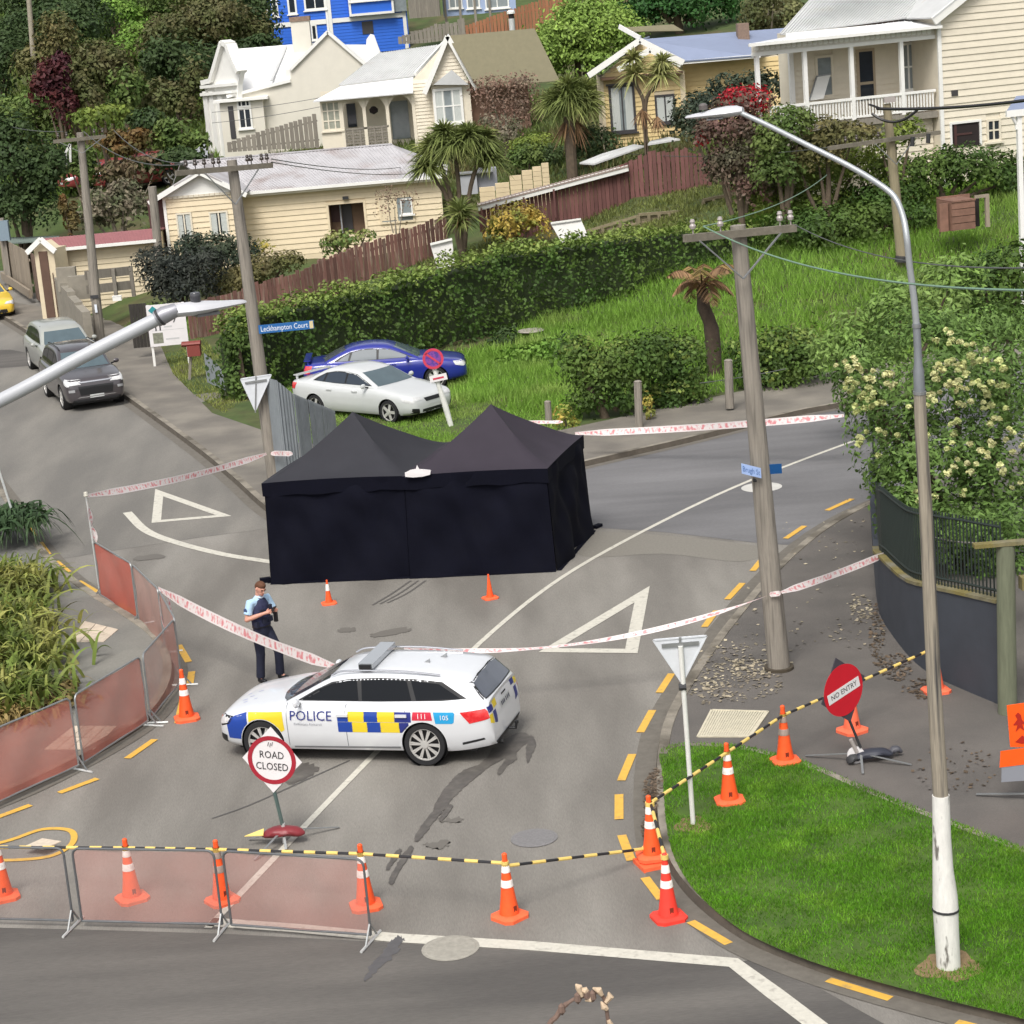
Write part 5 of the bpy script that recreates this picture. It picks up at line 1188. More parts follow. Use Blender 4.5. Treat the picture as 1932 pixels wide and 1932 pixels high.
car = park(146, 716, 'champagne silver station wagon parked behind the dark four wheel drive', dict(SUV, H=1.66, roof=[(1.15,1.06),(.85,1.24),(.45,1.52),(.0,1.62),(-.6,1.65),(-1.5,1.63),(-2.0,1.54),(-2.25,1.26),(-2.36,1.06)]), M_sil2, 2.35)
k_ = .92
civ(car, M_sil2, [(x, z*k_+.06) for x, z in suv_sw], [[(x, z*k_+.06) for x, z in p] for p in suv_sp], [(2.42,.78),(2.30,.94),(1.98,.96),(2.08,.82),(2.3,.76)], [(-2.1,1.0),(-2.45,1.0),(-2.45,.75),(-2.2,.75)], [(y, z*k_+.03) for y, z in suv_ws], [(y, z*k_+.03) for y, z in suv_rg], grille=[[(-.4,.6),(.4,.6),(.4,.75),(-.4,.75)]])
car.mirrors(.72, 1.12, M_sil2)
for sy in (1,-1):
    q = MB(); q.tube([(.2,sy*.60,1.52),(.0,sy*.62,1.60),(-1.4,sy*.62,1.60),(-1.6,sy*.62,1.54)], .016, 8); obj('roof_rail', q, M_trim, car.t)
M_ycar = mat('yellow_paint', lin((232,196,64)), .3, coat=.8)
car = park(-8, 606, 'bright yellow car just entering the photo at the left edge', SEDAN, M_ycar, 2.35)
civ(car, M_ycar, sed_sw, sed_sp, [(2.42,.62),(2.28,.76),(1.95,.80),(2.05,.66),(2.3,.60)], [(-2.1,.98),(-2.46,.98),(-2.46,.80),(-2.2,.80)], sed_ws, sed_rg, grille=[[(-.55,.28),(.55,.28),(.5,.45),(-.5,.45)]])
car.mirrors(.70, 1.04, M_ycar)
M_rcar = mat('faded_red_paint', lin((132,54,54)), .5, coat=.5, var=.1)
p = A(265,318,113)
car = Car('faded red wagon parked among bushes below the hillside', SUV, M_rcar, (p.x, p.y, p.z-.9), radians(192))
civ(car, M_rcar, suv_sw, suv_sp, [(2.42,.82),(2.30,.98),(1.98,1.0),(2.08,.86),(2.3,.80)], [(-2.1,1.05),(-2.45,1.05),(-2.45,.8),(-2.2,.8)], suv_ws, suv_rg)
car.mirrors(.72, 1.18, M_rcar)
p = A(212,330,114.5)
car = Car('second red car nosed in behind the faded red wagon among the bushes', SEDAN, M_rcar, (p.x-.6, p.y+1.5, p.z-.7), radians(210))
civ(car, M_rcar, sed_sw, sed_sp, [(2.42,.62),(2.28,.76),(1.95,.80),(2.05,.66),(2.3,.60)], [(-2.1,.98),(-2.46,.98),(-2.46,.80),(-2.2,.80)], sed_ws, sed_rg)
car.mirrors(.70, 1.04, M_rcar)
# ================================================================ POLICE OFFICER
def fuse(name, mb, m, parent, vox=.010, sm=3):
    """overlapping limbs and rounded masses fused into one continuous skin"""
    o = bpy.data.objects.new(name, mb.mesh(name)); COL.objects.link(o)
    r = o.modifiers.new('r', 'REMESH'); r.mode = 'VOXEL'; r.voxel_size = vox
    q = o.modifiers.new('s', 'SMOOTH'); q.iterations = sm; q.factor = .5
    dg = bpy.context.evaluated_depsgraph_get(); me = bpy.data.meshes.new_from_object(o.evaluated_get(dg)); bpy.data.objects.remove(o)
    me.name = name; me.polygons.foreach_set('use_smooth', [True]*len(me.polygons)); return link(name, me, m, parent)
def ell(mb, c, r):
    n, k = 12, 9; P = [(0,0,-1)]; 
    for j in range(1, k):
        a = -pi/2+pi*j/k; P += [(cos(a)*cos(2*pi*i/n), cos(a)*sin(2*pi*i/n), sin(a)) for i in range(n)]
    P.append((0,0,1)); L = len(P)-1
    F = [(0, 1+(i+1) % n, 1+i) for i in range(n)] + [(1+(j-1)*n+i, 1+(j-1)*n+(i+1) % n, 1+j*n+(i+1) % n, 1+j*n+i) for j in range(1, k-1) for i in range(n)] + [(L, 1+(k-2)*n+i, 1+(k-2)*n+(i+1) % n) for i in range(n)]
    return mb.add([(c[0]+p[0]*r[0], c[1]+p[1]*r[1], c[2]+p[2]*r[2]) for p in P], F)
def loft(mb, rings, n=16):
    vs = [(x+rx*cos(2*pi*k/n), y+ry*sin(2*pi*k/n), z) for x, y, z, rx, ry in rings for k in range(n)]; m_ = len(rings)
    return mb.add(vs, [(i*n+k, i*n+(k+1) % n, (i+1)*n+(k+1) % n, (i+1)*n+k) for i in range(m_-1) for k in range(n)] + [tuple(range(n))[::-1], tuple(range((m_-1)*n, m_*n))])
M_skin = mat('skin', lin((200,146,126)), .55, var=.06, vscale=20); M_hair = mat('brown_hair', lin((92,58,38)), .8, var=.3, vscale=60, bump=.5, bscale=90)
M_navy = mat('navy_cloth', lin((26,30,50)), .85, var=.18, vscale=14, bump=.3, bscale=25); M_vest = mat('vest_navy', lin((38,42,72)), .8, var=.18, vscale=16, bump=.3, bscale=30); M_shirt = mat('light_blue_shirt', lin((170,200,226)), .8, var=.06, vscale=12, bump=.3, bscale=22)
M_boot = mat('black_boot', lin((22,22,26)), .4)
foot = W(503,1286); pb = (foot.x+.02, foot.y+.05, .006); RZ = radians(-42)
per = thing('person', 'police officer in pale blue shirt and navy vest looking down at a phone', 'person', pb, RZ); per.scale = (1.04,)*3
ARM = ((-1, (-.01,-.195,1.44), (-.03,-.285,1.165), (.225,-.125,1.265)), (1, (-.01,.195,1.44), (.06,.27,1.17), (.265,.125,1.275)))
LEG = ((-1, (0,-.095,.90), (.02,-.115,.50), (-.035,-.125,.09), (.10,-.15,.035)), (1, (.01,.095,.90), (.20,.14,.53), (.15,.17,.10), (.29,.20,.035)))
HM = Matrix.Translation((.02,0,1.58)) @ Matrix.Rotation(radians(24), 4, 'Y') @ Matrix.Rotation(radians(-8), 4, 'Z') @ Matrix.Translation((-.02,0,-1.58))
b = MB(); loft(b, [(0,0,.86,.08,.12),(0,0,1.0,.09,.13),(-.01,0,1.2,.09,.13),(-.01,0,1.42,.08,.14)]); b.tube([(-.015,0,1.40),(.005,0,1.52),(.03,0,1.62)], [.062,.056,.056], 12)
for sy, sh, el, wr in ARM: b.tube([(0,sy*.05,1.42), sh, el], [.06,.052,.044], 10); ell(b, el, (.045,.045,.045)); b.tube([el, tuple(np.array(el)*.5+np.array(wr)*.5), wr, tuple(Vector(wr)+Vector((.05,-sy*.041,.016)))], [.044,.041,.029,.03], 10); ell(b, tuple(Vector(wr)+Vector((.055,-sy*.046,.018))), (.045,.034,.030))
for sy, hp, kn, an, tp in LEG: b.tube([hp, kn, an, tp], [.075,.052,.038,.03], 10)
b.M = HM; ell(b, (.045,0,1.69), (.096,.076,.108)); ell(b, (.075,0,1.625), (.064,.055,.062)); ell(b, (.142,0,1.658), (.020,.013,.022)); ell(b, (.128,0,1.705), (.018,.045,.010)); ell(b, (.125,0,1.612), (.014,.024,.010)); ell(b, (.118,0,1.585), (.02,.022,.016))
for sy in (-1, 1): ell(b, (.03,sy*.080,1.672), (.018,.012,.030))
b.M = None; body = fuse('body', b, M_skin, per, .0085, 2)
for sy in (-1, 1):
    q = MB(); q.M = HM; ell(q, (.131,sy*.030,1.688), (.010,.013,.007)); obj('eye', q, mat('eye_dark', lin((60,46,44)), .3), body, smooth=True)
    q = MB(); q.M = HM; q.bar((.140,sy*.014,1.706),(.125,sy*.050,1.708), .010, .008); obj('eyebrow', q, M_hair, body)
q = MB(); q.M = HM; ell(q, (.137,0,1.611), (.006,.022,.005)); obj('mouth', q, mat('lips', lin((160,92,86)), .5), body, smooth=True)
q = MB(); q.M = HM; ell(q, (.038,0,1.745), (.098,.080,.066)); ell(q, (-.005,0,1.705), (.072,.082,.085)); ell(q, (.075,0,1.772), (.06,.062,.036)); fuse('hair', q, M_hair, per, .009, 2)
b = MB(); loft(b, [(0,0,1.02,.12,.165),(-.005,0,1.2,.12,.17),(-.01,0,1.38,.118,.185),(-.01,0,1.46,.095,.165),(0,0,1.51,.068,.085),(.01,0,1.535,.063,.066)])
for sy, sh, el, wr in ARM: m2 = tuple(np.array(sh)*.30+np.array(el)*.70); b.tube([(0,sy*.10,1.43), sh, tuple(np.array(sh)*.6+np.array(el)*.4), m2], [.075,.076,.072,.078], 12)
fuse('shirt', b, M_shirt, per, .011, 2)
b = MB(); loft(b, [(0,0,1.0,.140,.180),(.005,0,1.10,.150,.184),(0,0,1.25,.152,.190),(-.005,0,1.37,.146,.176),(-.01,0,1.45,.118,.140),(-.01,0,1.495,.075,.12)]); fuse('vest', b, M_vest, per, .011, 2)
for sy in (-1, 1): q = MB(); q.slab([(.03,sy*.03,1.545),(.095,sy*.012,1.50),(.085,sy*.065,1.51),(.0,sy*.08,1.535)][::sy], .012); obj('collar', q, mat('collar_pale', lin((206,214,226)), .8), per)
for x, y, z, d in ((.165,.07,1.12,(.04,.09,.09)),(.165,-.06,1.12,(.04,.08,.10)),(.15,.10,1.30,(.045,.07,.12)),(.08,-.175,1.06,(.08,.05,.10)),(.15,-.08,1.29,(.03,.09,.05))): q = MB(); q.box((x,y,z), d); obj('vest_pouch', q, M_navy, per)
q = MB(); q.box((.20,.165,1.13), (.06,.05,.17), .3); obj('radio_holster', q, M_boot, per)
b = MB(); loft(b, [(0,0,.80,.115,.16),(0,0,.88,.128,.172),(0,0,.96,.130,.174),(0,0,1.03,.122,.165)])
for sy, hp, kn, an, tp in LEG: hp, kn, an = map(np.array, (hp, kn, an)); b.tube([tuple(hp), tuple(hp*.55+kn*.45), tuple(kn), tuple(kn*.5+an*.5), tuple(an*.98)], [.105,.096,.080,.076,.078], 12); ell(b, tuple(kn), (.083,.083,.083))
fuse('trousers', b, M_navy, per, .011, 3)
q = MB(); loft(q, [(0,0,.985,.138,.182),(0,0,1.035,.138,.182)]); obj('belt', q, M_boot, per, smooth=True)
for sy, hp, kn, an, tp in LEG: q = MB(); q.tube([an, (an[0]-.005, an[1], .06)], [.055,.055], 10); q.tube([(an[0]-.04, an[1], .045), tuple(np.array(tp)*.5+np.array((an[0],an[1],.05))*.5), (tp[0]+.02, tp[1], .038)], [.045,.047,.036], 10); fuse('boot', q, M_boot, per, .01, 2)
# hands: five fingers each, closed round the phone
for sy, sh, el, wr in ARM:
    wv = Vector(wr); hv = Vector((.09, -sy*.075, .03)); f = hv.normalized(); upv = Vector((-.2,0,1)).normalized(); sd2 = f.cross(upv); pc_ = wv + hv*.55
    for k, ln_ in enumerate((.058,.066,.062,.050)):
        o_ = pc_ + f*.03 + upv*(.027-.018*k); q = MB(); q.tube([pc_ + upv*(.018-.012*k), o_, o_ + f*ln_*.5 + Vector((.01,0,0)), o_ + f*ln_*.65 + Vector((.012,0,0)) + sd2*sy*.02], [.011,.010,.009,.007], 8); obj('finger', q, M_skin, body, smooth=True)
    q = MB(); q.tube([pc_ - f*.015, pc_ + upv*.035 + f*.01, pc_ + upv*.055 + f*.04], [.014,.012,.009], 8); obj('thumb', q, M_skin, body, smooth=True)
q = MB(); q.box((.345,.0,1.325), (.012,.075,.15), M=Matrix.Rotation(.75,4,'Y')); ph = obj('phone', q, mat('phone_dark', lin((36,34,38)), .25)); 
ph.matrix_world = tmat(per); ph.location = pb; ph.scale = (1.04,)*3; ph.rotation_euler = (0,0,RZ); tag(ph, 'dark mobile phone held up in the hands of the officer', 'phone')
# round shoulder badge
q = MB(); c = Vector((-.02,-.305,1.335)); q.lathe([(.040,0),(.040,-.006),(.0,-.008)], 16, tuple(c), axis='y', cap=False); obj('shoulder_badge', q, mat('badge_navy', lin((58,76,116)), .7), per)
# ================================================================ HOUSES
class HW:
    """a vertical wall plane facing the camera side; s runs along it, z up, d outwards"""
    def __init__(s, px, py, Y, yaw=0.0):
        s.o = A(px, py, Y); s.o.z = 0; s.yaw = yaw; s.u = Vector((cos(yaw), sin(yaw), 0)); s.n = Vector((sin(yaw), -cos(yaw), 0))
    def hit(s, px, py, d=0.0):
        r = ray(px, py); c = Vector((0,0,CH)); o = s.o + s.n*d
        t = (o-c).dot(s.n)/r.dot(s.n); p = c + r*t; return (p-o).dot(s.u), p.z
    def P(s, S_, z, d=0.0): return s.o + s.u*S_ + s.n*d + Vector((0,0,z))
    def rect(s, x0, x1, y0, y1, d=0.0):
        """pixel box -> s0,s1,z0,z1 on the wall"""
        xm, ym = (x0+x1)/2, (y0+y1)/2
        s0 = s.hit(x0, ym, d)[0]; s1 = s.hit(x1, ym, d)[0]; z1 = s.hit(xm, y0, d)[1]; z0 = s.hit(xm, y1, d)[1]; return s0, s1, z0, z1
    def box(s, mb, s0, s1, z0, z1, d0, d1):
        v = [s.P(a, z, d) for z in (z0, z1) for a, d in ((s0,d1),(s1,d1),(s1,d0),(s0,d0))]
        mb.add(v, [(0,3,2,1),(4,5,6,7),(0,1,5,4),(1,2,6,5),(2,3,7,6),(3,0,4,7)]); return mb
    def part(s, name, t, m, boxes, label=None):
        for b in boxes: o = obj(name, s.box(MB(), *b), m, t, world=True, label=label)
        return o
    def clad(s, t, s0, s1, z0, z1, pitch, m, gaps=(), d=0.0, gable=None, name='weatherboard', back=True, dep=.5):
        """lapped boards, each its own piece; gable=(apex s, apex z) trims them to a triangle above z1"""
        n = max(1, int(round((z1-z0)/pitch))); rows = [(z0+(z1-z0)*i/n, z0+(z1-z0)*(i+1)/n, s0, s1) for i in range(n)]
        if gable:
            gs, gz = gable; k = max(1, int(round((gz-z1)/pitch)))
            for i in range(k):
                a, b = z1+(gz-z1)*i/k, z1+(gz-z1)*(i+1)/k; f = (a+b)/2; f = (f-z1)/(gz-z1)
                rows.append((a, b, s0+(gs-s0)*f, s1+(gs-s1)*f))
        for a, b, p, q in rows:
            segs = [(p, q)]
            for g0, g1, h0, h1 in gaps:
                if b > h0+.02 and a < h1-.02:
                    new = []
                    for x, y in segs:
                        if g1 <= x or g0 >= y: new.append((x, y)); continue
                        if g0 > x: new.append((x, g0))
                        if g1 < y: new.append((g1, y))
                    segs = new
            for x, y in segs:
                mb = MB(); v = [s.P(x,a,d+.042), s.P(y,a,d+.042), s.P(y,b,d+.008), s.P(x,b,d+.008), s.P(x,a,d), s.P(y,a,d), s.P(y,b,d), s.P(x,b,d)]
                mb.add(v, [(0,1,2,3),(5,4,7,6),(4,5,1,0),(3,2,6,7),(1,5,6,2),(4,0,3,7)]); obj(name, mb, m, t, world=True)
        return t
    def window(s, t, s0, s1, z0, z1, fm, gm, cols=1, rows=1, d=.03, fw=.09, sill=True, curtain=None, name='window', hood=False):
        mb = MB(); D = d+.05
        for b in ((s0,s0+fw,z0,z1),(s1-fw,s1,z0,z1),(s0+fw,s1-fw,z1-fw,z1),(s0+fw,s1-fw,z0,z0+fw)): s.box(mb, *b, d-.02, D)
        for i in range(1, cols): x = s0+(s1-s0)*i/cols; s.box(mb, x-.03, x+.03, z0+fw, z1-fw, d-.01, D-.01)
        for i in range(1, rows): z = z0+(z1-z0)*i/rows; s.box(mb, s0+fw, s1-fw, z-.03, z+.03, d-.01, D-.012)
        w = obj(name, mb, fm, t, world=True)
        for i in range(cols):
            for j in range(rows):
                a, b = s0+fw+(s1-s0-2*fw)*i/cols, s0+fw+(s1-s0-2*fw)*(i+1)/cols; c, e = z0+fw+(z1-z0-2*fw)*j/rows, z0+fw+(z1-z0-2*fw)*(j+1)/rows
                q = MB(); s.box(q, a, b, c, e, d-.02, d+.012); obj('pane', q, gm, w, world=True)
        if curtain:
            for a, b in ((s0+fw, s0+fw+(s1-s0)*.30), (s1-fw-(s1-s0)*.30, s1-fw)):
                q = MB(); n = 10; vs = []
                for k in range(n+1):
                    x = a+(b-a)*k/n; dd = d+.016+.008*(k % 2); vs += [s.P(x, z0+fw, dd), s.P(x, z1-fw, dd)]
                q.add(vs, [(2*k, 2*k+2, 2*k+3, 2*k+1) for k in range(n)]); obj('curtain', q, curtain, w, world=True)
        if sill: s.part('sill', w, fm, [(s0-.08, s1+.08, z0-.07, z0, d-.02, D+.06)])
        if hood: s.part('hood', w, fm, [(s0-.1, s1+.1, z1, z1+.08, d-.02, D+.12)])
        return w
def roof(t, pts, m, th=.06, name='roof', rib=.0, label=None):
    mb = MB(); p = [Vector(q) for q in pts]; n = Vector((0,0,0))
    for i in range(len(p)): n += p[i].cross(p[(i+1) % len(p)])
    if n.z < 0: p = p[::-1]
    mb.slab(p, th); o = obj(name, mb, m, t, world=True, label=label); return o
def ribs(t, a0, a1, b0, b1, n, m, r=.02):
    """standing ribs / corrugation crests running from edge a to edge b of a roof plane, joined as one part"""
    mb = MB()
    for i in range(n+1):
        f = i/n; p, q = Vector(a0).lerp(Vector(a1), f), Vector(b0).lerp(Vector(b1), f); mb.bar(p+Vector((0,0,.012)), q+Vector((0,0,.012)), .035, .03)
    o = obj('roof_ribs', mb, m, t, world=True); return o
def house(name, label, px, py, Y, cat='house'):
    p = A(px, py, Y); return thing(name, label, cat, (p.x, p.y, hz(p.x, p.y)))
M_cream = mat('cream_boards', lin((218,202,172)), .75, var=.06, vscale=3, objrnd=.03); M_cream_l = mat('pale_cream_boards', lin((216,207,188)), .75, var=.06, vscale=3, objrnd=.03)
M_ivory = mat('ivory_render', lin((212,207,194)), .85, var=.05, vscale=2); M_wtrim = mat('white_trim', lin((228,227,222)), .6, var=.04)
M_gl_d = mat('window_glass_dark', lin((42,48,56)), .08, spec=.8, var=.3, vscale=1.5); M_gl_l = mat('window_glass_pale', lin((136,144,146)), .1, spec=.8, var=.2, vscale=2.5)
M_curt = mat('net_curtain', lin((186,190,186)), .9); M_frame_d = mat('dark_frame', lin((62,60,62)), .5)
M_rust = mat('rusty_iron_roof', lin((176,174,176)), .65, var=.12, vscale=2, col2=lin((150,140,138)), c2scale=.9, c2lo=.5, c2hi=.75)
M_wroof = mat('white_iron_roof', lin((228,228,228)), .6, var=.04, vscale=2); M_groof = mat('grey_white_iron', lin((188,189,188)), .65, var=.10, vscale=1.5, col2=lin((160,142,124)), c2scale=.8, c2lo=.62, c2hi=.8)
M_olive = mat('olive_roof', lin((128,122,98)), .85, var=.1, vscale=4); M_bluroof = mat('blue_grey_roof', lin((128,138,162)), .5, var=.06, vscale=1.5)
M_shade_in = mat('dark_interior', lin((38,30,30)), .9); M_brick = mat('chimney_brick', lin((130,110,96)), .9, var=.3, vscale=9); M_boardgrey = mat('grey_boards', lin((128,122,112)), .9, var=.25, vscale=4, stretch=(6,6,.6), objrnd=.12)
# ---------------------------------------------------------------- yellow bungalow
h = HW(456, 420, 93); t = house('house', 'long yellow weatherboard bungalow with a rust streaked iron roof behind the brown paling fence', 620, 470, 93)
zg = .3; s1_ = h.hit(836, 400)[0]; ze = h.hit(620, 357)[1]
dr = h.rect(622, 688, 384, 443); wn = h.rect(715, 782, 369, 421)
h.part('wall', t, M_cream, [(0, dr[0], zg, ze, -.6, -.01), (dr[1], s1_, zg, ze, -.6, -.01), (dr[0], dr[1], zg, dr[2], -.6, -.011), (dr[0], dr[1], dr[3], ze, -.6, -.011)])
h.clad(t, .14, s1_, zg+.9, ze, .235, M_cream, gaps=[(dr[0]-.1, dr[1]+.1, dr[2], dr[3]+.1), (wn[0], wn[1], wn[2], wn[3])])
h.part('base_panel', t, M_cream, [(.14, s1_, zg, zg+.9, -.008, .03)])
h.part('porch_recess', t, mat('porch_brown', lin((120,98,78)), .8, var=.1), [(dr[0], dr[1], dr[2], dr[3], -.95, -.85), (dr[1]-.02, dr[1], dr[2], dr[3], -.85, -.02), (dr[0], dr[0]+.02, dr[2], dr[3], -.85, -.02), (dr[0]+.02, dr[1]-.02, dr[3]-.02, dr[3], -.85, -.02), (dr[0]+.02, dr[1]-.02, dr[2], dr[2]+.02, -.85, -.02)])
dd = dr[1]-dr[0]
h.part('door', t, M_frame_d, [(dr[0]+dd*.34, dr[0]+dd*.62, dr[2]+.03, dr[3]-.05, -.84, -.78)])
h.part('porch_window', t, mat('red_brown_panel', lin((72,46,44)), .6), [(dr[0]+.03, dr[0]+dd*.27, dr[2]+.5, dr[3]-.05, -.84, -.8)]); h.part('porch_post', t, mat('grey_post', lin((150,152,156)), .5), [(dr[0]+dd*.29, dr[0]+dd*.33, dr[2]+.03, dr[3]-.05, -.5, -.44)])
h.part('door_surround', t, M_cream, [(dr[0]-.1, dr[0], dr[2], dr[3]+.1, 0, .06), (dr[1], dr[1]+.1, dr[2], dr[3]+.1, 0, .06), (dr[0], dr[1], dr[3], dr[3]+.1, 0, .058)])
h.window(t, *wn, M_cream, M_gl_l, cols=2, sill=False, curtain=None); a = h.rect(758, 776, 374, 404); h.window(t, a[0]-.05, a[1]+.05, a[2], a[3], M_wtrim, M_gl_l, 1, 1, d=.07, fw=.06)
q = h.rect(717, 748, 374, 416); h.part('blind_panel', t, M_cream, [(q[0], q[1], q[2], q[3], .03, .055)])
c = h.hit(652, 372); h.part('porch_lamp', t, M_dark, [(c[0]-.12, c[0]+.12, c[1]-.08, c[1]+.04, .03, .2)])
h.part('corner_board', t, M_wtrim, [(.0, .13, zg, ze, -.02, .05)])
h.part('fascia', t, M_cream_l, [(-.2, s1_, ze, ze+.16, .30, .40)]); h.part('gutter', t, M_wtrim, [(-.3, s1_+.1, ze+.10, ze+.22, .405, .52)]); h.part('soffit', t, M_cream_l, [(-.2, s1_, ze-.03, ze-.002, 0, .30)])
za = h.hit(545, 289, -3.2)[1]; sr0 = h.hit(340, 303, -3.2)[0]; sr1 = h.hit(740, 281, -3.2)[0]
e0, e1 = h.P(-.3, ze+.2, .45), h.P(h.hit(793,340)[0], ze+.2, .45); r0_, r1_ = h.P(sr0, za, -3.2), h.P(sr1, za, -3.2)
rf = roof(t, [e0, e1, r1_, r0_], M_rust); ribs(rf, e0, e1, r0_, r1_, 60, M_rust)
roof(t, [e1, h.P(s1_+.3, ze+.2, .3), h.P(s1_+.3, ze+.2, -5), r1_], M_rust); roof(t, [r0_, r1_, h.P(sr1+1, ze+.2, -7), h.P(sr0-1, ze+.2, -7)], M_rust)
h.part('ridge_cap', rf, M_rust, [(sr0, sr1, za, za+.05, -3.3, -3.1)])
# gable wing
g = HW(312, 420, 91.5); w1 = g.hit(452, 420)[0]; zge = g.hit(380, 366)[1]; ga = g.hit(378, 330)
g.part('wing_wall', t, M_cream, [(0, w1, zg, zge, -1.2, -.01)])
wins = [g.rect(334, 364, 401, 452), g.rect(396, 432, 398, 445)]
g.clad(t, .12, w1-.02, zg, zge, .235, M_cream, gaps=wins)
for wv in wins: g.window(t, wv[0], wv[1], wv[2], wv[3], M_cream_l, M_gl_d, 2, 1, curtain=M_curt, fw=.07)
g.part('corner_board', t, M_wtrim, [(-.01, .11, zg, zge, -.02, .05), (w1-.02, w1+.10, zg, zge, -.02, .05)])
mb = MB(); mb.slab([g.P(-.35, zge, .05), g.P(w1+.1, zge, .05), g.P(ga[0], ga[1], .05)], .1); obj('gable_panel', mb, M_wtrim, t, world=True)
for k in range(14):
    x = .0 + (w1)*k/14; g.part('gable_scallop', t, M_cream_l, [(x, x+w1/14*.9, zge-.10, zge, .055, .085)])
for sg in (-1, 1):
    mb = MB(); p0 = g.P(-.55 if sg < 0 else w1+.45, zge-.18, .35); mb.bar(p0, g.P(ga[0], ga[1]+.14, .35), .05, .2); obj('barge_board', mb, M_wtrim, t, world=True)
    roof(t, [p0+Vector((0,0,.1)), g.P(ga[0], ga[1]+.25, .4), g.P(ga[0], ga[1]+.25, -3), g.P(-.55 if sg < 0 else w1+.45, zge-.08, -3)], M_rust)
g.part('side_return', t, mat('red_brown_panel', lin((72,46,44))), [(-.75, -.02, zge-2.3, zge-.1, -.9, -.6)])
# ---------------------------------------------------------------- white villa
h = HW(445, 200, 117); t = house('house', 'white parapet villa with a bright white roof and tall plain side wall', 540, 270, 117)
zb0 = 3.0
def wallpoly(h, name, t, m, pxs, th=.3, d=0, extra=None):
    pts = [h.P(*h.hit(x, y, d), d) for x, y in pxs]
    if extra: pts = extra + pts
    mb = MB(); p = pts; n = Vector((0,0,0))
    for i in range(len(p)): n += p[i].cross(p[(i+1) % len(p)])
    if n.dot(h.n) < 0: p = p[::-1]
    mb.slab(p, th); return obj(name, mb, m, t, world=True), pts
def coping(h, t, pxs, m, wd=.32, ht=.16, d=0):
    for (x0, y0), (x1, y1) in zip(pxs[:-1], pxs[1:]):
        mb = MB(); mb.bar(h.P(*h.hit(x0,y0,d), d-.1), h.P(*h.hit(x1,y1,d), d-.1), wd+.2, ht); obj('coping', mb, m, t, world=True)
wallpoly(h, 'side_wall', t, M_ivory, [(445,305),(760,290),(740,140),(687,120),(618,60),(548,131),(548,153),(445,178)])
coping(h, t, [(428,182),(548,152),(548,131),(618,60),(690,122)], M_wtrim)
q = h.hit(652,155); h.part('flue_stub', t, M_dark, [(q[0]-.05,q[0]+.05,q[1],q[1]+.35,-.2,-.1)])
# bright roof planes behind the parapets
roof(t, [h.P(*h.hit(448,178,-.4),-.4), h.P(*h.hit(548,153,-.4),-.4), h.P(*h.hit(600,80,-5),-5), h.P(*h.hit(436,93,-5),-5)], M_wroof)
mb = MB(); mb.bar(h.P(*h.hit(512,152,-.5),-.5), h.P(*h.hit(540,88,-4.8),-4.8), .14, .08); obj('roof_valley', mb, M_groof, t, world=True)
roof(t, [h.P(*h.hit(640,84,-.4),-.4), h.P(*h.hit(690,120,-.4),-.4), h.P(*h.hit(720,100,-4),-4), h.P(*h.hit(690,84,-4),-4)], M_wroof)
mb = MB(); mb.slab([h.P(*h.hit(x,y,-3),-3) for x, y in ((690,110),(720,104),(706,66),(699,64),(692,74))][::-1], .3); obj('parapet', mb, M_wtrim, t, world=True)
q = h.rect(550, 585, 40, 84, -4); h.part('chimney', t, M_ivory, [(q[0],q[1],q[2]-.6,q[3],-4.8,-4)]); h.part('chimney_cap', t, M_brick, [(q[0]-.05,q[1]+.05,q[3],q[3]+.25,-4.85,-3.95)])
# street facade on the left, turned away
f = HW(446, 200, 116.9, radians(-52)); L_ = f.hit(387, 200)[0]
wallpoly(f, 'facade', t, M_wtrim, [(446,300),(449,160),(454,134),(440,112),(430,84),(422,81),(408,128),(400,152),(386,156),(390,305)], .3)
coping(f, t, [(453,136),(441,112),(431,84),(422,80),(408,128),(401,152),(385,156)], M_wtrim, .45, .25)
for y in (164, 178): mb = MB(); mb.bar(f.P(*f.hit(385,y),.12), f.P(*f.hit(447,y-6),.12), .3, .16); obj('cornice', mb, M_wtrim, t, world=True)
for x in (392, 404, 420): q = f.hit(x, 200); f.part('pilaster', t, M_wtrim, [(q[0]-.2,q[0]+.2,zb0,f.hit(x,172)[1],.0,.14)])
# bay on the side wall
bw_ = h.rect(418, 500, 190, 275, .5); h.part('bay_wall', t, M_ivory, [(bw_[0],bw_[1],zb0,bw_[3],0,.5)]); h.part('bay_roof', t, M_wtrim, [(bw_[0]-.3,bw_[1]+.3,bw_[3],bw_[3]+.14,0,.8)])
a = h.rect(449, 475, 188, 243, .5); h.window(t, a[0], a[1], a[2], a[2]+(a[3]-a[2])*.72, M_wtrim, M_gl_d, 2, 1, d=.53); h.window(t, a[0], a[1], a[2]+(a[3]-a[2])*.74, a[3], M_wtrim, M_gl_d, 3, 1, d=.53, sill=False)
a = h.rect(433, 443, 200, 262, .5); h.part('door', t, M_frame_d, [(a[0],a[1],a[2],a[3],.5,.54)])
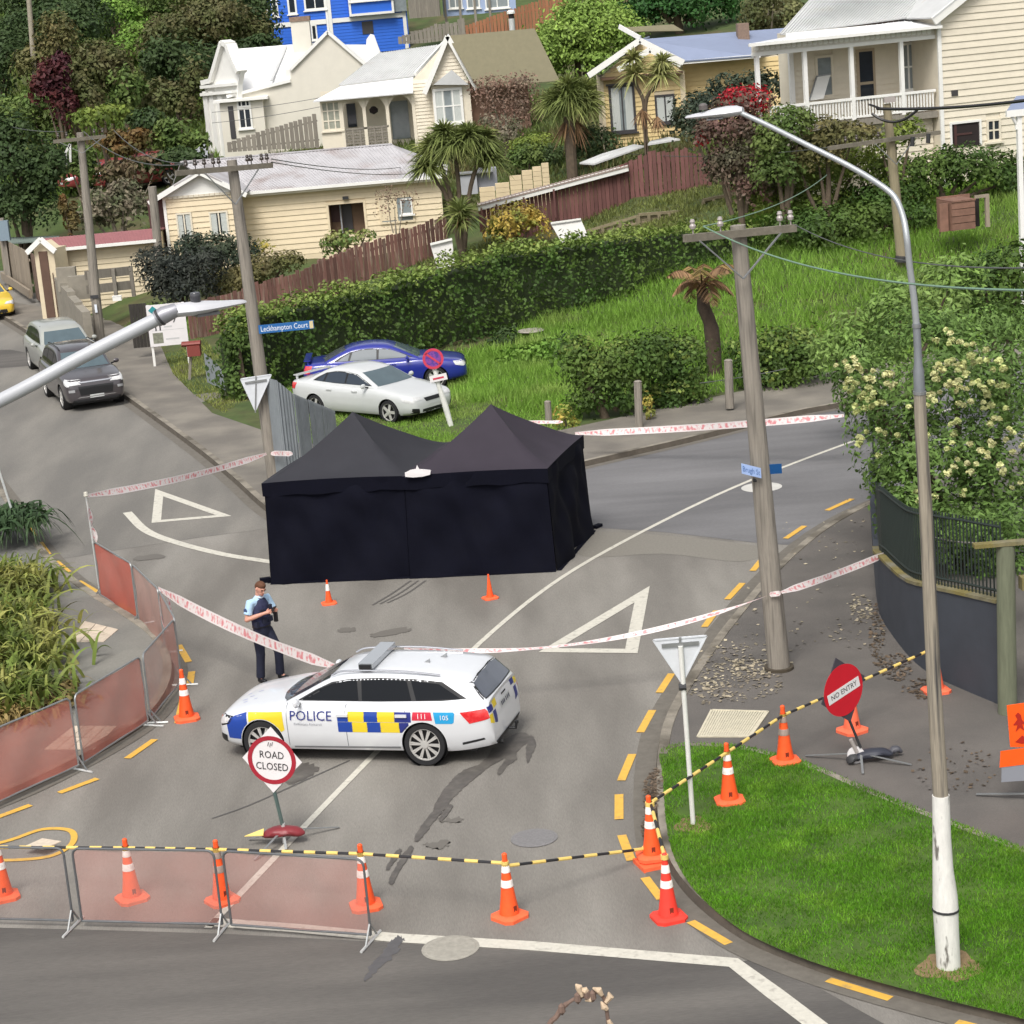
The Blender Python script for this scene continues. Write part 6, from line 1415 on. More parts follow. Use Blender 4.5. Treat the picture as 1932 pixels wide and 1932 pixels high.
# ---------------------------------------------------------------- cottage with arched verandah
h = HW(604, 220, 108); t = house('house', 'cream cottage with an arched verandah and a small white gable bay', 760, 270, 108)
zb0 = 3.6
def sx(px, py=210, d=0): return h.hit(px, py, d)[0]
zv = h.hit(700, 180)[1]
h.part('back_wall', t, M_cream_l, [(0, sx(782), zb0, zv+.3, -1.9, -1.8)]); h.part('verandah_floor', t, M_boardgrey, [(0, sx(782), zb0-.2, zb0+.25, -1.8, .05)])
a = h.rect(606, 644, 190, 247); h.window(t, a[0], a[1], a[2], a[3], M_cream_l, mat('grey_green_pane', lin((150,152,138)), .2, var=.25, vscale=3), 3, 3, d=0, fw=.1); h.part('end_panel', t, M_cream_l, [(0, sx(644), zb0, a[2]-.08, -.1, 0)])
bx_ = [644, 687, 731, 781]
for x in bx_: q = sx(x); h.part('verandah_post', t, M_cream_l, [(q-.08,q+.08,zb0+.2,zv,-.1,.06)])
for x0, x1 in zip(bx_[:-1], bx_[1:]):
    s0, s1_ = sx(x0)+.08, sx(x1)-.08; mb = MB(); n = 12; vs = []
    for k in range(n+1):
        f_ = k/n; x = s0+(s1_-s0)*f_; zz = zv-.12-.5*abs(2*f_-1)**2.6; vs += [h.P(x, zz, .02), h.P(x, zv+.02, .02), h.P(x, zz, -.05), h.P(x, zv+.02, -.05)]
    mb.add(vs, [(4*k,4*k+4,4*k+5,4*k+1) for k in range(n)] + [(4*k+2,4*k+3,4*k+7,4*k+6) for k in range(n)] + [(4*k,4*k+2,4*k+6,4*k+4) for k in range(n)]); obj('arch', mb, M_cream_l, t, world=True)
z0r = h.hit(690, 278)[1]; z1r = h.hit(690, 243)[1]
h.part('hand_rail', t, M_boardgrey, [(sx(648), sx(731), z1r, z1r+.08, -.04, .06)])
for k in range(7): q = sx(648)+(sx(731)-sx(648))*k/6; h.part('rail_post', t, M_boardgrey, [(q-.04,q+.04,z0r,z1r,-.03,.05)])
for k in range(6): z = z0r+.05+(z1r-z0r)*k/6; h.part('rail_slat', t, M_boardgrey, [(sx(648), sx(731), z, z+.08, -.02, .03)])
a = h.rect(655, 672, 195, 240, -1.8); h.part('door', t, M_gl_d, [(a[0],a[1],a[2],a[3],-1.8,-1.75)]); a = h.rect(738, 772, 190, 262, -1.8); h.part('window', t, M_gl_l, [(a[0],a[1],a[2],a[3],-1.8,-1.75)])
q = MB(); c = h.P(*h.hit(705,208,-.6),-.6); q.lathe([(0,-.2),(.2,-.1),(.22,.05),(.1,.18),(0,.2)], 12, tuple(c)); obj('hanging_basket', q, M_shade_in, t, world=True)
roof(t, [h.P(sx(598)-.1, zv-.02, .5), h.P(sx(783), zv+.0, .5), h.P(*h.hit(780,145,-1.8),-1.8), h.P(*h.hit(644,162,-1.8),-1.8)], M_wroof, name='verandah_roof')
h.part('verandah_beam', t, M_cream_l, [(0, sx(783), zv-.1, zv, -.08, .1)])
e0, e1, r1_, r0_ = h.P(*h.hit(640,160,-1.7),-1.7), h.P(*h.hit(784,142,-1.7),-1.7), h.P(*h.hit(838,83,-5),-5), h.P(*h.hit(716,100,-5),-5)
rf = roof(t, [e0, e1, r1_, r0_], M_groof); ribs(rf, e0, e1, r0_, r1_, 26, M_groof)
mb = MB(); mb.bar(e1+Vector((0,-.05,.05)), r1_+Vector((0,-.05,.05)), .1, .22); obj('barge_board', mb, M_wtrim, t, world=True)
s0, s1_ = sx(783), sx(820); ztop = h.hit(800,150)[1]
h.part('wall', t, M_cream_l, [(s0, s1_, zb0, ztop, -1.5, -.01)]); h.clad(t, s0, s1_, zb0, ztop, .17, M_cream_l)
mb = MB(); mb.slab([h.P(s0,ztop,0), h.P(s1_,ztop,0), h.P(*h.hit(836,86),0)], .3); obj('gable_fill', mb, M_cream_l, t, world=True)
g0, g1 = sx(818), sx(890); gz = h.hit(852,160,.6)[1]; ap = h.hit(845,76,.6)
h.part('bay_wall', t, M_cream_l, [(g0, g1, zb0, gz, -1.5, .56)]); h.clad(t, g0, g1, gz+.02, gz+.04, .17, M_cream_l, d=.6, gable=(ap[0], ap[1]))
mb = MB(); mb.slab([h.P(g0,gz,.58), h.P(g1,gz,.58), h.P(ap[0],ap[1],.58)], .5); obj('gable_fill', mb, M_cream_l, t, world=True)
for sg, x in ((-1, g0-.35), (1, g1+.35)):
    p0 = h.P(x, gz-.3, .95); mb = MB(); mb.bar(p0, h.P(ap[0], ap[1]+.2, .95), .07, .24); obj('barge_board', mb, M_wtrim, t, world=True)
    if sg < 0: roof(t, [h.P(ap[0], ap[1]+.25, .95), p0+Vector((0,0,.1)), h.P(x, gz-.2, -2), h.P(ap[0], ap[1]+.25, -2)], M_wroof)
roof(t, [h.P(ap[0], ap[1]+.22, .9), h.P(ap[0]+4.2, ap[1]+.22, .9), h.P(g1+.35+4.0, gz-.2, 1.5), h.P(g1+.35, gz-.2, 1.5)], M_olive)
h.part('eave_wall', t, mat('faded_brick_red', lin((150,118,100)), .9, var=.2), [(g1, sx(1000), zb0, h.hit(940,152)[1], -2, -.3)])
mb = MB(); mb.slab([h.P(*h.hit(x,y,.95),.95) for x,y in ((818,160),(884,160),(852,132))], .4); obj('gable_hood', mb, M_groof, t, world=True)
a = h.rect(818, 874, 166, 234, .6); h.window(t, a[0], a[1], a[2], a[3], M_wtrim, M_gl_l, 3, 2, d=.62, fw=.12, curtain=M_curt)
# ---------------------------------------------------------------- yellow house with blue-grey roof
h = HW(1136, 200, 95); t = house('house', 'yellow gabled house with a smooth blue grey roof among cabbage trees', 1250, 260, 95)
zb0 = 3.8
def sx(px, py=190, d=0): return h.hit(px, py, d)[0]
ze = h.hit(1210,140)[1]; g0, g1 = 0, sx(1290); ap = h.hit(1207,80)
wins = [h.rect(1150,1199,160,250), h.rect(1236,1274,178,232)]
h.part('wall', t, M_cream, [(g0, g1, zb0, ze, -3, -.01)])
h.clad(t, g0+.1, g1-.1, zb0, ze, .19, mat('mustard_boards', lin((214,190,138)), .75, var=.06, vscale=3, objrnd=.03), gaps=wins, gable=(ap[0], ap[1]-.1))
mb = MB(); mb.slab([h.P(g0,ze,-.01), h.P(g1,ze,-.01), h.P(ap[0],ap[1],-.01)], .3); obj('gable_fill', mb, M_cream, t, world=True)
h.window(t, *wins[0], M_frame_d, M_gl_l, 2, 1, curtain=M_curt, fw=.1, hood=True); h.window(t, *wins[1], M_frame_d, M_curt, 2, 1, fw=.08)
h.part('corner_board', t, M_cream, [(g0-.02,g0+.12,zb0,ze,-.02,.06),(g1-.12,g1+.10,zb0,ze,-.02,.06)])
for (x0,y0),(x1,y1),d in (((1110,143),(1207,76),.7),((1290,118),(1207,76),.7),((1166,132),(1226,94),1.2),((1285,122),(1226,94),1.2)):
    mb = MB(); mb.bar(h.P(*h.hit(x0,y0,d),d), h.P(*h.hit(x1,y1,d),d), .08, .24); obj('barge_board', mb, M_wtrim, t, world=True)
h.part('gable_shadow_board', t, mat('brown_soffit', lin((92,70,54)), .8), [(g0,g1,ze-.1,ze,.065,.5)])
roof(t, [h.P(*h.hit(1110,142,.7),.7), h.P(*h.hit(1207,74,.7),.7), h.P(*h.hit(1225,68,-4),-4), h.P(*h.hit(1128,136,-4),-4)], M_bluroof)
e0, e1, r1_, r0_ = h.P(*h.hit(1288,115,.5),.5), h.P(*h.hit(1432,104,.5),.5), h.P(*h.hit(1490,52,-4),-4), h.P(*h.hit(1210,74,-1),-1)
rf = roof(t, [e0, e1, r1_, r0_], M_bluroof)
h.part('gutter', t, M_wtrim, [(g1, sx(1432,104), h.hit(1360,112)[1]-.05, h.hit(1360,112)[1]+.1, .3, .45)])
zs = h.hit(1360,116)[1]; h.part('side_wall', t, M_cream, [(g1+.1, sx(1480), zb0, zs, -3, -.61)]); h.clad(t, g1+.1, sx(1480), zb0+1, zs, .19, MATS['mustard_boards'], d=-.6)
q = h.rect(1392,1414,44,84,-2); h.part('chimney', t, M_brick, [(q[0],q[1],q[2]-.5,q[3],-2.6,-2)])
mb = MB(); mb.bar(h.P(*h.hit(1168,50,-4),-4), h.P(*h.hit(1208,72,-3),-3), .06, .2); obj('barge_board', mb, M_wtrim, t, world=True)
roof(t, [h.P(*h.hit(1170,52,-5),-5), h.P(*h.hit(1180,60,-5),-5), h.P(*h.hit(1290,58,-7),-7), h.P(*h.hit(1270,46,-7),-7)], M_olive)
# ---------------------------------------------------------------- cream house with white verandah
YC = 80; h = HW(1772, 160, YC-1.2, radians(17)); t = house('house', 'big cream weatherboard house with a white fretwork verandah above the hedge', 1700, 280, 82)
zb0 = 2.6
def sx(px, py=150, d=0): return h.hit(px, py, d)[0]
# gable wall on the right
s1_ = sx(2010,120); zt = h.hit(1773,30)[1]; apx = h.hit(1985,-140)
op = h.rect(1795,1847,232,276); wn = h.rect(1860,1887,224,267)
h.part('wall', t, M_cream_l, [(0,s1_,zb0,zt,-6,-.01)]); mb = MB(); mb.slab([h.P(0,zt,-.01), h.P(s1_,zt,-.01), h.P(apx[0],apx[1],-.01)], .3); obj('gable_fill', mb, M_cream_l, t, world=True)
h.clad(t, .12, s1_, zb0, zt, .24, M_cream_l, gaps=[op, wn], gable=(apx[0], apx[1]))
h.part('corner_board', t, M_wtrim, [(-.02,.12,zb0,zt,-.02,.06)])
h.part('basement_opening', t, M_shade_in, [(op[0],op[1],op[2],op[3],-.005,.02)])
for b in ((op[0]-.08,op[0],op[2],op[3]+.08),(op[1],op[1]+.08,op[2],op[3]+.08),(op[0],op[1],op[3],op[3]+.08)): h.part('opening_frame', t, M_wtrim, [(*b, .0, .07)])
h.part('inner_shelf', t, mat('red_brown_panel', lin((72,46,44))), [(op[0]+.1,op[0]+.2,op[2],op[3],.021,.04),(op[0]+.2,op[1]-.3,(op[2]+op[3])/2,(op[2]+op[3])/2+.07,.021,.04)])
h.window(t, *wn, M_cream_l, M_gl_d, 2, 2, fw=.08)
q = h.rect(1794,1806,170,181); h.part('wall_vent', t, M_frame_d, [(q[0],q[1],q[2],q[3],.02,.06)])
# verandah: floor, posts, rail, roof; its wall is set back
D = -.2; B = -2.0
zf = h.hit(1650,222,D)[1]; zr = h.hit(1640,186,D)[1]; zbm = h.hit(1650,84,D)[1]
sl = sx(1428,180,D)
h.part('back_wall', t, M_cream_l, [(sx(1493,150,B),-.02,zb0,zbm+.6,B-1,B-.01)])
dr = h.rect(1621,1646,97,178,B); w1 = h.rect(1538,1572,104,184,B); w2 = h.rect(1700,1726,80,172,B)
h.clad(t, sx(1493,150,B), -.05, zf, zbm+.3, .2, M_cream_l, gaps=[dr, w1, w2], d=B)
h.part('door', t, mat('cream_door', lin((170,154,130)), .6), [(dr[0]-.12,dr[1]+.1,zf,dr[3]+.1,B,B+.05)]); h.part('door_glass', t, M_gl_d, [(dr[0],dr[1],(zf+dr[3])/2+.05,dr[3],B+.05,B+.06),(dr[0],dr[1],zf+.5,(zf+dr[3])/2-.05,B+.05,B+.06)])
h.window(t, w1[0],w1[1],w1[2],w1[3], M_cream_l, M_gl_l, 1, 2, d=B+.02); h.window(t, w2[0],w2[1],w2[2],w2[3], M_wtrim, M_gl_l, 2, 2, d=B+.02)
h.part('verandah_floor', t, M_boardgrey, [(sl,-.03,zf-.22,zf,B,D+.1)]); h.part('sub_wall', t, M_cream_l, [(sx(1640,250),-.03,zb0,zf-.22,B,D-.35)]); h.clad(t, sx(1640,250), -.03, zb0, zf-.25, .22, M_cream_l, d=D-.34)
for x, y in ((1429,140),(1519,140),(1607,140),(1701,130),(1771,120)):
    q = h.hit(x,y,D)[0]; h.part('verandah_post', t, M_wtrim, [(q-.07,q+.07,zf-.1,zbm,D-.07,D+.07)])
q = h.hit(1492,120,B)[0]; h.part('verandah_post', t, M_wtrim, [(q-.08,q+.08,zf-.3,zbm,B-.07,B+.08)])
sr = h.hit(1450,205,D)[0]
h.part('top_rail', t, M_wtrim, [(sr,-.06,zr,zr+.09,D-.05,D+.06)]); h.part('bottom_rail', t, M_wtrim, [(sr,-.06,zf+.06,zf+.13,D-.035,D+.035)])
n = int((-.06-sr)/.12)
bal = MB(); 
for k in range(n):
    x = sr+.05+k*.12; h.part('baluster', t, M_wtrim, [(x,x+.055,zf+.13,zr,D-.02,D+.02)])
h.part('verandah_beam', t, M_wtrim, [(sl-.1,-.02,zbm,zbm+.13,D-.06,D+.08)]); h.part('fret_board', t, mat('fretwork_cream', lin((206,202,192)), .7, var=.15, vscale=12), [(sl-.1,-.02,zbm+.131,zbm+.42,D-.03,D+.04)])
for k in range(34):
    x = sl + (-.1-sl)*k/34; mb = MB(); c = h.P(x+.06, zbm+.27, D+.05); mb.lathe([(.05,-.01),(.085,-.01),(.085,.012),(.05,.012)], 10, (0,0,0), axis='y'); mb.v = [tuple(Vector(p)+c) for p in mb.v]; obj('fret_ring', mb, M_wtrim, t, world=True)
e0, e1 = h.P(sl-.35, zbm+.44, D+.4), h.P(.05, zbm+.44, D+.4); r0_, r1_ = h.P(*h.hit(1490,70,B),B), h.P(*h.hit(1716,37,B),B)
rf = roof(t, [e0, e1, r1_, r0_], M_wroof, name='verandah_roof'); ribs(rf, e0, e1-h.u*1.0, r0_, r1_, 22, M_wroof)
roof(t, [e1+Vector((0,0,.01)), h.P(.05, zbm+.44, B), r1_], M_wroof, name='verandah_hip')
h.part('gutter', t, M_wtrim, [(sl-.4,.05,zbm+.36,zbm+.46,D+.4,D+.5)])
h.part('upper_wall', t, mat('old_pink_board', lin((140,116,104)), .85, var=.2), [(sx(1500,60,B),-.02,zbm+.5,zt-.1,B-.5,B+.01)])
e0, e1, r1_, r0_ = h.P(*h.hit(1472,64,B+.4),B+.4), h.P(*h.hit(1770,30,.35),B+.4), h.P(*h.hit(1850,-90,-5),-5), h.P(*h.hit(1590,-70,-5),-5)
rf = roof(t, [e0, e1, r1_, r0_], M_groof); ribs(rf, e0, e1, r0_, r1_, 40, M_groof)
h.part('fascia', t, M_wtrim, [(sx(1474,64,B),-.02,(e0.z+e1.z)/2-.28,(e0.z+e1.z)/2-.08,B+.3,B+.42)])
mb = MB(); mb.bar(h.P(-.3,zt-.15,.3), h.P(apx[0],apx[1]+.1,.3), .08, .3); obj('barge_board', mb, M_wtrim, t, world=True)
roof(t, [h.P(-.35,zt-.02,.35), h.P(apx[0],apx[1]+.3,.35), h.P(apx[0],apx[1]+.3,-8), h.P(-.35,zt-.02,-8)], M_groof)
wb = h.P(*h.hit(1546,188,-1.5),-1.5)
tt = thing('leaning_board', 'white board leaning against the back wall of the white verandah', 'board', tuple(wb))
mb = MB(); a_, b_, c_, d_ = [h.P(*h.hit(x,y,dd_),dd_) for x,y,dd_ in ((1527,190,-1.3),(1554,186,-1.3),(1567,140,-1.9),(1541,144,-1.9))]; mb.slab([a_,b_,c_,d_], .04); obj('board', mb, M_wtrim, tt, world=True)
mb = MB(); mb.bar(c_, d_, .05); mb.bar(a_, d_, .05); obj('board_frame', mb, M_gal, tt, world=True)
# ---------------------------------------------------------------- blue house
M_bl = mat('bright_blue_paint', lin((36,100,206)), .6, var=.06, vscale=2)
h = HW(620, 40, 144, radians(-14)); g = HW(620, 40, 144, radians(10)); t = house('house', 'bright blue house with white corner trim on the hill', 640, 85, 146)
zb0 = 8.0; zt = h.hit(620,-60)[1]; sl = h.hit(503,30)[0]; sr = g.hit(768,30)[0]
h.part('wall', t, M_bl, [(sl,0,zb0,zt,-4,-.01)]); g.part('wall', t, M_bl, [(0.02,sr,zb0,zt,-4,-.01)])
for k in range(40):
    z = zb0+k*.2
    if z+.2 > zt: break
    for hh, a, b in ((h,sl,-.12),(g,.12,sr)):
        mb = MB(); v = [hh.P(a,z,.03), hh.P(b,z,.03), hh.P(b,z+.2,.008), hh.P(a,z+.2,.008)]; mb.add(v+[p-hh.n*.03 for p in v], [(0,1,2,3),(4,5,1,0)]); obj('weatherboard', mb, M_bl, t, world=True)
for hh, s_ in ((h,sl),(h,-.13),(g,.0),(g,sr-.3)): hh.part('corner_board', t, M_wtrim, [(s_,s_+.14 if hh is h else s_+.22,zb0,zt,.0,.07)])
zz = h.hit(565,46)[1]; h.part('band', t, M_wtrim, [(sl,-.14,zz-.1,zz+.2,.03,.10)]); zz = g.hit(690,35)[1]; g.part('band', t, M_wtrim, [(.24,sr-.3,zz-.1,zz+.18,.03,.10)])
for x0,x1,y0,y1 in ((513,525,-6,32),(543,560,-8,27),(573,614,-30,19)): q = h.rect(x0,x1,y0,y1); h.window(t,*q,M_wtrim,M_gl_d,2 if x1-x0>30 else 1,1,d=.04,fw=.12)
q = h.rect(588,599,46,76); h.window(t,*q,M_wtrim,M_gl_d,1,1,d=.04)
q = g.rect(655,740,-20,28); g.part('bay', t, M_bl, [(q[0],q[1],q[2],q[3],.04,.5)]); g.window(t,q[0]+.1,q[1]-.1,q[2]+.9,q[3],M_wtrim,M_gl_l,3,1,d=.53,fw=.14); g.part('bay_trim', t, M_wtrim, [(q[0],q[1],q[2],q[2]+.15,.505,.6),(q[0],q[0]+.14,q[2]+.15,q[3],.505,.58),(q[1]-.14,q[1],q[2]+.15,q[3],.505,.58)])
q = g.rect(683,704,40,64); g.part('door', t, M_frame_d, [(q[0],q[1],q[2],q[3],.03,.06)])
g.part('grey_annex', t, M_gl_l, [(g.hit(742,15)[0],g.hit(766,15)[0],g.hit(750,22)[1],g.hit(750,-10)[1],.04,.3)])
# ---------------------------------------------------------------- grey and pale blue buildings at the top edge
h = HW(770, 20, 140); t = house('shed', 'weathered grey board outbuilding beside the bright blue house', 800, 35, 140, 'shed')
q = h.rect(769,828,-40,33); h.part('wall', t, M_boardgrey, [(q[0],q[1],q[2],q[3],-2,-.03)])
for k in range(16): x = q[0]+(q[1]-q[0])*k/16; h.part('board', t, M_boardgrey, [(x+.01,x+(q[1]-q[0])/16-.01,q[2],q[3],-.03,.01)])
h.part('roof', t, M_groof, [(q[0]-.2,q[1]+.2,q[3],q[3]+.1,-2.2,.3)])
h = HW(834, 15, 142); t = house('house', 'pale blue low house on stilts at the upper edge of the photo', 900, 25, 142)
q = h.rect(834,972,-40,26); h.part('wall', t, mat('pale_blue_paint', lin((150,166,196)), .7, var=.05), [(q[0],q[1],q[2],q[3],-3,0)])
for x0,x1 in ((846,872),(880,905),(915,960)): w_ = h.rect(x0,x1,-12,16); h.window(t,*w_,M_wtrim,M_gl_l,2,1,d=.02)
for x in (838,866,894,922): w_ = h.hit(x,20)[0]; h.part('stilt', t, M_boardgrey, [(w_,w_+.15,q[2]-2,q[2]+1.2,.05,.2)])
h.part('roof', t, M_groof, [(q[0]-.3,q[1]+.3,q[3],q[3]+.12,-3.2,.4)])
# ---------------------------------------------------------------- garage with red roof
h = HW(104, 490, 88, radians(4)); t = house('garage', 'pale garage with a faded red iron roof and small gable beside the footpath', 150, 510, 88, 'garage')
s1_ = h.hit(300,480)[0]; zb0 = .0; zt = h.hit(200,458)[1]
M_gar = mat('garage_boards', lin((206,192,164)), .8, var=.08, vscale=3, objrnd=.03); M_rr = mat('faded_red_roof', lin((150,98,100)), .8, var=.1, vscale=2)
h.part('wall', t, M_gar, [(0,s1_,zb0,zt,-4,-.01)]); h.clad(t,.1,s1_,zb0,zt,.2,M_gar)
e0,e1,r1_,r0_ = h.P(-.1,zt,.35),h.P(s1_+.2,zt,.35),h.P(*h.hit(300,432,-1.9),-1.9),h.P(*h.hit(82,450,-1.9),-1.9)
rf = roof(t,[e0,e1,r1_,r0_],M_rr); ribs(rf,e0,e1,r0_,r1_,34,M_rr); roof(t,[r0_,r1_,h.P(s1_+.2,zt,-4.2),h.P(-.1,zt,-4.2)],M_rr)
h.part('gutter', t, M_wtrim, [(-.2,s1_,zt-.12,zt,.36,.46)])
g = HW(66, 490, 87.0, radians(-20)); s2 = g.hit(103,490)[0]; zz = g.hit(84,470)[1]; ap = g.hit(82,455)
g.part('front_wall', t, M_gar, [(0,s2,zb0,zz,-1,0)]); mb = MB(); mb.slab([g.P(0,zz,0),g.P(s2,zz,0),g.P(ap[0],ap[1],0)],.6); obj('gable_fill',mb,M_gar,t,world=True)
for x in (-.2,s2+.2): mb = MB(); mb.bar(g.P(x,zz-.1,.2),g.P(ap[0],ap[1]+.1,.2),.1,.2); obj('barge_board',mb,M_wtrim,t,world=True)
q = g.rect(76,92,474,520); g.part('door', t, mat('brown_door', lin((92,70,58)), .8, var=.15), [(q[0],q[1],zb0,q[3],.0,.04)])
mb = MB(); mb.tube([h.P(.0,zt-.1,.42),h.P(.15,zt-.4,.3),h.P(.35,zt-.5,.1),h.P(.35,zb0+.5,.08)],.06,8); obj('downpipe',mb,M_wtrim,t,world=True)
# ================================================================ FENCES AND YARD THINGS
M_pal = mat('brown_paling', lin((124,88,80)), .85, var=.3, vscale=4, stretch=(6,6,.7), objrnd=.30, col2=lin((150,130,116)), c2scale=1.5, c2lo=.5, c2hi=.7)
M_pal2 = mat('red_brown_paling', lin((108,72,68)), .85, var=.25, vscale=4, stretch=(6,6,.7), objrnd=.28)
M_palg = mat('grey_paling', lin((146,134,118)), .9, var=.25, vscale=4, stretch=(6,6,.7), objrnd=.12)
def paling(label, pts, wd, m, name='paling_fence', gap=.035, th=.022, jit=.08, rails=True, cat='fence', piece='paling'):
    """pts: list of (base Vector, height); palings interpolated along the run"""
    P = [(Vector(a), hh) for a, hh in pts]; t = thing(name, label, cat, tuple(P[0][0]))
    for (a, ha), (b, hb) in zip(P[:-1], P[1:]):
        d = Vector((b.x-a.x, b.y-a.y, 0)); L = d.length; n = max(1, int(L/wd)); u = d.normalized(); nn = Vector((u.y, -u.x, 0))
        for k in range(n):
            f0, f1 = k/n, (k+1)/n; p = a.lerp(b, f0); q = a.lerp(b, f1) - u*gap; hh = ha+(hb-ha)*(f0+f1)/2 + random.uniform(-jit, jit); o_ = nn*random.uniform(0,.012)
            mb = MB(); v = [p+o_, q+o_, q+o_+nn*th, p+o_+nn*th]; lean = u*random.uniform(-.015,.015)
            mb.add([x + Vector((0,0,.02)) for x in v] + [x + lean + Vector((0,0,hh)) for x in v], [(0,3,2,1),(4,5,6,7),(0,1,5,4),(1,2,6,5),(2,3,7,6),(3,0,4,7)])
            obj(piece, mb, m, t, world=True)
        if rails:
            for f in (.25,.8):
                mb = MB(); mb.bar(a - nn*.03 + Vector((0,0,ha*f)), b - nn*.03 + Vector((0,0,hb*f)), .05, .09); obj('rail', mb, m, t, world=True)
    return t
def run(pxs):
    """[(px_top, py_top, Y, height)] -> base points"""
    out = []
    for x, y, Y, hh in pxs:
        p = A(x, y, Y); p.z -= hh; out.append((p, hh))
    return out
paling('long brown paling fence climbing the slope behind the tall hedge', run([(352,574,77.5,1.45),(430,556,79,1.5),(488,534,80.2,1.6),(580,505,82,1.7),(660,470,84,1.75)]), .2, M_pal)
paling('upper length of brown paling fence below the yellow bungalow, ending at the cabbage tree', run([(598,494,83.5,1.7),(690,458,85.2,1.75),(770,430,86.8,1.8),(842,406,88,1.9)]), .2, M_pal)
paling('dark red brown paling fence under the blue roofed yellow house', run([(1130,330,89,2.0),(1186,306,89,2.1),(1222,287,88.6,2.2),(1291,281,88,2.0),(1342,296,87.4,1.9)]), .19, M_pal2)
# lean-to with long white edged roof
a, b = A(902,392,87.5), A(1185,317,88.6); t = thing('lean_to_shed', 'low brown lean-to with a long white edged roof beside the yellow flowering bush', 'shed', (a.x, a.y, hz(a.x,a.y)))
d = (b-a); u = d.normalized(); up = Vector((0,0,1)); bk = Vector((0,1,0))
mb = MB(); mb.bar(a, b, .06, .24); obj('white_fascia', mb, M_wtrim, t, world=True)
rfp = [a+up*.10+Vector((0,-.05,0)), b+up*.10+Vector((0,-.05,0)), b+up*.02+bk*1.6, a+up*.02+bk*1.6]; rf = roof(t, rfp, mat('grey_tin', lin((146,130,122)), .7, var=.2)); ribs(rf, rfp[0], rfp[1], rfp[3], rfp[2], 40, mat('grey_tin', lin((146,130,122))))
n = 38
for k in range(n):
    f0, f1 = k/n, (k+1)/n; p, q = a.lerp(b, f0)+bk*.25, a.lerp(b, f1)+bk*.25-u*.015; p.z -= .12; q.z -= .12; hh = .9+1.3*min(1, f0*2.2)
    mb = MB(); v = [p, q, q+Vector((0,.03,0)), p+Vector((0,.03,0))]; mb.add([x-up*hh for x in v]+v, [(0,3,2,1),(4,5,6,7),(0,1,5,4),(1,2,6,5),(2,3,7,6),(3,0,4,7)]); obj('wall_board', mb, M_pal2, t, world=True)
for f in (.02,.12,.3,.5): p = a.lerp(b, f); mb = MB(); mb.bar(p-up*1.2, p-up*.05, .08); obj('post', mb, M_pal2, t, world=True)
def quad_thing(name, label, cat, pxs, Y, m, th=.06, part_name='sheet', rib=0):
    p = [A(x, y, Y+dy) for x, y, dy in pxs]; c = sum(p, Vector((0,0,0)))/len(p)
    t = thing(name, label, cat, (c.x, c.y, min(q.z for q in p))); n = Vector((0,0,0))
    for i in range(len(p)): n += p[i].cross(p[(i+1) % len(p)])
    if n.y > 0: p = p[::-1]
    mb = MB(); mb.slab(p, th); o = obj(part_name, mb, m, t, world=True)
    if rib: ribs(o, p[0], p[1], p[3], p[2], rib, m)
    return t
quad_thing('tin_roof', 'small whitish corrugated roof sheet behind the dark red brown paling fence', 'roof', [(1093,307,0),(1120,309,0),(1216,275,.5),(1196,272,1.6),(1135,290,1.6)], 90.5, M_groof)
quad_thing('tin_roof', 'little pale roof with a brown edge at the foot of the blue roofed yellow house', 'roof', [(1222,272,0),(1283,262,0),(1262,258,1.5),(1226,266,1.5)], 89.5, M_groof)
t = quad_thing('leaning_board', 'white board tilted back against the tall hedge, the larger one right of the yellow bush', 'board', [(1060,458,0),(1110,446,0),(1096,414,.5),(1039,422,.5)], 84, mat('weathered_white_board', lin((196,194,190)), .7, var=.08, vscale=3), .05)
mb = MB(); mb.bar(A(1039,421,84.4), A(1096,413,84.4), .06); obj('top_edge', mb, M_wtrim, t, world=True)
t = quad_thing('leaning_board', 'narrow white board standing at the end of the brown paling fence', 'board', [(826,510,0),(858,500,0),(853,452,.3),(812,462,.3)], 82.5, MATS['weathered_white_board'], .05)
mb = MB(); mb.bar(A(812,461,82.7), A(853,451,82.7), .08); obj('top_edge', mb, M_wtrim, t, world=True)
# stepped cream wall behind the lean-to, block by block
t = thing('garden_wall', 'stepped cream block wall behind the lean-to roof', 'wall', tuple(A(960,370,92)))
M_blk = mat('cream_block', lin((208,190,156)), .9, var=.08, vscale=3, objrnd=.04)
st_ = [(905,384,352),(935,376,345),(962,362,340),(985,352,338),(1005,345,334),(1022,338,329)]
for i in range(len(st_)):
    x0 = st_[i][0]; x1 = st_[i+1][0] if i+1 < len(st_) else 1036
    p0, p1 = A(x0, st_[i][1]-14, 92), A(x1, st_[i][1]-16, 92); lo = p0.z-1.4; zt_ = p0.z+.35
    k = 0
    while zt_ > lo:
        mb = MB(); mb.box(((p0.x+p1.x)/2, 92.1, zt_-.1), (abs(p1.x-p0.x)-.02, .2, .19)); obj('block', mb, M_blk, t, world=True); zt_ -= .2; k += 1
t = thing('water_tank', 'grey box shaped tank and panels behind the big cabbage tree', 'tank', tuple(A(905,360,94)))
p = A(917,338,94); mb = MB(); mb.box((p.x,94,p.z), (.95,.8,.95)); obj('tank_body', mb, mat('tank_grey', lin((132,134,140)), .6, var=.1), t, world=True)
p = A(885,348,93.6); mb = MB(); mb.box((p.x,93.6,p.z), (.7,.5,.8)); obj('side_panel', mb, mat('tank_pale', lin((160,162,166)), .6, var=.1), t, world=True)
mb = MB(); mb.box((p.x+.3,93.6,p.z+.5), (1.5,.7,.06)); obj('lid', mb, M_gal, t, world=True)
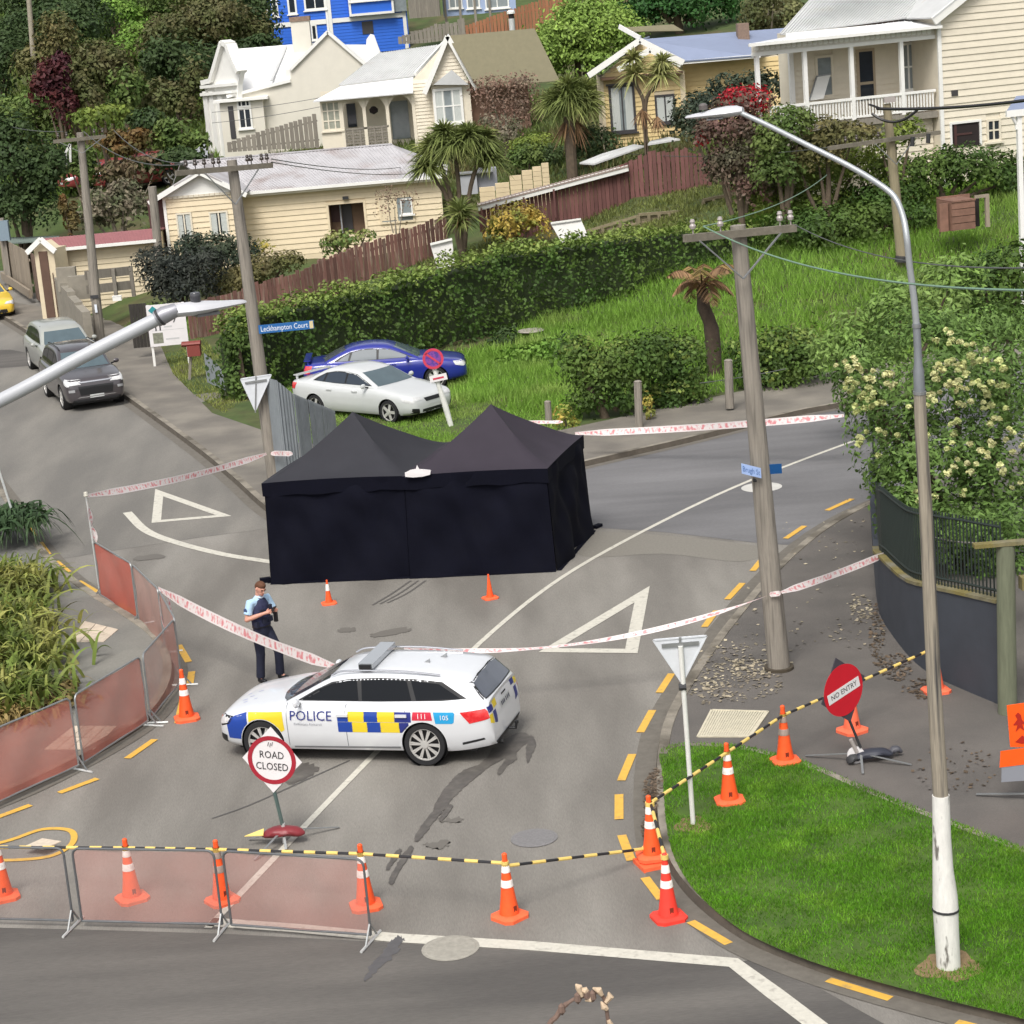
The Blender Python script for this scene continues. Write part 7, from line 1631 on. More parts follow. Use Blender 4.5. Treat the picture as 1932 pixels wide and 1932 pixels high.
# low timber retaining walls on the slope
def retain(label, x0, y0, x1, y1, Y0, Y1, hh, n):
    a, b = A(x0,y0,Y0), A(x1,y1,Y1); t = thing('retaining_wall', label, 'wall', (a.x,a.y,a.z-hh)); M_ = mat('retain_timber', lin((128,118,94)), .9, var=.25, vscale=4, objrnd=.1)
    mb = MB(); mb.bar(a, b, .14, .10); obj('cap_rail', mb, M_, t, world=True)
    for k in range(n+1): p = a.lerp(b, k/n); mb = MB(); mb.bar(p-Vector((0,0.06,hh)), p-Vector((0,.06,0.02)), .12); obj('post', mb, M_, t, world=True)
    for k in range(3): mb = MB(); z = -.15-k*hh/3.2; mb.bar(a+Vector((0,.06,z)), b+Vector((0,.06,z)), .04, hh/3.6); obj('plank', mb, mat('retain_plank', lin((150,136,112)), .9, var=.2, vscale=4, objrnd=.08), t, world=True)
retain('timber retaining wall on the slope below the red flowering shrub', 1326, 378, 1446, 353, 84, 84.6, .75, 6)
retain('lower timber retaining wall just above the tall hedge', 1204, 405, 1320, 396, 84, 84.4, .55, 6)
retain('short timber edging running down from the dark paling fence', 1104, 437, 1202, 408, 85, 84.2, .35, 3)
# top fences
t = paling('orange brown board fence climbing the skyline at the upper edge', [(A(880,72,131)-Vector((0,0,.2)), .9),(A(960,66,131)-Vector((0,0,.3)), 1.7),(A(1094,64,131)-Vector((0,0,.4)), 3.0)], .2, mat('orange_brown_board', lin((146,98,70)), .85, var=.2, vscale=4, stretch=(6,6,.7), objrnd=.12), name='board_fence', piece='board', jit=.02)
paling('grey weathered board fence below the grey outbuilding on the hill', [(A(752,84,131), .4),(A(800,82,131), .9),(A(880,72,131), 1.1)], .22, M_boardgrey, name='board_fence', piece='board')
p = A(967,62,119); t = thing('chimney_flue', 'shiny metal flue with a dark cap above the olive green roof', 'chimney', tuple(p))
mb = MB(); mb.lathe([(.16,0),(.16,.75)], 12, tuple(p)); obj('pipe', mb, M_gal_l, t, world=True, smooth=True); mb = MB(); mb.lathe([(.15,.75),(.15,1.0)], 12, tuple(p)); obj('dark_band', mb, M_shade_in, t, world=True); mb = MB(); mb.lathe([(.22,1.0),(.22,1.12),(.1,1.2)], 12, tuple(p)); obj('cap', mb, M_wtrim, t, world=True)
# grey fence beside the white villa
paling('grey board fence stepping down beside the white villa wall', [(A(430,288,112), .5),(A(505,283,112), 1.0),(A(604,280,112), 1.75)], .24, M_boardgrey, name='board_fence', piece='board', jit=.03)
# left footpath: board fence, gate, concrete wall, timber rails
paling('pale board fence along the back edge of the side street footpath', [(W(10,527,PH), 2.0),(W(64,560,PH), 2.0)], .22, M_palg, name='board_fence', piece='board', jit=.02)
mb = MB(); mb.bar(W(12,530,PH)+Vector((-.1,-.3,.3)), W(66,566,PH)+Vector((-.1,-.3,.3)), .12, .35); t = thing('plank_skirt', 'leaning pale skirting plank at the foot of the board fence', 'plank', tuple(W(40,548,PH))); obj('plank', mb, M_palg, t, world=True)
paling('brown board gate and fence between the garage and the concrete wall', [(W(70,564,PH), 2.05),(W(112,604,PH), 1.9)], .24, mat('brown_gate_board', lin((112,92,80)), .9, var=.25, vscale=4, stretch=(6,6,.7), objrnd=.22), name='board_gate', piece='board', cat='gate', jit=.03)
t = thing('concrete_wall', 'stepped grey concrete retaining wall at the footpath behind the parked cars', 'wall', tuple(W(140,635,PH)))
M_conc = mat('old_concrete', lin((138,132,120)), .9, var=.2, vscale=2.5, bump=.3, bscale=20, objrnd=.05)
a, b = W(113,606,PH), W(164,662,PH)
for i in range(4):
    p, q = a.lerp(b, i/4), a.lerp(b, (i+1)/4); hh = (1.75,1.65,1.5,1.4)[i]; d = (q-p).normalized(); nn = Vector((-d.y, d.x, 0)); nn = nn if nn.x > 0 else -nn
    mb = MB(); q = q-d*.02; mb.add([p,q,q+nn*.3,p+nn*.3]+[v+Vector((0,0,hh)) for v in (p,q,q+nn*.3,p+nn*.3)], [(0,3,2,1),(4,5,6,7),(0,1,5,4),(1,2,6,5),(2,3,7,6),(3,0,4,7)]); obj('wall_block', mb, M_conc, t, world=True)
for i, (x0, x1, y) in enumerate(((114,136,512),(136,160,528))):
    p, q = A(x0,y,85-i), A(x1,y+2,84-i); mb = MB(); mb.box(((p.x+q.x)/2, 84.5-i, p.z-.25), (abs(q.x-p.x)+.1,.3,.9)); obj('upper_block', mb, M_conc, t, world=True)
a, b = A(160,520,83), A(250,510,84); t = thing('rail_fence', 'low grey timber rail fence by the small front lawn', 'fence', (a.x,a.y,hz(a.x,a.y)))
for z in (0,-.55): mb = MB(); mb.bar(a+Vector((0,0,z)), b+Vector((0,0,z)), .05, .34); obj('rail', mb, M_boardgrey, t, world=True)
for f in (.1,.6,.97): p = a.lerp(b,f); mb = MB(); mb.bar(p-Vector((0,.06,1.0)), p+Vector((0,-.06,.15)), .14); obj('post', mb, M_boardgrey, t, world=True)
p = A(221,563,80); t = thing('white_box', 'small white box lying on the front lawn', 'box', tuple(p)); mb = MB(); mb.box(tuple(p), (.32,.2,.16), .1); obj('box_body', mb, M_wtrim, t, world=True); mb = MB(); mb.box((p.x,p.y,p.z+.09), (.34,.22,.02), .1); obj('lid', mb, M_wtrim, t, world=True)
# real-estate board, dark gate block, letterbox
b0 = A(316,700,73); b0.z = hz(b0.x,73); t = thing('sale_board', 'white property board with a teal diamond and small photo by the brown fence', 'sign', tuple(b0))
h = HW(316, 612, 73, radians(4)); q = h.rect(279,352,573,652); h.part('board', t, M_swhite, [(q[0],q[1],q[2],q[3],-.03,0)])
for s_ in (q[0]+.06, q[1]-.06): h.part('post', t, M_wtrim, [(s_-.04,s_+.04,b0.z,q[3],-.11,-.031)])
c = h.P(q[0]+.22,q[3]-.18,.004); mb = MB(); k = .16; mb.add([c+h.u*k, c+Vector((0,0,k*.9)), c-h.u*k, c-Vector((0,0,k*.9))], [(0,1,2,3)]); obj('teal_diamond', mb, mat('teal_print', lin((42,136,142)), .5), t, world=True)
h.part('photo_print', t, mat('photo_print', lin((126,128,112)), .5, var=.5, vscale=14), [(q[0]+.12,q[0]+.46,q[2]+.1,q[2]+.46,0,.004)])
text_on('lettering', 'n', .5, h.P(q[0]+.32,q[2]+.68,.003), h.u, Vector((0,0,1)), M_ink, t); text_on('lettering', 'y', .4, h.P((q[0]+q[1])/2+.28,q[2]+.98,.003), h.u, Vector((0,0,1)), M_ink, t)
h.part('fine_print', t, mat('print_grey', lin((190,190,190)), .6), [((q[0]+q[1])/2-.12,(q[0]+q[1])/2+.15,q[2]+.62,q[2]+.67,0,.003),((q[0]+q[1])/2-.1,(q[0]+q[1])/2+.35,q[2]+.2,q[2]+.25,0,.003),(q[0]+.1,q[1]-.1,q[2]+.53,q[2]+.545,0,.003)])
h = HW(262, 600, 75); q = h.rect(246,279,573,640); t = thing('dark_screen', 'short dark timber screen beside the white property board', 'fence', tuple(h.P(q[0],q[2])))
for k in range(5): x = q[0]+(q[1]-q[0])*k/5; h.part('board', t, mat('dark_stained_board', lin((52,48,44)), .85, var=.2, objrnd=.15), [(x+.005,x+(q[1]-q[0])/5-.005,q[2]-.3,q[3],-.04,0)])
b0 = W(358,722); b0.z = .05; t = thing('letterbox', 'red brown letterbox on a grey post at the grass verge', 'letterbox', tuple(b0))
tp_ = A(360,662,b0.y); mb = MB(); mb.bar(b0, tp_, .09); obj('post', mb, M_boardgrey, t, world=True)
M_lb = mat('letterbox_red', lin((126,58,50)), .6, var=.1); mb = MB(); mb.box((tp_.x+.12,tp_.y-.05,tp_.z+.02), (.42,.40,.34)); obj('box_body', mb, M_lb, t, world=True)
mb = MB(); c = Vector((tp_.x+.05,tp_.y-.05,tp_.z+.24)); mb.lathe([(.16,-.34),(.16,.34)], 10, (0,0,0), axis='y'); mb.v = [(c.x+p[1]*.9, c.y+p[0]*1.1, c.z+p[2]*.55) for p in mb.v]; obj('rounded_roof', mb, M_lb, t, world=True, smooth=True)
# corrugated iron
M_cor = mat('galvanised_sheet', lin((134,140,144)), .5, metal=.35, var=.14, vscale=2.5, objrnd=.06)
def corrugated(label, runs, name='corrugated_fence'):
    t = thing(name, label, 'fence', tuple(runs[0][0]))
    for a, b, ha, hb in runs:
        a, b = Vector(a), Vector(b); d = Vector((b.x-a.x,b.y-a.y,0)); L = d.length; u = d.normalized(); nn = Vector((u.y,-u.x,0)); n = max(8, int(L/.022)); vs = []
        for k in range(n+1):
            f = k/n; o_ = nn*(.020*sin(f*L/.085*2*pi)); p = a.lerp(b,f); hh = ha+(hb-ha)*f
            vs += [p+o_, p+o_+Vector((0,0,hh)), p+o_-nn*.004, p+o_-nn*.004+Vector((0,0,hh))]
        mb = MB(); mb.add(vs, [f_ for k in range(n) for f_ in ((4*k,4*k+4,4*k+5,4*k+1),(4*k+2,4*k+3,4*k+7,4*k+6),(4*k+1,4*k+5,4*k+7,4*k+3))]); obj('iron_sheet', mb, M_cor, t, world=True, smooth=True)
    return t
Yf = P1b.y+.4
f0, f1, f2, f3 = A(503,862,Yf), A(540,880,Yf-1.2), A(567,870,Yf-.9), A(640,850,Yf+1.6)
for p in (f0,f1,f2,f3): p.z = .08
hf = [A(x,y,f.y).z-.08 for f,(x,y) in zip((f0,f1,f2,f3),((508,706),(545,716),(568,742),(640,775)))]
corrugated('corrugated iron fence behind the leaning pole and left tent', [(f0,f0.lerp(f1,.95),hf[0],hf[1]),(f0.lerp(f1,.97)+Vector((0,.03,0)),f2,hf[1],hf[2])]+[(f2.lerp(f3,i/3+.01)+Vector((0,.03*(i%2),0)),f2.lerp(f3,(i+1)/3),hf[2]+(hf[3]-hf[2])*i/3,hf[2]+(hf[3]-hf[2])*(i+1)/3) for i in range(3)])
a, b = A(396,758,69), A(434,770,67); a.z = b.z = .1; corrugated('single short corrugated iron sheet standing at the end of the hedge by the footpath', [(a,b,.95,.6)], 'corrugated_sheet')
# posts
def post(label, x, y0, y1, r, m=None, zb=None):
    b = W(x, y1, .06 if zb is None else zb); tp = A(x-3, y0, b.y); t = thing('fence_post', label, 'post', tuple(b)); mb = MB(); mb.tube([b, tp], [r, r*.95], 10); obj('post_shaft', mb, m or M_wood, t, world=True); 
    mb = MB(); mb.lathe([(r*1.02,0),(r*.6,.03),(0,.035)], 10, tuple(tp)); obj('post_top', mb, m or M_wood, t, world=True)
    return b, tp
post('grey wooden fence post in front of the low hedge beside a yellow weed', 1206, 720, 806, .11, zb=PH)
pp = post('grey wooden fence post under the tree fern at the gap in the low hedge', 1377, 680, 770, .12, zb=PH+.05)
post('short pale fence post at the left end of the low hedge', 1036, 758, 800, .10)
post('thin grey post behind the strapped triangular sign', 506, 657, 720, .10)
tag(obj('fence_wire', wire_mb(pp[1]-Vector((.8,0,.55)), pp[1]+Vector((1.6,.5,-.45)), .03, .012), M_wire), 'strand of fence wire fixed to the post under the tree fern', 'wire')
# round garden table, crate, cloth
p = A(1002,624,71.5); t = thing('garden_table', 'round grey table top on a short leg at the edge of the tall hedge', 'table', (p.x,p.y,hz(p.x,p.y)))
mb = MB(); mb.lathe([(.43,-.02),(.45,0),(.43,.03)], 24, tuple(p)); obj('table_top', mb, mat('weathered_grey', lin((150,144,134)), .8, var=.12), t, world=True); mb = MB(); mb.tube([p, (p.x,p.y,hz(p.x,p.y))], .06, 8); obj('leg', mb, M_boardgrey, t, world=True)
p = A(532,586,72); t = thing('green_cloth', 'bright green scrap of cloth lying on top of the tall hedge', 'cloth', tuple(p))
mb = MB(); vs = []; 
for j in range(4):
    for i in range(9): vs.append((p.x-.5+i*.125, p.y-.2+j*.14, p.z+.06*sin(i*1.1+j)+.05*cos(j*2+i*.6)))
mb.add(vs, [(j*9+i,j*9+i+1,(j+1)*9+i+1,(j+1)*9+i) for j in range(3) for i in range(8)]); obj('cloth', mb, mat('bright_green_cloth', lin((72,222,132)), .6), t, world=True, smooth=True)
h = HW(1825, 400, 70, radians(14)); t = thing('timber_crate', 'rough brown timber crate with an open right end on the grass below the cream house', 'crate', tuple(h.P(0, hz(h.o.x,70))))
M_crate = mat('crate_boards', lin((124,92,78)), .85, var=.25, vscale=4, objrnd=.15); q = h.rect(1796,1840,380,428); zb0 = q[2]-.1
for k in range(4): z = zb0+(q[3]-zb0)*k/4; h.part('front_board', t, M_crate, [(q[0],q[1],z+.01,z+(q[3]-zb0)/4-.01,-.04,0)])
h.part('back_board', t, M_crate, [(q[0],q[1]+.35,zb0,q[3]+.1,-1.1,-1.05)]); h.part('top_board', t, M_crate, [(q[0],q[1]+.02,q[3],q[3]+.05,-1.05,.03)]); h.part('end_board', t, M_crate, [(q[0]-.02,q[0]+.03,zb0,q[3],-1.05,-.04)])
h.part('dark_inside', t, M_shade_in, [(q[1]-.03,q[1]-.01,zb0,q[3],-1.04,-.05)])
e = h.rect(1862,1870,366,428); h.part('corner_post', t, M_palg, [(e[0]-.03,e[0]+.1,zb0,e[3],-.1,0),(q[1]+.02,e[0]-.03,e[3]-.1,e[3],-.08,0)]); h.part('red_or_shade_panel', t, M_shade_in, [(q[1]+.02,e[0]-.04,zb0,q[3],-.5,-.45)])  # last panel is a dark sheet painting the shade inside the open end
e = h.rect(1776,1792,385,410); h.part('loose_board', t, M_crate, [(e[0],e[1],zb0,e[3],-.2,-.12)])
# white edge roof and post of a carport at the right edge
h = HW(1925, 230, 66, radians(10)); t = thing('carport', 'corner of a small white carport roof on a white post at the right edge', 'carport', tuple(h.P(0,hz(h.o.x,66))))
z = h.hit(1905,214)[1]; s0 = h.hit(1897,214)[0]; h.part('fascia', t, M_wtrim, [(s0,s0+3,z-.1,z+.1,0,.1)]); roof(t, [h.P(s0,z+.1,.1),h.P(s0+3,z+.1,.1),h.P(s0+3,z+.42,-1),h.P(s0+.8,z+.42,-1)], M_bluroof)
q = h.hit(1925,300)[0]; h.part('post', t, M_wtrim, [(q-.07,q+.07,hz(h.o.x,66),z-.1,-.1,.04)]); mb = MB(); mb.tube([h.P(s0+.2,z-.1,.02),h.P(s0+.35,z-.35,-.02),h.P(q-.08,z-.5,-.03)], .05, 8); obj('downpipe', mb, M_wtrim, t, world=True)
# white stair handrail on the left hillside
t = thing('handrail', 'white stair handrail on the bank left of the pole behind the cars', 'railing', tuple(A(122,320,104)))
for (x0,y0),(x1,y1) in (((112,312),(132,272)),((132,272),(133,306)),((117,318),(116,304)),((125,312),(124,288))): mb = MB(); mb.bar(A(x0,y0,104),A(x1,y1,104),.10); obj('rail_bar', mb, M_wtrim, t, world=True)
p = A(382,285,114); t = thing('small_shed', 'small grey shed roof at the left foot of the white villa', 'shed', tuple(p)); quad = [A(360,300,112),A(392,300,112),A(392,262,114),A(376,268,114)]; roof(t, quad, mat('shed_grey', lin((150,152,156)), .7)); mb = MB(); mb.box((p.x,114,p.z-1), (.9,1.5,1.6)); obj('wall', mb, M_boardgrey, t, world=True)
p = A(8,460,100); t = thing('grey_post', 'blue grey meter post at the left edge by the pale board fence', 'post', (p.x,p.y,0)); mb = MB(); mb.box((p.x,p.y,1.6), (.25,.25,3.2)); obj('post', mb, M_wood, t, world=True); p = A(8,435,99.8); mb = MB(); mb.box(tuple(p), (.45,.3,.9)); obj('meter_box', mb, mat('meter_blue_grey', lin((122,138,150)), .5), t, world=True)
quad_thing('tin_roof', 'low grey green shed roof behind the pale board fence', 'roof', [(12,462,0),(110,453,0),(112,447,3),(20,450,3)], 101, mat('grey_green_tin', lin((116,128,122)), .7, var=.15))
# ================================================================ DARK CURVED RETAINING WALL, FENCE BARS, TIMBER POST
cb = [W(x,y,PH) for x,y in ((1640,905),(1644,1000),(1651,1100),(1656,1140),(1666,1172),(1711,1234),(1756,1272),(1815,1300),(1886,1330))]
ct_px = [(1640,868),(1644,935),(1650,1036),(1664,1044),(1680,1052),(1741,1092),(1774,1106),(1820,1121),(1888,1138)]
path = smoothpoly(cb, 5); n = len(path)
ztop = []
for b_, (x, y) in zip(cb, ct_px): ztop.append(A(x, y, b_.y).z)
zt_i = np.interp(np.linspace(0, len(cb)-1, n), range(len(cb)), ztop)
t = thing('curved_wall', 'dark grey curved retaining wall with a mossy yellow capping at the footpath corner', 'wall', tuple(cb[5])); wall_t = t
M_cw = mat('dark_wall_panel', lin((62,66,74)), .75, var=.14, vscale=2.2, objrnd=.05); back = offs(path, .22)
mb = MB(); vs = []
for p, q, z in zip(path, back, zt_i): vs += [(p.x,p.y,PH),(p.x,p.y,z),(q.x,q.y,z),(q.x,q.y,PH)]
mb.add(vs, [(4*i+k,4*i+4+k,4*i+4+(k+1)%4,4*i+(k+1)%4) for i in range(n-1) for k in range(3)]+[(0,1,2,3),(4*n-1,4*n-2,4*n-3,4*n-4)]); obj('wall_face', mb, M_cw, t, world=True, smooth=True)
M_moss = mat('mossy_cap', lin((118,108,62)), .9, var=.3, vscale=5, col2=lin((120,116,100)), c2scale=1.5)
for k in range(10, n-1, 2):
    i, j = k, min(k+2, n-1); mb = MB(); mb.bar(Vector((*((path[i]+back[i])/2).xy, zt_i[i]+.03)), Vector((*((path[j]+back[j])/2).xy, zt_i[j]+.03)), .27, .055); obj('capping_stone', mb, M_moss, t, world=True)
ft = thing('bar_fence', 'black vertical bar fence on top of the curved wall below the flowering tree', 'fence', tuple(cb[5])); M_bar = mat('black_green_bar', lin((34,44,40)), .6)
L_ = [0]
for i in range(n-1): L_.append(L_[-1]+(path[i+1]-path[i]).length)
nb_ = int(L_[-1]/.095); mid_ = [(p+q)/2 for p, q in zip(path, back)]
for k in range(nb_+1):
    s_ = L_[-1]*k/nb_; x = np.interp(s_, L_, [p.x for p in mid_]); y = np.interp(s_, L_, [p.y for p in mid_]); z = np.interp(s_, L_, zt_i)+.05
    mb = MB(); mb.box((x,y,z+.62), (.022,.022,1.24)); obj('bar', mb, M_bar, ft, world=True)
for dz in (.12,1.16): mb = MB(); mb.tube([Vector((p.x,p.y,z+.05+dz)) for p, z in zip(mid_, zt_i)], .022, 6); obj('rail', mb, M_bar, ft, world=True)
b0 = W(1901,1345,PH); t = thing('timber_post', 'thick round mossy timber post at the end of the dark curved wall', 'post', tuple(b0)); tp_ = A(1897,1028,b0.y)
M_gp = mat('green_grey_post', lin((104,108,88)), .9, var=.25, vscale=4, stretch=(6,6,.5)); mb = MB(); mb.tube([b0, b0.lerp(tp_,.5), tp_], [.15,.145,.14], 18); obj('post_shaft', mb, M_gp, t, world=True, smooth=True); mb = MB(); mb.bar(tp_+Vector((-.5,-.05,.04)), tp_+Vector((.4,-.05,.04)), .16, .06); obj('mossy_cap_board', mb, M_moss, t, world=True)
mb = MB(); p = A(1925,1100,b0.y); mb.bar(p, p+Vector((1.6,.1,-.02)), .2, .2); obj('side_rail', mb, M_moss, t, world=True); 
tag(obj('slack_wire', wire_mb(A(1643,938,cb[0].y), A(1880,1022,b0.y+.2), .35, .018), M_cer), 'pale slack wire hanging along the shaded bar fence', 'wire')
# ================================================================ VEGETATION
def quads_mesh(name, C, T, B, rnd):
    """C centre, T half-length vector, B half-width vector -> rhombus leaves"""
    n = len(C); v = np.empty((n,4,3)); v[:,0] = C-T; v[:,1] = C+B*1.0-T*.1; v[:,2] = C+T; v[:,3] = C-B*1.0-T*.1
    me = bpy.data.meshes.new(name); me.vertices.add(4*n); me.vertices.foreach_set('co', v.ravel()); me.loops.add(4*n); me.loops.foreach_set('vertex_index', np.arange(4*n, dtype=np.int32))
    me.polygons.add(n); me.polygons.foreach_set('loop_start', np.arange(0,4*n,4,dtype=np.int32)); me.polygons.foreach_set('loop_total', np.full(n,4,np.int32))
    me.attributes.new('rnd','FLOAT','POINT').data.foreach_set('value', np.repeat(rnd,4)); me.update(); me.validate(); return me
def unit(n):
    v = RNG.normal(size=(n,3)); return v/np.linalg.norm(v,axis=1)[:,None]
def leaf_cloud(lobes, leaf, dens, rough=.22, up=.3, elong=1.8, droop=0.0, inner=.2):
    """lobes: (centre, (rx,ry,rz)); clumped leaves over and inside each lobe"""
    Cs, Ts, Bs, Rs = [], [], [], []; leaf *= .6
    for c, r in lobes:
        c = np.array(c); r = np.array(r, float); area = 4*pi*((r[0]*r[1])**1.6/3+(r[0]*r[2])**1.6/3+(r[1]*r[2])**1.6/3)**(1/1.6)
        n = int(dens*area/(leaf*leaf)); n = max(60, n); K = max(8, int(n/24)); kd = unit(K); kd[:,2] = np.where(kd[:,2] < -.5, -kd[:,2]*.5, kd[:,2]); 
        ph = RNG.uniform(0,6,6)
        lump = 1 + rough*(np.sin(kd[:,0]*4.1+ph[0])*np.sin(kd[:,1]*3.7+ph[1])+.6*np.sin(kd[:,2]*5.3+ph[2])*np.sin(kd[:,0]*6.1+ph[3])) + RNG.normal(0, rough*.35, K)
        ci = RNG.integers(0,K,n); rad = lump[ci]*np.where(RNG.random(n) < inner, RNG.uniform(.4,.9,n), RNG.normal(.95,.07,n))
        d = kd[ci] + RNG.normal(0, .9/math.sqrt(K)*2.0, (n,3)); d /= np.linalg.norm(d,axis=1)[:,None]
        P = c + d*r*rad[:,None]
        nr = d + unit(n)*.75 + np.array([0,0,up]); nr /= np.linalg.norm(nr,axis=1)[:,None]
        t = np.cross(nr, unit(n)); t /= np.linalg.norm(t,axis=1)[:,None]; t[:,2] -= droop; b = np.cross(nr, t); b /= np.linalg.norm(b,axis=1)[:,None]
        sz = leaf*RNG.uniform(.6,1.35,n)[:,None]
        Cs.append(P); Ts.append(t*sz*.5*math.sqrt(elong)); Bs.append(b*sz*.5/math.sqrt(elong)); kr = RNG.uniform(0,1,K); Rs.append(np.clip(.6*kr[ci]+.4*RNG.uniform(0,1,n),0,1))
    return np.concatenate(Cs), np.concatenate(Ts), np.concatenate(Bs), np.concatenate(Rs)
def leafmat(name, c, c2=None, rnd=.5, trans=.25, sc=.8): return mat(name, lin(c), .65, rnd=rnd, trans=trans, col2=lin(c2) if c2 else None, c2scale=sc, c2lo=.42, c2hi=.62, spec=.35)
L_dark = leafmat('leaf_dark_green', (54,74,38), (68,86,46), rnd=.35); L_mid = leafmat('leaf_mid_green', (82,104,48), (102,118,60)); L_olive = leafmat('leaf_olive', (96,98,56), (112,104,66)); L_brown = leafmat('leaf_brown_olive', (96,92,58), (86,94,52), rnd=.35); L_lime = leafmat('leaf_lime', (142,168,80), (122,150,68)); L_mar = leafmat('leaf_maroon', (72,34,42), (92,48,46)); L_hedge = leafmat('leaf_hedge', (66,92,38), (86,108,46), sc=.6); L_hedget = leafmat('leaf_hedge_top', (128,144,72), (106,128,58)); L_bluegr = leafmat('leaf_dark_blue_green', (54,66,52), (70,80,60)); L_yel = leafmat('leaf_yellow', (196,170,84), (134,142,66), sc=1.6); L_grey = leafmat('leaf_grey_branch', (132,122,104), (88,96,66), sc=1.5); L_red = leafmat('flower_red', (186,34,48), (150,40,52)); L_wine = leafmat('leaf_wine_grey', (116,88,80), (86,84,64)); L_yg = leafmat('leaf_yellow_green', (122,136,58), (98,118,50)); L_crm = leafmat('flower_cream', (208,206,154), (190,196,132), trans=.3); L_cab = leafmat('cabbage_leaf', (112,124,68), (132,138,80), rnd=.45); L_dry = leafmat('dry_leaf', (150,118,86), (122,96,70)); L_flax = leafmat('flax_leaf', (96,112,48), (146,146,80), rnd=.6, sc=1.2); L_bri = leafmat('leaf_bright_green', (100,136,52), (120,150,66))
M_bark = mat('bark', lin((92,80,66)), .95, var=.3, vscale=6, bump=.5, bscale=14); M_bark_g = mat('grey_bark', lin((138,128,114)), .95, var=.25, vscale=6)
def pxl(lobes, Y):
    out = []
    for l in lobes:
        cx, cy, rx, ry = l[:4]; dy = l[4] if len(l) > 4 else 0; p = A(cx, cy, Y+dy); k = (Y+dy)/CF; out.append((tuple(p), (rx*k, (l[5] if len(l) > 5 else .9*rx)*k, ry*k)))
    return out
def trunk(t, base, tops, r, m=None):
    base = Vector(base); k = 0
    for tp in tops:
        tp = Vector(tp); mid = base.lerp(tp, .5) + Vector((random.uniform(-.1,.1), random.uniform(-.1,.1), 0))*(tp-base).length*.3
        if k: q = MB(); q.tube([base.lerp(mid,.6), mid, tp], [r*.6,r*.45,r*.15], 7)
        else: q = MB(); q.tube([base-Vector((0,0,.3)), base.lerp(mid,.6), mid, tp], [r,r*.8,r*.65,r*.2], 9)
        obj('trunk' if k == 0 else 'limb', q, m or M_bark, t, world=True, smooth=True); k += 1
def tree(name, label, cat, lobes, Y, leaf, m, dens=1.5, base=None, rough=.22, group=None, trunk_r=.14, extra=None, bark=None, up=.3, elong=1.8, inner=.22, crown='crown', sub=0):
    lb = pxl(lobes, Y)
    if sub:
        for c, r in list(lb):
            for _ in range(sub): d = unit(1)[0]; d[2] = abs(d[2])*.9-.15; k = RNG.uniform(.30,.52); lb.append((tuple(np.array(c)+d*np.array(r)*RNG.uniform(.7,1.0)), tuple(np.array(r)*k)))
    zs = [l[0][2]-l[1][2] for l in lb]; xm = sum(l[0][0] for l in lb)/len(lb); ym = sum(l[0][1] for l in lb)/len(lb)
    if base is not None: bp = A(base[0], base[1], Y); bp = Vector((bp.x, Y, min(bp.z, hz(bp.x, Y)+.3)))
    else: bp = Vector((xm, ym, hz(xm, ym)))
    t = thing(name, label, cat, tuple(bp), 0, group)
    me = quads_mesh(crown, *leaf_cloud(lb, leaf, dens, rough, up, elong, inner=inner)); link(crown, me, m, t, world=True)
    if trunk_r: trunk(t, bp, [tuple(Vector(l[0])+Vector((0,0,.2*l[1][2]))) for l in lb[:4]], trunk_r, bark)
    for nm, lo2, lf, mm, dn in (extra or []):
        me = quads_mesh(nm, *leaf_cloud(pxl(lo2, Y), lf, dn, .3, up, 1.4, inner=.05)); tag(link(nm, me, mm, t, world=True), kind='stuff')
    return t
GH = 'bushy trees covering the left hillside'
def hill(label, lobes, Y, m, leaf=.34, dens=1.25, name='hill_tree', **k): return tree(name, label, 'tree', lobes, Y, leaf, m, dens=dens, group=GH, sub=5, **k)
hill('dark green tree at the upper left corner beside the tall thin pole', [(100,60,85,60),(150,40,60,55,2),(40,80,60,55)], 138, L_dark)
hill('olive tree right of the tall thin pole in the upper left corner', [(110,70,40,48),(80,120,45,40)], 132, L_olive)
hill('dark tree at the far upper left edge', [(15,110,50,60),(-20,180,50,60)], 134, L_dark)
hill('large brown tinged tree below the bright green clearing', [(330,75,70,42),(390,45,75,50),(440,60,60,55,2)], 136, L_brown, dens=1.4)
hill('dark tree between the brown tinged tree and the blue house', [(475,35,50,60),(485,75,40,40,2)], 140, L_dark)
hill('dark evergreen tree left of the white villa parapet', [(330,120,60,45),(370,140,60,60),(300,150,40,45,2)], 126, L_dark, dens=1.4)
hill('brown olive bush spreading left of the white villa', [(190,120,62,42),(160,150,48,46),(225,160,42,42)], 124, L_brown, dens=1.4)
hill('light green bushy sapling in front of the brown olive bush', [(240,170,30,40),(232,200,26,30)], 118, L_mid)
hill('wine dark purple leaved tree on the left hillside', [(98,150,26,42),(85,175,28,32),(115,125,18,26),(120,200,22,40)], 116, L_mar, dens=1.7)
hill('brown stemmed bush under the purple leaved tree', [(140,205,26,40),(160,185,32,38)], 117, L_brown)
hill('brown bush against the left wall of the white villa', [(340,200,42,42),(300,190,40,40),(370,170,28,50)], 120, L_brown)
hill('small dark rounded tree left of the white villa fence', [(285,235,34,30),(262,232,22,26)], 114, L_dark)
hill('bright yellow green rounded bush above the pole crossarm', [(180,222,50,20),(215,212,30,16)], 112, L_yg)
hill('grassy green bush on the bank left of the small shed', [(335,245,40,22),(350,275,44,26),(310,265,30,24)], 110, L_mid, trunk_r=0)
hill('big dark rounded tree at the left edge above the pale board fence', [(40,330,74,72),(15,280,50,60),(60,390,60,46),(20,400,60,50)], 104, L_dark, leaf=.3, dens=1.6, trunk_r=.25)
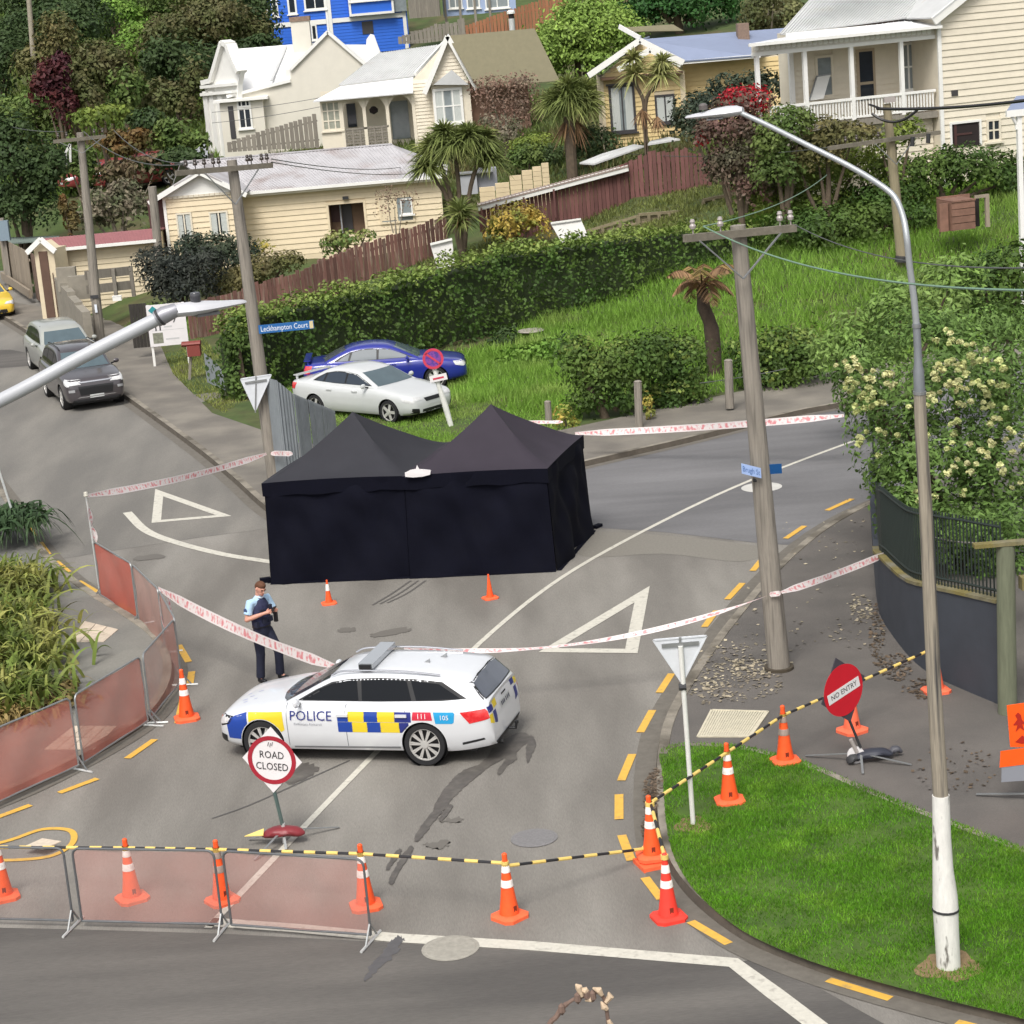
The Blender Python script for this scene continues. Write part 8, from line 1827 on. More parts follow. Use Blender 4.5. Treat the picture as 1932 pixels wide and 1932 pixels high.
hill('brown orange bush in front of the red cars', [(225,270,46,24),(260,262,30,20),(240,285,30,16)], 110.5, leafmat('leaf_rust', (116,88,50), (98,92,54)), dens=1.1)
hill('green bush left of the red cars by the white handrail', [(150,330,34,36),(140,285,26,28),(165,300,20,24)], 108, L_mid)
hill('dark bush at the foot of the white villa and its small shed', [(330,300,46,22),(300,310,30,20),(375,305,26,16)], 108, L_dark)
hill('dense green bush in the hollow above the brown orange bush', [(95,250,45,40),(60,215,50,35),(115,225,35,30)], 119, L_mid)
hill('dark tree under the blue house front corner', [(498,88,34,26),(470,110,44,30)], 130, L_dark)
hill('pale stemmed grey bush with bare twisting branches beside the garage', [(200,385,52,38),(245,400,44,40),(235,360,30,24),(175,415,40,24)], 100, L_grey, leaf=.3, dens=.8, bark=M_bark_g, inner=.5)
hill('rust coloured shrub behind the garage roof', [(128,392,14,26),(135,420,16,20)], 98, leafmat('leaf_rust', (116,88,50), (98,92,54)))
for i in range(16):   # further growth filling the hill behind
    pass
far = [(200,20,60,34,152),(270,10,60,30,156),(330,-5,70,30,160),(50,10,70,40,156),(430,-15,70,40,158),(150,95,50,30,146),(250,95,55,28,148),(20,215,45,30,128),(395,110,40,40,138),(280,60,50,24,150)]
for i, (x, y, rx, ry, Y) in enumerate(far):
    hill(('soft green bush in the bright clearing high on the left hill, topmost rank', 'green bush on the upper hill right of the clearing top', 'green bush at the upper edge between two dark trees', 'far dark tree at the extreme upper left', 'dark far tree above the brown tinged tree', 'mid green bush below the olive tree', 'low green bush just under the clearing', 'low green bush at the left edge above the big rounded tree', 'dark bush behind the white villa parapet', 'light bush in the middle of the clearing')[i], [(x,y,rx,ry),(x+rx*.5,y+ry*.3,rx*.6,ry*.7)], Y, [L_bri, L_mid, L_mid, L_dark, L_dark, L_mid, L_bri, L_mid, L_dark, L_bri][i], dens=1.1)
hill('dead brown brush tangled in front of the red cars', [(255,322,60,26),(215,335,40,24),(300,305,34,20)], 108, leafmat('leaf_brush', (112,96,74), (96,92,62)), dens=.7, bark=M_bark_g, trunk_r=.06, inner=.6)
# trees and shrubs among the houses
tree('lime_tree', 'light lime green feathery tree between the cottage and the yellow gabled house', 'tree', [(1085,75,70,50),(1035,100,50,40),(1135,55,60,45),(1095,32,50,38),(1100,118,60,30),(1155,90,44,40),(1175,55,36,30),(1030,130,36,26)], 112, .26, L_lime, dens=1.3, base=(1090,160), trunk_r=.25, sub=7, rough=.4)
tree('evergreen_tree', 'dense deep green tree behind the blue grey roof', 'tree', [(1270,15,80,55),(1340,10,50,55),(1220,0,60,50)], 128, .32, leafmat('leaf_deep_green', (44,84,36), (60,100,46)), dens=1.6, trunk_r=.3, sub=6)
tree('bare_tree', 'dusky brown tree with pale stems beside the yellow house chimney', 'tree', [(1450,25,55,40),(1425,60,22,26),(1480,55,34,30)], 108, .26, L_brown, dens=1.0, bark=M_bark_g, trunk_r=.15, sub=6)
tree('flower_tree', 'olive pale blossom tree against the grey white roof edge', 'tree', [(1500,40,22,40),(1490,12,20,26)], 106, .24, leafmat('leaf_pale_olive', (140,140,96), (110,116,70)), dens=1.0)
tree('bush', 'small bush with red brown stems on the skyline behind the lime green tree', 'bush', [(1185,25,50,24),(1150,12,40,20)], 132, .3, L_olive)
tree('bare_shrub', 'bare pinkish brown shrub in front of the olive green roof', 'shrub', [(950,190,55,50),(985,215,42,50),(920,165,36,26),(975,160,40,24)], 103, .20, leafmat('twig_pink_brown', (140,110,96), (120,104,88)), dens=.6, bark=M_bark_g, inner=.6, trunk_r=.1)
tree('white_shrub', 'pale grey flowering shrub low beside the cabbage trees', 'shrub', [(965,240,24,22),(955,262,30,26),(930,228,26,18)], 101, .2, L_grey, dens=.7)
tree('clipped_bush', 'clipped green bush left of the thick cabbage tree trunk', 'bush', [(1000,300,34,30),(975,310,24,26),(1015,325,30,20)], 97, .2, L_mid, dens=1.6, trunk_r=.06)
tree('clipped_bush', 'clipped dark bush just behind the thick cabbage tree trunk', 'bush', [(1045,300,30,30),(1050,325,30,22)], 97, .2, L_dark, dens=1.6, trunk_r=.06)
tree('clipped_bush', 'round dark green bush under the window of the yellow gabled house', 'bush', [(1125,270,42,32),(1105,285,36,30)], 94, .2, leafmat('leaf_round_bush', (70,92,56), (82,100,62)), dens=1.8, trunk_r=.06)
tree('bush', 'olive grass coloured bush below the bare pinkish shrub', 'bush', [(1010,268,40,18),(985,280,30,16)], 99, .2, L_yg)
tree('conifer_shrub', 'dark spreading conifer in front of the yellow side wall', 'shrub', [(1345,200,48,36),(1310,215,40,36),(1375,165,40,26),(1300,240,40,34),(1420,160,30,26),(1450,170,40,34)], 82, .22, L_bluegr, dens=1.7)
tree('red_shrub', 'shrub with a crown of bright red flowers in front of the white verandah', 'shrub', [(1400,195,50,26),(1385,230,55,36),(1345,255,40,36),(1415,250,34,50),(1400,310,50,50),(1360,320,40,40),(1430,350,50,40)], 75.5, .2, L_wine, dens=1.5, extra=[('red_flowers', [(1385,190,30,16),(1415,195,32,20),(1432,205,20,14),(1402,175,40,14),(1325,265,12,14)], .16, L_red, .9)])
tree('hedge_shrub', 'leafy yellow green shrub before the white balustrade, left of the slope pole', 'shrub', [(1480,240,50,40),(1455,280,40,46),(1510,225,28,22),(1470,330,50,40)], 74.5, .2, L_mid, dens=1.7, base=(1480,370))
tree('hedge_shrub', 'grey olive clipped shrub below the white balustrade', 'shrub', [(1560,255,52,30),(1610,258,50,26),(1540,290,50,36),(1500,300,50,36)], 75, .2, L_olive, dens=1.6)
tree('hedge_shrub', 'yellow green climbing shrub around the slope pole', 'shrub', [(1690,262,24,36),(1720,250,24,30),(1660,280,28,26)], 75.5, .2, L_yg, dens=1.5)
tree('hedge_shrub', 'tall yellow green weedy shrub behind the curved lamp arm', 'shrub', [(1500,345,60,40),(1560,330,60,40),(1620,318,60,36),(1680,335,60,40),(1440,380,60,40),(1540,385,70,40)], 76.5, .2, L_yg, dens=1.5)
tree('hedge', 'dark green hedge under the basement window of the cream house', 'hedge', [(1760,330,60,48),(1820,320,60,44),(1870,330,55,46),(1910,350,40,50),(1700,370,60,50),(1640,390,60,44)], 76, .2, L_hedge, dens=1.8)
tree('hedge', 'shadowy hedge on the slope behind the pole with two crossarms', 'hedge', [(1560,440,90,50),(1640,430,80,54),(1500,440,70,44),(1720,420,50,40)], 74, .2, L_hedge, dens=1.8)
tree('yellow_bush', 'bush with golden yellow leaves behind the tall hedge', 'bush', [(975,415,50,30),(1000,430,36,28),(945,440,34,24)], 86, .2, L_yel, dens=1.6)
tree('leafy_shrub', 'round leaved green shrub with cream flowers behind the brown paling fence', 'shrub', [(630,462,28,22),(655,452,32,18),(690,444,18,10)], 88, .24, leafmat('leaf_glossy', (92,120,58), (150,150,92), sc=2), dens=1.5)
tree('dark_shrub', 'spiky dark blue green shrub beside the brown fence, the nearer of two', 'shrub', [(330,525,60,44),(300,500,44,34),(355,545,60,34),(380,505,44,40)], 82, .2, leafmat('leaf_blackish', (46,52,46), (62,66,58)), dens=1.8, elong=3)
tree('dark_shrub', 'rounded dark green shrub in front of the yellow bungalow windows', 'shrub', [(400,480,62,40),(450,490,44,40),(360,470,36,26)], 86, .2, L_bluegr, dens=1.8)
tree('dark_shrub', 'brownish green shrub behind the brown fence near the wide crossarm pole', 'shrub', [(440,540,50,36),(500,510,50,30),(540,495,34,20),(470,530,44,30)], 83.5, .2, L_olive, dens=1.6)
tree('yellow_plant', 'little spiky yellow plant at the corner of the yellow bungalow', 'plant', [(498,466,18,14)], 90, .2, L_yel, dens=1.0, trunk_r=.04, elong=4)
tree('bare_tree', 'thin bare sapling in front of the boarded window of the yellow bungalow', 'sapling', [(745,395,40,34),(730,370,24,20),(765,375,24,20)], 91, .14, leafmat('twig_pink_brown', (140,110,96), (120,104,88)), dens=.16, bark=M_bark_g, trunk_r=.05, base=(748,450))
# ---------------------------------------------------------------- tall hedge across the slope, clipped face
def hedge_run(label, pts, Y_list, leaf, m, mtop, name='hedge', dens=1.9, depth=1.5):
    leaf *= .62
    """pts: (px, py_top, py_base) with distances; leaves over the front face, the top and the ends of a clipped volume"""
    front = []
    for (x, yt, yb), Y in zip(pts, Y_list):
        b = A(x, yb, Y); tp = A(x, yt, Y+depth*.7); front.append((b, max(1.0, tp.z-b.z)))
    t = thing(name, label, 'hedge', tuple(front[0][0])); C, T, B, R = [], [], [], []; C2, T2, B2, R2 = [], [], [], []
    for (a, ha), (b, hb) in zip(front[:-1], front[1:]):
        L = (b-a).length; u = np.array((b-a).normalized()); u[2] = 0; nn = np.array([u[1], -u[0], 0])
        for top in (0, 1):
            ar = L*(ha+hb)/2 if not top else L*depth*1.6
            n = int(dens*ar/(leaf*leaf)); s = RNG.random(n); q = RNG.random(n); h_ = ha+(hb-ha)*s
            base = np.array(a)+(np.array(b)-np.array(a))*s[:,None]
            if not top: bulge = .30*np.sin(pi*np.clip(q*1.1,0,1))+.14*np.sin(s*L*2.1+q*4)+.10*np.sin(s*L*5.3-q*9)+RNG.normal(0,.07,n); P = base + nn*bulge[:,None] + np.c_[np.zeros(n),np.zeros(n),q*h_]
            else: zz = .16*np.sin(s*L*1.7)+.12*np.sin(s*L*4.1+q*5)+RNG.normal(0,.10,n); P = base - nn*((q*1.0-.12)*depth)[:,None] + np.c_[np.zeros(n),np.zeros(n),h_*(1+.0*q)+zz-.10]
            d = (nn if not top else np.array([0,0,1]))[None]+unit(n)*.9; d /= np.linalg.norm(d,axis=1)[:,None]; tt = np.cross(d,unit(n)); tt /= np.linalg.norm(tt,axis=1)[:,None]; bb = np.cross(d,tt); sz = leaf*RNG.uniform(.6,1.35,n)[:,None]
            kk = .5+.5*np.sin(s*L*3.1+q*7+np.sin(s*L*1.3)*3); r_ = np.clip(.5*kk+.5*RNG.random(n),0,1)
            dst = (C,T,B,R) if not top else (C2,T2,B2,R2)
            for l, v in zip(dst, (P, tt*sz*.62, bb*sz*.38, r_)): l.append(v)
    link('clipped_face', quads_mesh('clipped_face', *map(np.concatenate, (C,T,B,R))), m, t, world=True)
    link('young_top_growth', quads_mesh('young_top_growth', *map(np.concatenate, (C2,T2,B2,R2))), mtop, t, world=True)
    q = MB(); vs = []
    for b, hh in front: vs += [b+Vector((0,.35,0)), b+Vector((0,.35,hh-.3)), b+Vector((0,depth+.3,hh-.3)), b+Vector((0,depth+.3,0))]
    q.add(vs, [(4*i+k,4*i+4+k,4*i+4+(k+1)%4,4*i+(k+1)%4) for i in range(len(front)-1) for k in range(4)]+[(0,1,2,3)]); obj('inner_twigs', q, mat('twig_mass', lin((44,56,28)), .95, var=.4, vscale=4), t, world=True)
    return t
hedge_run('tall clipped hedge running the whole way behind the blue sedan and up the slope', [(424,612,752),(470,588,772),(560,566,742),(640,552,712),(740,528,690),(850,498,664),(950,468,640),(1060,455,612),(1160,442,584),(1260,430,556),(1360,424,530),(1470,428,508)], [66.5,65.5,67.5,68.5,70,71.5,72.8,73.6,74.2,74.6,74.8,75], .19, L_hedge, L_hedget)
# end of the hedge towards the street
tree('hedge', 'rounded yellow green end of the tall hedge beside the corrugated sheet', 'hedge', [(452,655,30,50),(448,720,24,44),(470,740,30,34)], 65.6, .18, L_hedge, dens=1.9, extra=[('young_top_growth', [(440,625,20,16),(460,612,20,10)], .18, L_hedget, 1.2)])
# low hedge along the far footpath
Yh_ = 58.6
for lab, lb, Yy in (('low bushy hedge along the far footpath left of the grey post', [(1085,690,38,55),(1120,730,44,62),(1165,700,50,60),(1180,750,44,44),(1100,770,34,34),(1215,680,46,50)], 58.0),
        ('low bushy hedge between the two grey posts', [(1245,700,46,56),(1290,690,46,60),(1265,750,46,36),(1310,740,30,44),(1240,660,44,34)], 58.8),
        ('low bushy hedge right of the post under the tree fern', [(1420,690,44,58),(1470,680,50,56),(1510,665,50,50),(1450,725,50,36),(1520,700,44,34)], 60.2)):
    tree('low_hedge', lab, 'hedge', lb, Yy, .17, L_hedge, dens=1.7, rough=.3, extra=[('young_top_growth', [(l[0],l[1]-l[3]*.55,l[2]*.9,l[3]*.45) for l in lb[:4]], .17, L_hedget, .9)])
tree('yellow_weed', 'yellow leaved weed at the short pale post by the right tent', 'weed', [(1062,785,20,22),(1075,800,16,14)], 57.2, .14, L_yel, dens=1.0, trunk_r=.03)
tree('yellow_weed', 'yellow flowering weed right beside the grey fence post', 'weed', [(1223,760,9,20),(1226,782,11,10)], 57.0, .14, L_yel, dens=1.2, trunk_r=.03)
tree('small_bush', 'dark small bush at the right end of the tall hedge beside the round table', 'bush', [(955,640,26,24),(930,660,22,20)], 70.5, .18, L_dark, dens=1.6)
tree('weed_patch', 'clump of tall green weeds behind the white sedan bonnet', 'weed', [(1000,668,50,18),(1040,655,40,18),(960,690,40,14)], 66.5, .2, L_bri, dens=1.2, trunk_r=0)
# flowering tree at the right, in front of the bar fence
FT = [(1690,800,90,90),(1800,730,110,90),(1900,760,100,110),(1640,740,60,60),(1760,880,110,90),(1880,900,110,110),(1690,890,60,70),(1840,980,110,60),(1700,960,50,50),(1740,640,90,60),(1850,640,110,70),(1620,690,44,50),(1590,720,30,40),(1720,985,60,50),(1790,1030,90,60),(1880,1060,80,70),(1715,955,50,36),(1780,985,60,40),(1850,1000,60,40),(1915,1000,50,46)]
tree('flowering_tree', 'large flowering tree with cream blossom above the dark curved wall', 'tree', [(x,y,rx,ry,dy) for (x,y,rx,ry),dy in zip(FT,(0,-.5,0,.5,-.8,-1,-.3,-1,-.3,2.0,2.2,.3,.4,-.2,-.4,-.4,-2,-3.5,-4.5,-5))], 40.5, .135, leafmat('leaf_flowering_tree', (88,116,54), (112,140,72), sc=1.2), dens=1.35, base=(1840,1100), trunk_r=.2, elong=2.4, rough=.28, inner=.3)
t = [o for o in bpy.data.objects if o.name.startswith('flowering_tree')][0]
BL = []
for cx, cy, rx, ry, n_, dy in ((1640,735,50,56,34,-.9),(1600,700,26,40,8,-.4),(1840,715,80,60,46,-2.2),(1790,660,60,40,14,-1.6),(1905,790,60,70,18,-2),(1790,800,90,60,12,-2.4),(1660,830,50,30,8,-1.2),(1850,870,90,50,14,-2.8),(1770,930,60,30,5,-2.4),(1930,870,60,80,12,-2.4)):
    for _ in range(n_):
        a, r = random.uniform(0, 6.28), math.sqrt(random.random()); k = random.uniform(2.5, 7); BL.append((cx+rx*r*cos(a), cy+ry*r*sin(a), k, k*.8, dy*(1-.3*r)+random.uniform(-.3,.3)))
me = quads_mesh('cream_blossom', *leaf_cloud(pxl(BL, 40.2), .11, 1.1, .4, .6, 1.2, inner=.3)); tag(link('cream_blossom', me, L_crm, t, world=True), kind='stuff')
tree('weedy_shrub', 'tall fresh green shrub on the slope behind the cream blossom', 'shrub', [(1620,640,60,60),(1700,600,70,70),(1560,660,40,40),(1790,560,70,80),(1660,690,60,50)], 52, .19, leafmat('leaf_fresh', (110,138,66), (128,152,84)), dens=1.4, elong=2.4)
tree('weedy_shrub', 'dark green tall shrub mass behind the lamp post at the right edge', 'shrub', [(1860,560,70,80),(1920,520,60,70),(1900,620,60,60)], 53, .2, L_hedge, dens=1.6)
# ---------------------------------------------------------------- cabbage trees, tree fern, strappy plants
def swords(P0, D, L, wd, droop, name, m, t, seg=4):
    """strap leaves: start P0, direction D, length L, width wd, droop"""
    n = len(P0); v = np.empty((n, seg+1, 2, 3)); side = np.cross(D, np.array([0,0,1.0])); sn = np.linalg.norm(side,axis=1); side[sn < 1e-3] = [1,0,0]; side /= np.maximum(np.linalg.norm(side,axis=1),1e-6)[:,None]
    rot = RNG.uniform(-.9,.9,n); up = np.cross(side, D); sv = side*np.cos(rot)[:,None]+up*np.sin(rot)[:,None]
    for k in range(seg+1):
        f = k/seg; p = P0 + D*(L*f)[:,None]; p[:,2] -= droop*L*f*f; w_ = wd*(1.0 if k == 1 else .75 if k == 0 else (1-f)**.7 if k < seg else .05)
        v[:,k,0] = p-sv*(w_*.5)[:,None] if hasattr(w_,'__len__') else p-sv*w_*.5; v[:,k,1] = p+sv*(w_*.5)[:,None] if hasattr(w_,'__len__') else p+sv*w_*.5
    m_ = (seg+1)*2; idx = np.arange(n)[:,None,None]*m_; f = np.array([[2*k,2*k+1,2*k+3,2*k+2] for k in range(seg)])[None]; faces = (idx+f).reshape(-1)
    me = bpy.data.meshes.new(name); me.vertices.add(n*m_); me.vertices.foreach_set('co', v.ravel()); q = n*seg; me.loops.add(q*4); me.loops.foreach_set('vertex_index', faces.astype(np.int32)); me.polygons.add(q); me.polygons.foreach_set('loop_start', np.arange(0,q*4,4,dtype=np.int32)); me.polygons.foreach_set('loop_total', np.full(q,4,np.int32))
    me.attributes.new('rnd','FLOAT','POINT').data.foreach_set('value', np.repeat(RNG.random(n), m_)); me.update(); me.validate(); return link(name, me, m, t, world=True)
def sword_head(c, R, n, t, m=None, name='leaf_head', low=-.55, wd=.10, droop=.45):
    d = unit(n); d[:,2] = np.where(d[:,2] < low, -d[:,2], d[:,2]); d[:,2] += .15; d /= np.linalg.norm(d,axis=1)[:,None]; return swords(np.repeat(np.array(c)[None],n,0)+d*.08, d, R*RNG.uniform(.7,1.1,n), wd*1.0, droop, name, m or L_cab, t)
def cabbage(label, Y, base, stems, heads, r, skirt=None, n=130, m=None):
    b = A(*base, Y); b.z = min(b.z, hz(b.x,Y)); t = thing('cabbage_tree', label, 'tree', tuple(b), 0, 'cabbage trees in the gardens')
    for s in stems: mb = MB(); mb.tube(smoothpoly([b]+[A(x,y,Y) for x,y in s], 4), r*.8 if len(stems) > 1 else r, 9); obj('trunk', mb, M_bark, t, world=True, smooth=True)
    for x, y, R in heads: c = A(x,y,Y+random.uniform(-.3,.3)); sword_head(c, R*Y/CF, n, t, m)
    for x, y, R in skirt or []: c = A(x,y,Y); k = 50; d = unit(k); d[:,2] = -abs(d[:,2])-.8; d /= np.linalg.norm(d,axis=1)[:,None]; swords(np.repeat(np.array(c)[None],k,0), d, R*Y/CF*RNG.uniform(.6,1.1,k), .07, .1, 'dead_leaf_skirt', L_dry, t)
    return t
cabbage('many headed cabbage tree standing at the end of the brown paling fence', 85, (868,430), [[(850,370),(830,310),(818,285)],[(866,360),(860,300),(858,280)],[(885,370),(900,310),(905,285)],[(846,380),(818,335),(808,320)]], [(818,282,54),(858,272,58),(905,278,56),(838,254,46),(884,258,48),(806,315,44),(926,302,40),(912,262,42)], .11, n=300)
cabbage('young low cabbage plant at the foot of the many headed cabbage tree', 83.5, (866,450), [[(868,420)]], [(868,400,52),(870,420,36)], .1, skirt=[(868,400,34)], n=110)
cabbage('stout cabbage tree with a thick brown trunk before the yellow gabled house', 93, (1080,330), [[(1078,300),(1076,255),(1074,220)]], [(1074,190,64),(1045,195,48),(1105,195,50),(1072,170,52),(1100,175,50)], .24, skirt=[(1070,225,60),(1085,225,60)], n=320)
cabbage('slender pale cabbage tree with two heads in front of the yellow gable windows', 90.5, (1218,265), [[(1216,230),(1214,190),(1200,160),(1196,140)],[(1218,200),(1235,165),(1247,140)]], [(1197,140,48),(1247,140,50),(1195,112,36),(1250,118,34)], .1, skirt=[(1212,205,44),(1240,220,34)], n=110, m=leafmat('cabbage_leaf_pale', (146,150,92), (160,160,104)))
def tree_fern():
    Y = 62; b = A(1346,655,Y); b.z = hz(b.x,Y); t = thing('tree_fern', 'browning tree fern on the grass slope left of the thick pole', 'tree fern', tuple(b)); top = A(1325,545,Y)
    mb = MB(); mb.tube(smoothpoly([b, A(1342,620,Y), A(1328,580,Y), top], 5), [.22]*6+[.19]*6+[.17]*4, 12); obj('trunk', mb, mat('fern_trunk', lin((72,60,50)), .95, var=.4, vscale=7, bump=.6, bscale=10), t, world=True, smooth=True)
    fr = []
    for x, y, dr, dy in ((1258,524,.1,-.4),(1290,512,.0,.5),(1390,505,.0,.2),(1378,515,.05,-.5),(1268,560,.3,.1),(1385,560,.3,.2),(1350,580,.3,-.5),(1300,575,.3,.5),(1330,505,.0,.8),(1322,520,.0,-.9)):
        e = A(x,y,Y+dy*2); pts = [top.lerp(e, k/8)+Vector((0,0,(.35+dr*0)*4*(k/8)*(1-k/8))) for k in range(9)]; mb = MB(); mb.tube(pts, [.03-.003*k for k in range(9)], 6); 
        fo = obj('frond', mb, L_dry, t, world=True); P0, D, Ls = [], [], []
        for k in range(28):
            f = .12+.86*k/28; i = min(int(f*8),7); p = pts[i].lerp(pts[i+1], f*8-i); ax = (pts[i+1]-pts[i]).normalized(); sd_ = ax.cross(Vector((0,0,1))).normalized()
            for s in (-1,1): dd = (sd_*s+ax*.35+Vector((0,0,-.35))).normalized(); P0.append(p); D.append(dd); Ls.append(.42*sin(pi*min(1,f*.85+.12)))
        swords(np.array(P0), np.array(D), np.array(Ls), .05, .35, 'frond_leaflets', L_dry if dr > .02 else leafmat('fern_olive', (128,112,66), (146,110,76)), fo, seg=2)
tree_fern()
def strappy(label, centres, Y, R, n, m, name='flax_plant', wd=.085, droop=.75, zb=PH, cat='plant', low=.05):
    t = thing(name, label, cat, tuple(W(*centres[0][:2], zb)))
    for cx, cy, k in centres:
        c = W(cx, cy, zb); nn_ = int(n*k); d = unit(nn_); d[:,2] = abs(d[:,2])*1.2+low+.5; d /= np.linalg.norm(d,axis=1)[:,None]; P0 = np.array(c)[None]+np.c_[RNG.normal(0,.28*R,nn_),RNG.normal(0,.28*R,nn_),np.zeros(nn_)]
        swords(P0, d, R*k**.5*RNG.uniform(.6,1.15,nn_), wd, droop, 'strap_leaves', m, t, seg=6)
    return t
strappy('big clump of green strap leaved plants spilling over the footpath at the left edge', [(-20,1335,.8),(25,1325,.5),(-10,1260,1),(30,1260,.5),(-35,1210,1.3),(15,1195,.7),(-35,1140,1.3),(-5,1130,1)], 36, 1.85, 430, L_flax, low=.6, droop=.62)
strappy('dry brown strap leaved clump at the lower edge of the green strap plants', [(85,1325,.6),(60,1345,.6),(20,1352,.8),(85,1300,.45)], 35, 1.0, 260, leafmat('flax_dry', (150,128,80), (124,112,70)))
strappy('dark drooping leaved plant above the slanting white post at the left edge', [(30,985,1),(5,975,.9)], 47, 1.15, 300, leafmat('leaf_dark_drooping', (56,78,48), (74,94,58)), wd=.09, droop=1.0, zb=PH+.55)
# dried flower stalk rising close to the camera at the lower edge
def stalk():
    Y = 18.2; b = Vector((A(1040,1932,Y).x-.1, Y, 0)); t = thing('dried_flower_stalk', 'dried brown flower stalk poking up at the lower edge', 'plant', tuple(b)); M_st = mat('dry_stalk', lin((112,92,82)), .9, var=.3, vscale=10); M_br = mat('dry_bract', lin((190,168,142)), .8, var=.3, vscale=14)
    pts = smoothpoly([b, A(1032,1990,Y), A(1052,1915,Y), A(1078,1888,Y), A(1100,1880,Y), A(1125,1872,Y), A(1140,1885,Y), A(1147,1925,Y), A(1149,1950,Y)], 5); mb = MB(); mb.tube(pts, [.035]*6+[.026]*8+[.018]*(len(pts)-14), 8); obj('stem', mb, M_st, t, world=True, smooth=True)
    for a in (((1098,1880),(1092,1862),(1086,1857)),((1112,1876),(1104,1868),(1094,1866)),((1120,1874),(1112,1886),(1104,1888)),((1136,1878),(1130,1868),(1118,1864)),((1143,1892),(1152,1880),(1148,1872)),((1146,1905),(1140,1900),(1134,1890)),((1148,1925),(1154,1938),(1153,1948))):
        p = [A(x,y,Y-.02) for x,y in a]; mb = MB(); mb.tube(p, [.018,.034,.008], 7); obj('bract', mb, M_br, t, world=True, smooth=True)
    for a in ((1090,1884),(1108,1878),(1060,1905),(1118,1880)): mb = MB(); p = A(*a,Y-.02); mb.lathe([(0,-.06),(.035,-.02),(.03,.04),(0,.07)], 8, tuple(p)); obj('seed_pod', mb, M_st, t, world=True, smooth=True)
stalk()
# ---------------------------------------------------------------- grass of the vacant lot, verges and bank
def tufts(name, label, region, n, hgt, wid, m, lean=.8):
    P = np.array(region); x0, y0 = P.min(0); x1, y1 = P.max(0); X = RNG.uniform(x0,x1,n); Y = RNG.uniform(y0,y1,n); k = inpoly(X,Y,P); X, Y = X[k], Y[k]
    hh = hgt*(.6+.5*(np.sin(X*1.1+Y*.6)*np.sin(Y*.9-X*.5)+1)*.7)
    return tag(blades(name, X, Y, hz_arr(X,Y)-.02, hh, wid, m, lean=lean), label, 'grass', kind='stuff')
M_lot = mat('lot_grass_blade', lin((134,172,70)), .7, rnd=.3, trans=.5, var=.25, vscale=.5, col2=lin((160,182,98)), c2scale=.35, c2lo=.5, c2hi=.7)
tufts('lot_grass', 'long lush green grass on the vacant slope', [(-1.5,62),(1.5,58.5),(5,59.5),(9.2,61.5),(13,63),(25,66),(25,82),(10,80),(2,74),(-2,69.5)], 90000, .34, .05, M_lot)
tufts('lot_grass', 'shorter green grass around the two parked sedans', [(-6.5,58.5),(-2,56),(2,57),(3,66),(-1,70),(-7,66.5)], 60000, .12, .035, M_lot)
tufts('verge_grass', 'thin grass verge beside the letterbox and property board', [(-13,77),(-8.3,63.5),(-7.4,66),(-9,72),(-11.5,81),(-15,82)], 26000, .12, .035, mat('verge_blade', lin((138,146,76)), .7, rnd=.35, trans=.35, var=.3, vscale=.6))
tufts('lawn_patch', 'small green lawn beyond the concrete wall', [(-14.3,81),(-11.4,77.5),(-10,83),(-14,86)], 16000, .12, .04, M_lot)
tufts('bank_grass', 'rough grass on the bank between houses and hedge', [(-3,82),(3,79),(12,80),(13,86),(3,91),(-3,88)], 26000, .18, .06, mat('bank_blade', lin((112,120,62)), .7, rnd=.4, trans=.3, var=.3, vscale=.6))
tufts('garden_growth', 'rough grass and low growth in the gardens between the houses', [(-16,95),(-1,97),(4,90),(13,88),(16,100),(14,120),(-8,116),(-16,114)], 42000, .45, .10, mat('garden_blade', lin((96,112,54)), .7, rnd=.45, trans=.3, var=.4, vscale=.5, col2=lin((116,104,70)), c2scale=.35))
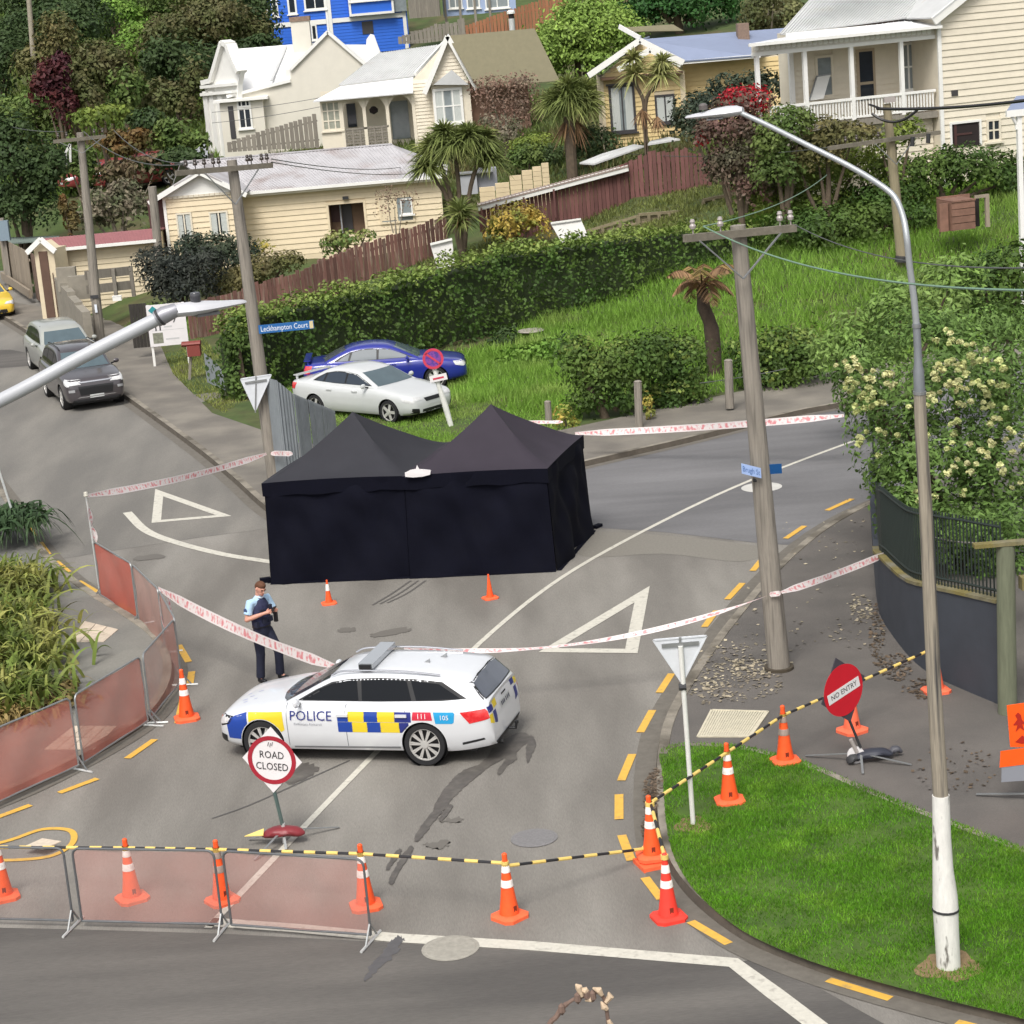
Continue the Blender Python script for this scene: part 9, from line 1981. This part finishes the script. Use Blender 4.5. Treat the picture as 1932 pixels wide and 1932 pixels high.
tufts('hill_grass', 'rough green grass on the upper left hill', [(-40,115),(-14,115),(-14,165),(-45,175)], 50000, .6, .16, mat('hill_blade', lin((92,116,44)), .7, rnd=.4, trans=.3, var=.3, vscale=.4, col2=lin((110,112,62)), c2scale=.2))
# fallen leaves and petals on the right footpath and gutters
def litter(name, label, spots, size, m, n):
    C = []
    for px, py, rx, ry, k in spots:
        c = int(n*k); a = RNG.uniform(0,2*pi,c); r = np.sqrt(RNG.random(c)); 
        for x, y in zip(px+rx*r*np.cos(a), py+ry*r*np.sin(a)): p = W(x,y,PH); C.append((p.x,p.y,PH+.012+random.random()*.01))
    C = np.array(C); k = len(C); nr = unit(k)*.35+np.array([0,0,1]); t = np.cross(nr,unit(k)); t /= np.linalg.norm(t,axis=1)[:,None]; b = np.cross(nr,t); b /= np.linalg.norm(b,axis=1)[:,None]; sz = size*RNG.uniform(.5,1.4,k)[:,None]
    tag(link(name, quads_mesh(name, C, t*sz*.6, b*sz*.45, RNG.random(k)), m), label, 'leaf litter', kind='stuff')
litter('fallen_petals', 'pale fallen petals scattered round the foot of the thick pole', [(1400,1285,80,40,1.2),(1370,1240,60,30,.5),(1340,1300,40,30,.4),(1430,1265,50,20,.6),(1440,1200,80,70,.35),(1625,1150,20,26,.5),(1620,1190,60,40,.25),(1500,1100,120,120,.25),(1600,1000,60,60,.2)], .06, leafmat('petal', (160,150,128), (130,120,104), trans=.0), 200)
litter('leaf_litter', 'brown leaf litter in the gutter and along the curved wall', [(1228,1500,14,40,1),(1222,1560,10,30,.7),(1240,1480,12,30,.5),(1655,1200,14,60,.8),(1690,1260,30,26,.8),(1740,1300,40,20,.6),(1800,1450,80,50,.4)], .06, leafmat('litter_brown', (96,82,68), (84,72,58), trans=.0), 200)
def soil(px, py, rx, ry, label):
    p = [W(px+rx*cos(a)*(1+.2*sin(3*a)), py+ry*sin(a)*(1+.15*cos(5*a)), PH+.024) for a in np.linspace(0,2*pi,24,endpoint=False)]; mb = MB(); fan(mb, p, PH+.024); obj('bare_soil', mb, mat('bare_soil', lin((126,106,76)), .95, var=.3, vscale=12, bump=.6, bscale=40), grass_island)
soil(1308,1556,34,16,''); soil(1792,1822,62,28,'')
